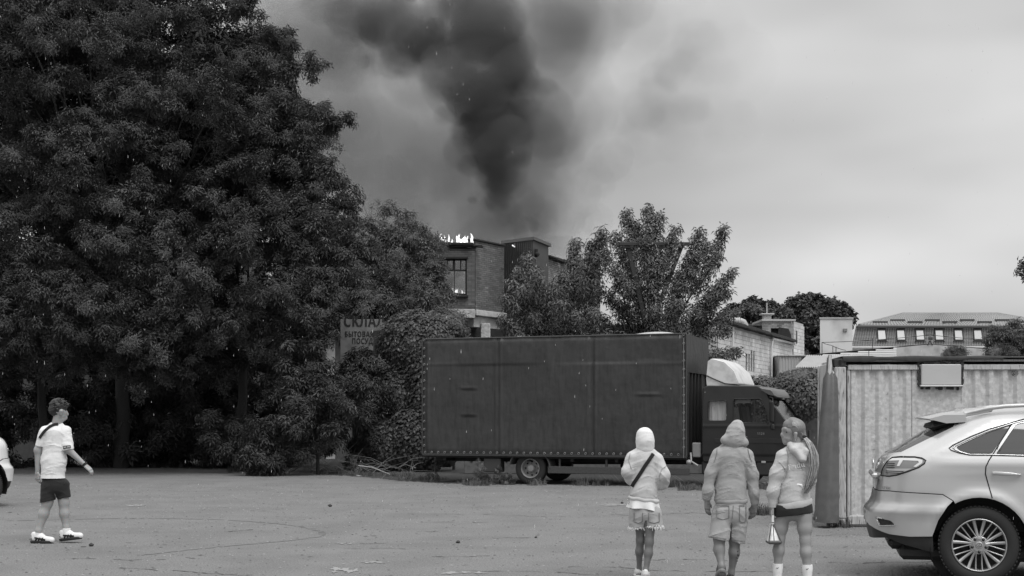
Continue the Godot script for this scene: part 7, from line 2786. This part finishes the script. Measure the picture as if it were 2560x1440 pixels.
func ponytail_girl(skin_m: Material, black: Material) -> void:
	var t := person(1980, 1470, "person with long blond ponytail, pale sweatshirt and black shorts looking aside")
	var fl := cloth("cream_fleece", 0.5)
	var b := MB.new()
	net(b, [[J(1992, 1108), J(1992, 1128), 0.046, 0.055], [J(1988, 1145), J(1985, 1225), 0.13, 0.12, 0.62], [J(1984, 1262), J(1983, 1268), 0.14, 0.14, 0.72],
		[J(1952, 1150), J(1936, 1205), 0.045, 0.04], [J(1936, 1205), J(1929, 1262, 0.02), 0.038, 0.027],
		[J(2018, 1150), J(2026, 1205, -0.02), 0.045, 0.04], [J(2026, 1205, -0.02), J(2010, 1225, -0.2), 0.038, 0.03],
		[J(1958, 1280, -0.02), J(1953, 1320, -0.03), 0.086, 0.070], [J(1953, 1320, -0.03), J(1950, 1350, -0.03), 0.068, 0.052], [J(1950, 1350, -0.03), J(1948, 1378, -0.03), 0.052, 0.055], [J(1948, 1378, -0.03), J(1946, 1420, -0.03), 0.055, 0.035], [J(1946, 1420, -0.03), J(1945, 1452, -0.03), 0.036, 0.036],
		[J(2008, 1280, 0.02), J(2010, 1320, 0.03), 0.086, 0.071], [J(2010, 1320, 0.03), J(2011, 1350, 0.04), 0.069, 0.053], [J(2011, 1350, 0.04), J(2012, 1380, 0.05), 0.053, 0.056], [J(2012, 1380, 0.05), J(2015, 1420, 0.06), 0.056, 0.036], [J(2015, 1420, 0.06), J(2015, 1452, 0.06), 0.038, 0.036]], 0.03, 0.011)
	# head turned to the side
	slim = 1.0
	net(b, [[J(1982, 1072), J(1988, 1072), 0.078, 0.082, 0.95], [J(1974, 1080), J(1972, 1094), 0.062, 0.05, 0.95], [J(1968, 1098), J(1966, 1103), 0.036, 0.028], [J(1958, 1079), J(1956, 1087), 0.012, 0.014], [J(1955, 1087), J(1957, 1090), 0.011, 0.014], [J(1961, 1096, 0), J(1959, 1097, 0), 0.014, 0.011], [J(1961, 1101), J(1960, 1101), 0.014, 0.011], [J(1964, 1107), J(1963, 1107), 0.018, 0.017], [J(1962, 1072, 0.03), J(1960, 1073, -0.02), 0.018, 0.018], [J(1985, 1084, 0.078), J(1984, 1097, 0.076), 0.017, 0.012], [J(1990, 1096), J(1993, 1122), 0.052, 0.055]], 0.022, 0.006)
	slim = 0.91
	net(b, hand_prims(J(1929, 1266, 0.02), Vector3(-0.05, -1, 0.0), Vector3(0.8, 0, -0.4), Vector3(-0.2, 0, -1), 0.9, 0.95), 0.008, 0.005)
	net(b, hand_prims(J(2006, 1226, -0.22), Vector3(-1, 0, -0.2), Vector3(0, 0, 1), Vector3(0, 1, 0), 0.9, 0.6), 0.008, 0.005)
	part("body", b.mesh(), mottled("fair_skin", 0.30, 0.5, noise_tex("skin_tex", 83, 0.03, [], 3), 1.5), t)
	b = MB.new()
	b.lathe(J(1963.5, 1080, 0.052), Vector3(-0.8, 0, 0.6), [[0.008, 0.0], [0.006, 0.003], [0.0, 0.004]], 10)
	part("eye", b.mesh(), mat("dark_hair", 0.022, 0.5), t)
	b = MB.new()
	b.lathe(J(1983, 1100, 0.09), Vector3(0, 0, 1), [[0.006, 0.0], [0.005, 0.005], [0.0, 0.007]], 8)
	part("earring", b.mesh(), mat("key_steel", 0.4, 0.3, 0.6), t)
	# hair: combed back into a tail
	var hair := mottled("blond_hair", 0.2, 0.45, noise_tex("hair_tex", 84, 0.05, [[0.0, 0.45], [0.5, 0.85], [1.0, 1.0]], 3, 256), 3.0)
	hair.uv1_scale = Vector3(14, 2.0, 14)
	b = MB.new()
	slim = 1.0
	net(b, [[J(1984, 1068, -0.005), J(1990, 1070), 0.085, 0.089, 0.98], [J(1990, 1076), J(2000, 1086), 0.08, 0.055], [J(1972, 1064), J(1980, 1062), 0.055, 0.07], [J(2000, 1086), J(2008, 1093, 0.03), 0.05, 0.025]], 0.025, 0.007, 0.003, 16.0, 31)
	slim = 0.91
	var cap := part("hair", b.mesh(), hair, t)
	# strands combed from the brow to the tie
	b = MB.new()
	for i in 150:
		var a := r(-1.45, 1.45)
		var cc := J(1986, 1069)
		var p := cc + Vector3(-0.72 + 0.42 * absf(sin(a)), 0.66 * cos(a) + 0.1, 0.72 * sin(a)).normalized() * 0.088
		var m := cc + Vector3(0.12, cos(a), sin(a)) * 0.094 * r(0.98, 1.02)
		var e := J(2007, 1093, 0.045)
		var path := []
		for k in 7:
			var f := k / 6.0
			path.append(p.lerp(m, f).lerp(m.lerp(e, f), f) + (p.lerp(m, f).lerp(m.lerp(e, f), f) - J(1990, 1080)).normalized() * 0.010 * sin(f * PI))
		b.tube(path, 0.0035, 4, false)
	part("strands", b.mesh(), mat("hair_strands", 0.33, 0.4), cap)
	var lite := MB.new()
	b = MB.new()
	var tail_c := [J(2007, 1093, 0.05), J(2018, 1108, 0.1), J(2026, 1135, 0.13), J(2027, 1165, 0.14), J(2021, 1195, 0.14), J(2012, 1218, 0.135), J(2006, 1232, 0.13)]
	var rad := [0.012, 0.022, 0.030, 0.036, 0.036, 0.029, 0.012]
	for i in 140:
		var a := rng.randf() * TAU
		var rr := sqrt(rng.randf())
		var path := []
		var rs := []
		var end := 4.2 + 1.8 * rng.randf()
		for k in 15:
			var f := end * k / 14.0
			var s := mini(int(f), 5)
			var u := f - s
			var c: Vector3 = (tail_c[s] as Vector3).lerp(tail_c[s + 1], u)
			var rd: float = lerpf(rad[s], rad[s + 1], u)
			path.append(c + Vector3(cos(a) * rr * rd * 1.25 + 0.006 * sin(f * 2.0 + i), sin(a * 3.0) * 0.004, sin(a) * rr * rd * 0.6))
			rs.append(0.0055 * (1.0 - 0.5 * k / 14.0))
		(b if i % 3 else lite).tube(path, rs, 4, false)
	var tl := part("ponytail", b.mesh(), hair, t)
	var pale := mat("pale_strands", 0.34, 0.4)
	part("light_strands", lite.mesh(), pale, tl)
	b = MB.new()
	b.tube([J(2005, 1091, 0.035), J(2010, 1095, 0.06)], 0.022, 10)
	part("hair_tie", b.mesh(), black, tl)
	# sweatshirt
	b = MB.new()
	net(b, [[J(1990, 1150), J(1987, 1222), 0.142, 0.150, 0.72], [J(1987, 1222), J(1986, 1250), 0.15, 0.170, 0.75], ["cut", J(1986, 1257), Vector3(0.15, -1, 0), 0.6]], 0.035, 0.009, 0.012, 5.0, 41)
	net(b, [[J(1990, 1146), J(1987, 1205), 0.142, 0.138, 0.72], [J(1958, 1138), J(2018, 1142), 0.055, 0.055], [J(1972, 1126), J(2006, 1128), 0.05, 0.05],
		[J(1958, 1142), J(1942, 1185, 0.01), 0.07, 0.070], [J(1942, 1185, 0.01), J(1931, 1230, 0.02), 0.066, 0.064], [J(1931, 1230, 0.02), J(1930, 1250, 0.02), 0.064, 0.044],
		[J(2018, 1146), J(2026, 1200, -0.02), 0.068, 0.062], [J(2026, 1200, -0.02), J(2008, 1224, -0.17), 0.058, 0.042]], 0.035, 0.009, 0.012, 5.0, 41)
	var sw := part("sweatshirt", b.mesh(), fl, t)
	var cseam := mat("cream_seam", 0.28, 0.9)
	seam(sw, b, [[1940, 1152], [1947, 1157], [1956, 1168], [1963, 1180]], cseam)
	seam(sw, b, [[1964, 1120], [1966, 1140], [1965, 1165], [1964, 1182], [1954, 1205]], cseam)
	var pr := surf_z(b, J(1986, 1160).x, J(1986, 1160).y)
	var pr2 := surf_z(b, J(1994, 1216).x, J(1994, 1216).y)
	b = MB.new()
	var rings := []
	for k in 5:
		var ring := PackedVector3Array()
		for j in 32:
			var a := TAU * j / 32
			var rx := 0.163 + (0.004 if k > 0 and k < 4 else -0.004)
			ring.append(J(1986, 1252) + Vector3(cos(a) * rx, -0.016 * k + cos(a) * 0.028 + 0.003 * sin(a * 5), sin(a) * rx * 0.75))
		rings.append(ring)
	b.loft(rings)
	part("waistband", b.mesh(), fl, t)
	b = MB.new()
	b.tube([J(1930, 1250, 0.02), J(1930, 1268, 0.02)], [0.042, 0.034], 16)
	part("cuff", b.mesh(), fl, t)
	b = MB.new()
	net(b, [[J(1974, 1112, 0.02), J(1980, 1124, 0.09), 0.036, 0.04], [J(1980, 1124, 0.09), J(1998, 1146, 0.115), 0.04, 0.032], [J(2006, 1112, 0.02), J(2010, 1128, 0.09), 0.035, 0.038], [J(2010, 1128, 0.09), J(2002, 1148, 0.112), 0.038, 0.03], [J(1976, 1114, 0.05), J(2008, 1114, 0.05), 0.034, 0.034], [J(1992, 1122, 0.06), J(1998, 1142, 0.09), 0.045, 0.036]], 0.025, 0.010, 0.008, 8.0, 47)
	part("hood", b.mesh(), fl, sw)
	# print on the back: white script and a small figure
	var font := SystemFont.new()
	font.font_names = PackedStringArray(["Droid Serif"])
	font.font_italic = true
	var tm := TextMesh.new()
	tm.text = "Endu"
	tm.font = font
	tm.font_size = 48
	tm.pixel_size = 0.0013
	tm.depth = 0.012
	var tx := part("print_script", tm, mat("print_white", 0.78, 0.8), sw)
	tx.position = Vector3(J(1986, 1164).x, J(1986, 1164).y, pr - 0.001)
	tx.rotation = Vector3(0, -0.25, 0.22)
	b = MB.new()
	b.tube([J(1984, 1216, pr2 - 0.012), J(1989, 1210, pr2 - 0.01), J(1997, 1212, pr2 - 0.01), J(2001, 1219, pr2 - 0.012), J(1994, 1224, pr2 - 0.012)], [0.006, 0.012, 0.015, 0.012, 0.005], 8)
	b.tube([J(1990, 1178, pr - 0.012), J(1995, 1172, pr - 0.012), J(1999, 1174, pr - 0.012)], [0.006, 0.015, 0.01], 8)
	part("print_figure", b.mesh(), mat("print_white", 0.78, 0.8), sw)
	b = MB.new()
	net(b, [[J(1984, 1262), J(1983, 1276), 0.165, 0.170, 0.78], [J(1960, 1272, -0.01), J(1958, 1310, -0.01), 0.1, 0.1], [J(2007, 1270, 0.01), J(2008, 1305, 0.02), 0.1, 0.1], [J(1983, 1282, 0), J(1984, 1320, 0), -0.006, -0.03, 12.0], ["cut", J(1984, 1287), Vector3(0.13, -1, 0), 0.6], ["cut", J(1986, 1256), Vector3(-0.15, 1, 0), 0.6]], 0.03, 0.009, 0.004, 8.0, 51)
	part("shorts", b.mesh(), black, t)
	for q in [[1946, 1411, -0.03, 1945], [2015, 1411, 0.06, 2015]]:
		b = MB.new()
		var path := []
		var rs := []
		for k in 6:
			var f := k / 5.0
			path.append(J(lerpf(q[0], q[3], f), lerpf(1410, 1453, f), q[2]))
			rs.append([0.047, 0.049, 0.046, 0.042, 0.041, 0.042][k])
		b.tube(path, rs, 18)
		var sk := part("sock", b.mesh(), cloth("white_cotton", 0.82), t)
		b = MB.new()
		b.tube([J(q[0] - 6, 1419, q[2] + 0.046), J(q[0] - 4, 1420.5, q[2] + 0.047), J(q[0] + 1, 1417.5, q[2] + 0.048)], [0.002, 0.0045, 0.001], 5)
		part("sock_mark", b.mesh(), black, sk)
	sneaker(t, J(1944, 1470, -0.02), Vector3(-0.25, 0, -1), mat("white_leather", 0.7, 0.5), 0.95)
	sneaker(t, J(2015, 1470, 0.07), Vector3(0.1, 0, -1), mat("white_leather", 0.7, 0.5), 0.95)
	# the handbag hangs from the hand
	var bag := thing("handbag", "small white handbag with dark edges held in a hand by its strap", "bag", pb)
	var white := mat("bag_white", 0.68, 0.4)
	var edge := mat("bag_dark", 0.07, 0.5)
	b = MB.new()
	var rr2 := []
	for q in [[1310, 1926, 1932, 0.02], [1316, 1923, 1935, 0.035], [1335, 1920, 1942, 0.055], [1353, 1917, 1948, 0.07]]:
		var l := J(q[1], q[0], 0.02)
		var e := J(q[2], q[0], 0.02)
		rr2.append(PackedVector3Array([l + Vector3(0, 0, q[3]), e + Vector3(0, 0, q[3]), e - Vector3(0, 0, q[3] + 0.04), l - Vector3(0, 0, q[3] + 0.04)]))
	b.loft(rr2, true, true, true)
	part("bag_body", b.mesh(), white, bag)
	b = MB.new()
	b.tube([J(1926, 1310, 0.045), J(1917, 1355, 0.095)], 0.006, 6)
	b.tube([J(1931, 1310, 0.045), J(1949, 1355, 0.095)], 0.008, 6)
	b.tube([J(1930, 1312, 0.05), J(1931, 1357, 0.1)], 0.004, 6)
	b.box(J(1933, 1354, 0.02), Vector3(0.125, 0.035, 0.17), 0.012)
	part("edging", b.mesh(), edge, bag)
	strip(bag, "bag_strap", [J(1929, 1275, 0.04), J(1929.5, 1290, 0.045), J(1929.5, 1310, 0.045)], 0.021, white)
	b = MB.new()
	b.box(J(1929.5, 1304, 0.048), Vector3(0.028, 0.018, 0.014), 0.004)
	part("buckle", b.mesh(), mat("key_steel", 0.4, 0.3, 0.6), bag)

func walker(skin_m: Material, black: Material, hair: Material) -> void:
	var t := person(135, 1357, "person in a white T-shirt and black shorts striding past the trees")
	var b := MB.new()
	net(b, [[J(146, 1044), J(140, 1066), 0.055, 0.062], [J(138, 1085), J(134, 1180), 0.15, 0.15, 0.75], [J(135, 1198), J(137, 1215), 0.125, 0.14, 0.8],
		[J(110, 1082, 0.03), J(97, 1125, 0.04), 0.055, 0.048], [J(97, 1125, 0.04), J(96, 1178, 0.03), 0.046, 0.031],
		[J(165, 1085, -0.02), J(172, 1124, 0.02), 0.06, 0.052], [J(172, 1124, 0.02), J(210, 1162, -0.02), 0.05, 0.031],
		[J(124, 1225, 0.02), J(120, 1256, 0.02), 0.095, 0.075], [J(120, 1256, 0.02), J(111, 1285, 0.03), 0.07, 0.068], [J(111, 1285, 0.03), J(101, 1326, 0.06), 0.068, 0.04], [J(101, 1326, 0.06), J(99, 1346, 0.06), 0.04, 0.042],
		[J(152, 1225, -0.03), J(157, 1256, -0.04), 0.095, 0.07], [J(157, 1256, -0.04), J(158, 1285, -0.04), 0.068, 0.065], [J(158, 1285, -0.04), J(162, 1318, -0.04), 0.065, 0.04], [J(162, 1318, -0.04), J(163, 1338, -0.04), 0.04, 0.042]], 0.035, 0.013)
	slim = 1.0
	net(b, [[J(148, 1022), J(148, 1026), 0.092, 0.09, 0.95], [J(156, 1034, -0.01), J(157, 1046, -0.02), 0.05, 0.034], [J(152, 1043), J(153, 1047), 0.055, 0.04], [J(165, 1031, -0.04), J(166, 1036, -0.045), 0.012, 0.015], [J(158, 1028, 0.075), J(157, 1036, 0.07), 0.02, 0.014], [J(147, 1040), J(142, 1062), 0.062, 0.066], [J(163, 1044, -0.04), J(163, 1046, -0.04), 0.016, 0.014]], 0.022, 0.007)
	slim = 0.93
	net(b, hand_prims(J(212, 1164, -0.02), Vector3(0.75, -0.65, 0), Vector3(-0.5, -0.6, -0.4), Vector3(0.2, 0.3, -0.9), 1.05, 0.8), 0.009, 0.006)
	net(b, hand_prims(J(95, 1180, 0.03), Vector3(0.02, -1, 0), Vector3(0.5, 0, -0.5), Vector3(0.8, -0.1, 0.5), 1.05, 0.6), 0.009, 0.006)
	part("body", b.mesh(), skin_m, t)
	b = MB.new()
	slim = 1.0
	net(b, [[J(144, 1016), J(147, 1018), 0.1, 0.1, 0.98], [J(138, 1026, 0.02), J(140, 1030, 0.02), 0.072, 0.06], [J(152, 1010, -0.01), J(158, 1013, -0.02), 0.06, 0.05], [J(140, 1006), J(148, 1006), 0.04, 0.05]], 0.03, 0.009, 0.016, 13.0, 61)
	for i in 130:
		var d := Vector3(rng.randfn(), rng.randfn() * 0.7 + 0.6, rng.randfn()).normalized()
		var c := J(146, 1018)
		if d.x > 0.55 and d.y < 0.3:
			continue
		var p := c + d * 0.095
		var sw := Vector3(r(0.2, 0.8), r(-0.2, 0.3), r(-0.4, 0.4)) * 0.05
		b.tube([p - d * 0.02, p + d * 0.016 + sw * 0.4, p + d * 0.012 + sw], [0.014, 0.011, 0.003], 5, false)
	part("hair", b.mesh(), hair, t)
	slim = 0.93
	var shirt := cloth("white_shirt", 0.76)
	b = MB.new()
	net(b, [[J(138, 1086), J(134, 1150), 0.160, 0.165, 0.78], [J(134, 1150), J(132, 1200), 0.165, 0.158, 0.82], ["cut", J(132, 1192), Vector3(0, -1, 0), 0.6], [J(114, 1076, 0.02), J(164, 1076, -0.01), 0.06, 0.06], [J(133, 1064), J(150, 1064), 0.05, 0.05],
		[J(114, 1080, 0.03), J(110, 1092, 0.03), 0.07, 0.06], [J(162, 1082, -0.01), J(165, 1096, 0), 0.08, 0.07]], 0.035, 0.011, 0.014, 5.0, 71)
	net(b, [[J(113, 1080, 0.03), J(99, 1128, 0.04), 0.072, 0.066], ["cut", J(98, 1116, 0.04), Vector3(-0.15, -1, 0), 0.6]], 0.03, 0.013, 0.01, 5.0, 72)
	net(b, [[J(162, 1082, -0.01), J(171, 1142, 0.02), 0.08, 0.098], ["cut", J(168, 1126, 0.02), Vector3(0.22, -1, 0), 0.6]], 0.03, 0.013, 0.012, 5.0, 73)
	var sh := part("t_shirt", b.mesh(), shirt, t)
	var wstrap := drape(b, [[149, 1060], [141, 1061], [131, 1066], [119, 1077], [109, 1090], [106, 1095]], 0.003)
	var lz := surf_z(b, J(173, 1117).x, J(173, 1117).y, 0.03)
	b = MB.new()
	var rings := []
	for k in 3:
		var ring := PackedVector3Array()
		for j in 36:
			var a := TAU * j / 36
			var rx := 0.148 + 0.004 * k
			ring.append(J(132, 1186) + Vector3(cos(a) * rx, -0.024 * k, sin(a) * rx * 0.84))
		rings.append(ring)
	b.loft(rings)
	part("shirt_hem", b.mesh(), shirt, sh)
	# label on the sleeve
	b = MB.new()
	var lb := Vector3(J(173, 1117).x, J(173, 1117).y, lz - 0.002)
	b.box(lb, Vector3(0.095, 0.036, 0.012), 0.003, Basis(Vector3.UP, 0.35) * Basis(Vector3(0, 0, 1), 0.12))
	part("sleeve_label", b.mesh(), black, sh)
	var font := SystemFont.new()
	font.font_names = PackedStringArray(["Droid Sans"])
	font.font_weight = 700
	var tm := TextMesh.new()
	tm.text = "NO DIE"
	tm.font = font
	tm.font_size = 32
	tm.pixel_size = 0.00072
	tm.depth = 0.004
	var tx := part("sleeve_lettering", tm, mat("print_white", 0.78, 0.8), sh)
	tx.position = lb + Vector3(0.002, 0, 0.009)
	tx.rotation = Vector3(0, 0.35, 0.12)
	strip(t, "shoulder_strap", wstrap, 0.035, black)
	b = MB.new()
	net(b, [[J(133, 1196), J(137, 1214), 0.146, 0.155, 0.85], [J(122, 1215, 0.02), J(120, 1275, 0.03), 0.098, 0.098], [J(154, 1212, -0.03), J(159, 1268, -0.04), 0.095, 0.09], [J(141, 1222, 0), J(142, 1275, 0), -0.004, -0.024, 12.0], ["cut", J(140, 1249), Vector3(0.2, -1, 0), 0.6], ["cut", J(136, 1186), Vector3(0, 1, 0), 0.6]], 0.035, 0.011, 0.01, 5.0, 81)
	part("shorts", b.mesh(), black, t)
	b = MB.new()
	b.tube([J(208.5, 1160, -0.02), J(212.5, 1163.5, -0.02)], 0.037, 14)
	part("wristwatch", b.mesh(), black, t)
	for q in [[100, 1346, 0.06, 1331], [163, 1338, -0.04, 1321]]:
		b = MB.new()
		b.tube([J(q[0] + 1, q[3], q[2]), J(q[0], q[1] - 6, q[2]), J(q[0], q[1], q[2])], [0.05, 0.052, 0.05], 16)
		part("sock", b.mesh(), cloth("white_cotton", 0.82), t)
	var wl := mat("white_leather", 0.7, 0.5)
	var bs := mat("black_sole", 0.02, 0.8)
	for q in [[92, 1357, 0.06, 0.0], [158, 1353, -0.04, 0.12]]:
		var s := sneaker(t, J(q[0], q[1], q[2]), Vector3(1, 0, 0.12), wl, 1.22, q[3], bs)
		b = MB.new()
		for i in 3:
			b.tube([Vector3(-0.058, 0.04, -0.03 - i * 0.04), Vector3(-0.06, 0.075, -0.06 - i * 0.035)], 0.010, 4)
			b.tube([Vector3(0.058, 0.04, -0.03 - i * 0.04), Vector3(0.06, 0.075, -0.06 - i * 0.035)], 0.010, 4)
		b.tube([Vector3(0.058, 0.075, -0.02), Vector3(0.056, 0.05, -0.16)], 0.011, 4)
		b.tube([Vector3(-0.058, 0.075, -0.02), Vector3(-0.056, 0.05, -0.16)], 0.011, 4)
		b.box(Vector3(0, 0.075, 0.035), Vector3(0.06, 0.06, 0.02), 0.008)
		part("stripes", b.mesh(), black, s)

func weed_mesh(sd: int, blades: int, h: float, wide: float) -> ArrayMesh:
	var b := MB.new()
	var g := RandomNumberGenerator.new()
	g.seed = sd
	for i in blades:
		var a := g.randf() * TAU
		var p := Vector3(g.randf_range(-0.06, 0.06), 0, g.randf_range(-0.06, 0.06))
		var ln := h * g.randf_range(0.5, 1.1)
		var bend := Vector3(cos(a), 0, sin(a)) * ln * g.randf_range(0.2, 0.8)
		var s := Vector3(-sin(a), 0, cos(a)) * wide
		var m := p + bend * 0.35 + Vector3(0, ln * 0.6, 0)
		var e := p + bend + Vector3(0, ln * 0.85, 0)
		b.tri(p - s, p + s, m, Vector3(cos(a), 0.3, sin(a)))
		b.tri(p + s, m + s * 0.6, m, Vector3(cos(a), 0.3, sin(a)))
		b.tri(m - s * 0.5, m + s * 0.5, e, Vector3(cos(a), 0.6, sin(a)))
	return b.mesh()

func build_small() -> void:
	var grass := weed_mesh(3, 22, 0.16, 0.005)
	var leafy := sprig(77, 7, 3, 0.06, 0.035, 0.05, 0.16, 0.3)
	var gm := leaf_mat("weed_green", 0.11)
	# earth and litter under the trees
	var b := MB.new()
	var edge := [[-700, 1166], [0, 1168], [200, 1163], [420, 1170], [620, 1176], [760, 1182], [900, 1192], [1010, 1202], [1100, 1208], [1240, 1212], [1420, 1209], [1560, 1204], [1700, 1208], [1830, 1216], [1990, 1196], [2040, 1200]]
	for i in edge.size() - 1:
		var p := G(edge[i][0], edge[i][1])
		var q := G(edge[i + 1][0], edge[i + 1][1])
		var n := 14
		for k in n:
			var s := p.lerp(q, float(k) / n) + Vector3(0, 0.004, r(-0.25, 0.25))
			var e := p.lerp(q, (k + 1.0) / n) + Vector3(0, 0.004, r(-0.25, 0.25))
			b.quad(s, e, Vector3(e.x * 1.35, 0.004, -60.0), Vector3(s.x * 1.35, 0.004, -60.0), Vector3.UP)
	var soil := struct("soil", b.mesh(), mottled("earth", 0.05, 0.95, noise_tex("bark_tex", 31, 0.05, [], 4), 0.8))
	soil.set_meta("label", "bare dark earth with litter beneath the trees and truck")
	# weeds along the edge of the asphalt
	var spots := []
	var tints := PackedColorArray()
	for q in [[1180, 1212, 40, 26], [1212, 1196, 12, 10], [1258, 1208, 30, 20], [1350, 1212, 25, 14], [1470, 1212, 60, 36], [1690, 1216, 50, 40], [1740, 1224, 40, 40], [1900, 1222, 30, 30], [1800, 1222, 40, 20], [1060, 1200, 60, 30], [960, 1190, 80, 40], [1930, 1286, 40, 30], [1900, 1284, 30, 16], [840, 1184, 60, 24], [300, 1166, 250, 40], [640, 1180, 80, 24], [2062, 1300, 16, 16], [2110, 1318, 14, 6]]:
		for i in q[3]:
			var g := G(q[0] + r(-1, 1) * q[2], q[1] + r(-3, 3))
			spots.append(Transform3D(Basis(Vector3.UP, rng.randf() * TAU).scaled(Vector3.ONE * r(0.6, 1.5)), g))
			var v := r(0.6, 1.5)
			tints.append(Color(v, v, v))
	var w := multi("grass_tufts", grass, gm, spots, self, tints)
	tag(w, "tufts of grass and weeds along the asphalt edge and under the truck", "grass")
	for q in [[1197, 1212, 0.62, "tall leafy weed in front of the truck tool box"], [1245, 1210, 0.42, "bushy weed at the truck's rear wheel"], [1268, 1212, 0.3, "low weed touching the truck's rear tyre"], [1085, 1205, 0.45, "spreading weed beneath the truck box corner"], [885, 1188, 0.5, "leafy weed among the dead branches"]]:
		var t := thing("weed", q[3], "weed", G(q[0], q[1]))
		var k := MB.new()
		k.tube([Vector3.ZERO, Vector3(0.02, q[2] * 0.5, 0), Vector3(-0.01, q[2], 0)], [0.008, 0.006, 0.003], 5)
		part("stem", k.mesh(), mat("pale_stalk", 0.2, 0.7), t)
		var pl := []
		var tn := PackedColorArray()
		for i in 26:
			var f := rng.randf()
			pl.append(Transform3D(toward(Vector3(r(-1, 1), 0.7, r(-1, 1)), rng.randf() * TAU, r(0.5, 0.9) * (1.1 - 0.5 * f)), Vector3(r(-0.06, 0.06) * (1.5 - f) * 2.0, f * q[2], r(-0.06, 0.06))))
			tn.append(Color(1, 1, 1) * r(0.7, 1.4))
		multi("leaves", leafy, gm, pl, t, tn)
	# dry grass stalks by the hanging tarpaulin
	var dg := thing("dry_grass", "tall dry grass stalks in front of the hanging tarpaulin", "grass", G(2052, 1297))
	for i in 9:
		var k := MB.new()
		var h := r(0.35, 0.95)
		var l := r(-0.1, 0.3)
		k.tube([Vector3(r(-0.08, 0.08), 0, r(-0.05, 0.05)), Vector3(l * 0.3, h * 0.6, 0), Vector3(l, h, 0)], [0.004, 0.003, 0.002], 4)
		k.tube([Vector3(l, h, 0), Vector3(l + 0.03, h + 0.09, 0)], [0.002, 0.008], 4)
		part("stalk", k.mesh(), mat("straw", 0.32, 0.8), dg)
	# cut branches heaped at the tree foot
	var br := thing("branch_heap", "heap of dry cut branches lying at the foot of the trees", "branches", G(850, 1186))
	for i in 46:
		var k := MB.new()
		var p := Vector3(r(-1.5, 2.2), r(0.02, 0.2), r(-0.7, 0.2))
		var d := Vector3(r(-1, 1), r(-0.02, 0.45), r(-0.4, 0.4)).normalized() * r(0.4, 1.5)
		k.tube([p, p + d * 0.5 + Vector3(0, r(0.0, 0.12), 0), p + d - Vector3(0, p.y * 0.5, 0)], [r(0.006, 0.014), 0.006, 0.003], 4)
		part("twig", k.mesh(), mat("dry_twig", 0.16, 0.85), br)
	for q in [[[896, 1166], [930, 1170], [975, 1188]], [[890, 1190], [930, 1197], [990, 1200]], [[962, 1202], [1000, 1201]]]:
		var k := MB.new()
		var path := []
		for e in q:
			path.append(P(e[0], e[1], 37.5) - br.position + Vector3(0, 0.02, 0))
		k.tube(path, 0.016, 6)
		part("branch", k.mesh(), mat("pale_wood", 0.33, 0.8), br)
	# stones lying about
	for q in [[228, 1366, 0.035, "small dark stone near the walking person's shoes"], [1145, 1358, 0.03, "single dark pebble in the middle of the yard"], [825, 1267, 0.04, "dark pebble far out on the asphalt"], [1340, 1345, 0.02, "tiny dark chip on the asphalt before the truck wheel"], [1555, 1259, 0.03, "flat dark chip before the truck's side guard"], [2180, 1295, 0.03, "small stone by the container foot"]]:
		var t := thing("stone", q[3], "stone", G(q[0], q[1]), 0.0, "stones on the asphalt")
		var k := MB.new()
		var rings := []
		for i in 5:
			var f := i / 4.0
			var ring := PackedVector3Array()
			for j in 8:
				var a := TAU * j / 8
				var rr: float = q[2] * sin(PI * clampf(0.15 + f * 0.8, 0, 1)) * r(0.8, 1.15)
				ring.append(Vector3(cos(a) * rr, f * q[2] * 1.3, sin(a) * rr * 0.8))
			rings.append(ring)
		k.loft(rings, true, true, true)
		part("pebble", k.mesh(), mat("dark_stone", 0.05, 0.9), t)
	# loose grit on the asphalt
	var grain := MB.new()
	var q6 := [Vector3(1, 0, 0), Vector3(0, 0, 1), Vector3(-1, 0, 0), Vector3(0, 0, -1)]
	for i in 4:
		grain.tri(q6[i], q6[(i + 1) % 4], Vector3(0.1, 0.7, 0), (q6[i] + q6[(i + 1) % 4] + Vector3(0, 1, 0)))
	var gp := []
	var gt := PackedColorArray()
	for i in 9000:
		var d := 9.0 + 24.0 * pow(rng.randf(), 0.8)
		var s := r(0.003, 0.011) * (1.0 + d * 0.02)
		gp.append(Transform3D(Basis(Vector3.UP, rng.randf() * TAU).scaled(Vector3(s * r(0.8, 2.0), s, s)), Vector3((r(-80, 2640) - 1280.0) / F * d, 0.003, -d)))
		var v := r(0.4, 1.0) if rng.randf() < 0.6 else r(1.0, 1.45)
		gt.append(Color(v, v, v))
	var gmat := mat("grit_stone", 0.2, 0.9)
	gmat.vertex_color_use_as_albedo = true
	tag(multi("grit", grain.mesh(), gmat, gp, self, gt), "loose grit and crumbs scattered over the asphalt yard", "grit")
	# rain falling through the air
	var drop := MB.new()
	drop.tube([Vector3(0, -1, 0), Vector3(0, -0.3, 0), Vector3(0.05, 1, 0)], [0.2, 0.35, 0.1], 5)
	var pl := []
	for i in 420:
		var d := 5.0 + 27.0 * pow(rng.randf(), 0.6)
		var p := P(r(-100, 2660), r(-60, 1420), d)
		if p.y < 0.1:
			continue
		var s := 0.0012 + 0.00016 * d
		pl.append(Transform3D(Basis(Vector3(0, 0, 1), r(-0.25, 0.1)).scaled(Vector3(s * 1.5, s * r(2.0, 5.0), s * 1.5)), p))
	var rain := multi("raindrops", drop.mesh(), mat("rain_water", 0.7, 0.3), pl, self)
	tag(rain, "raindrops falling through the air over the whole yard", "rain")
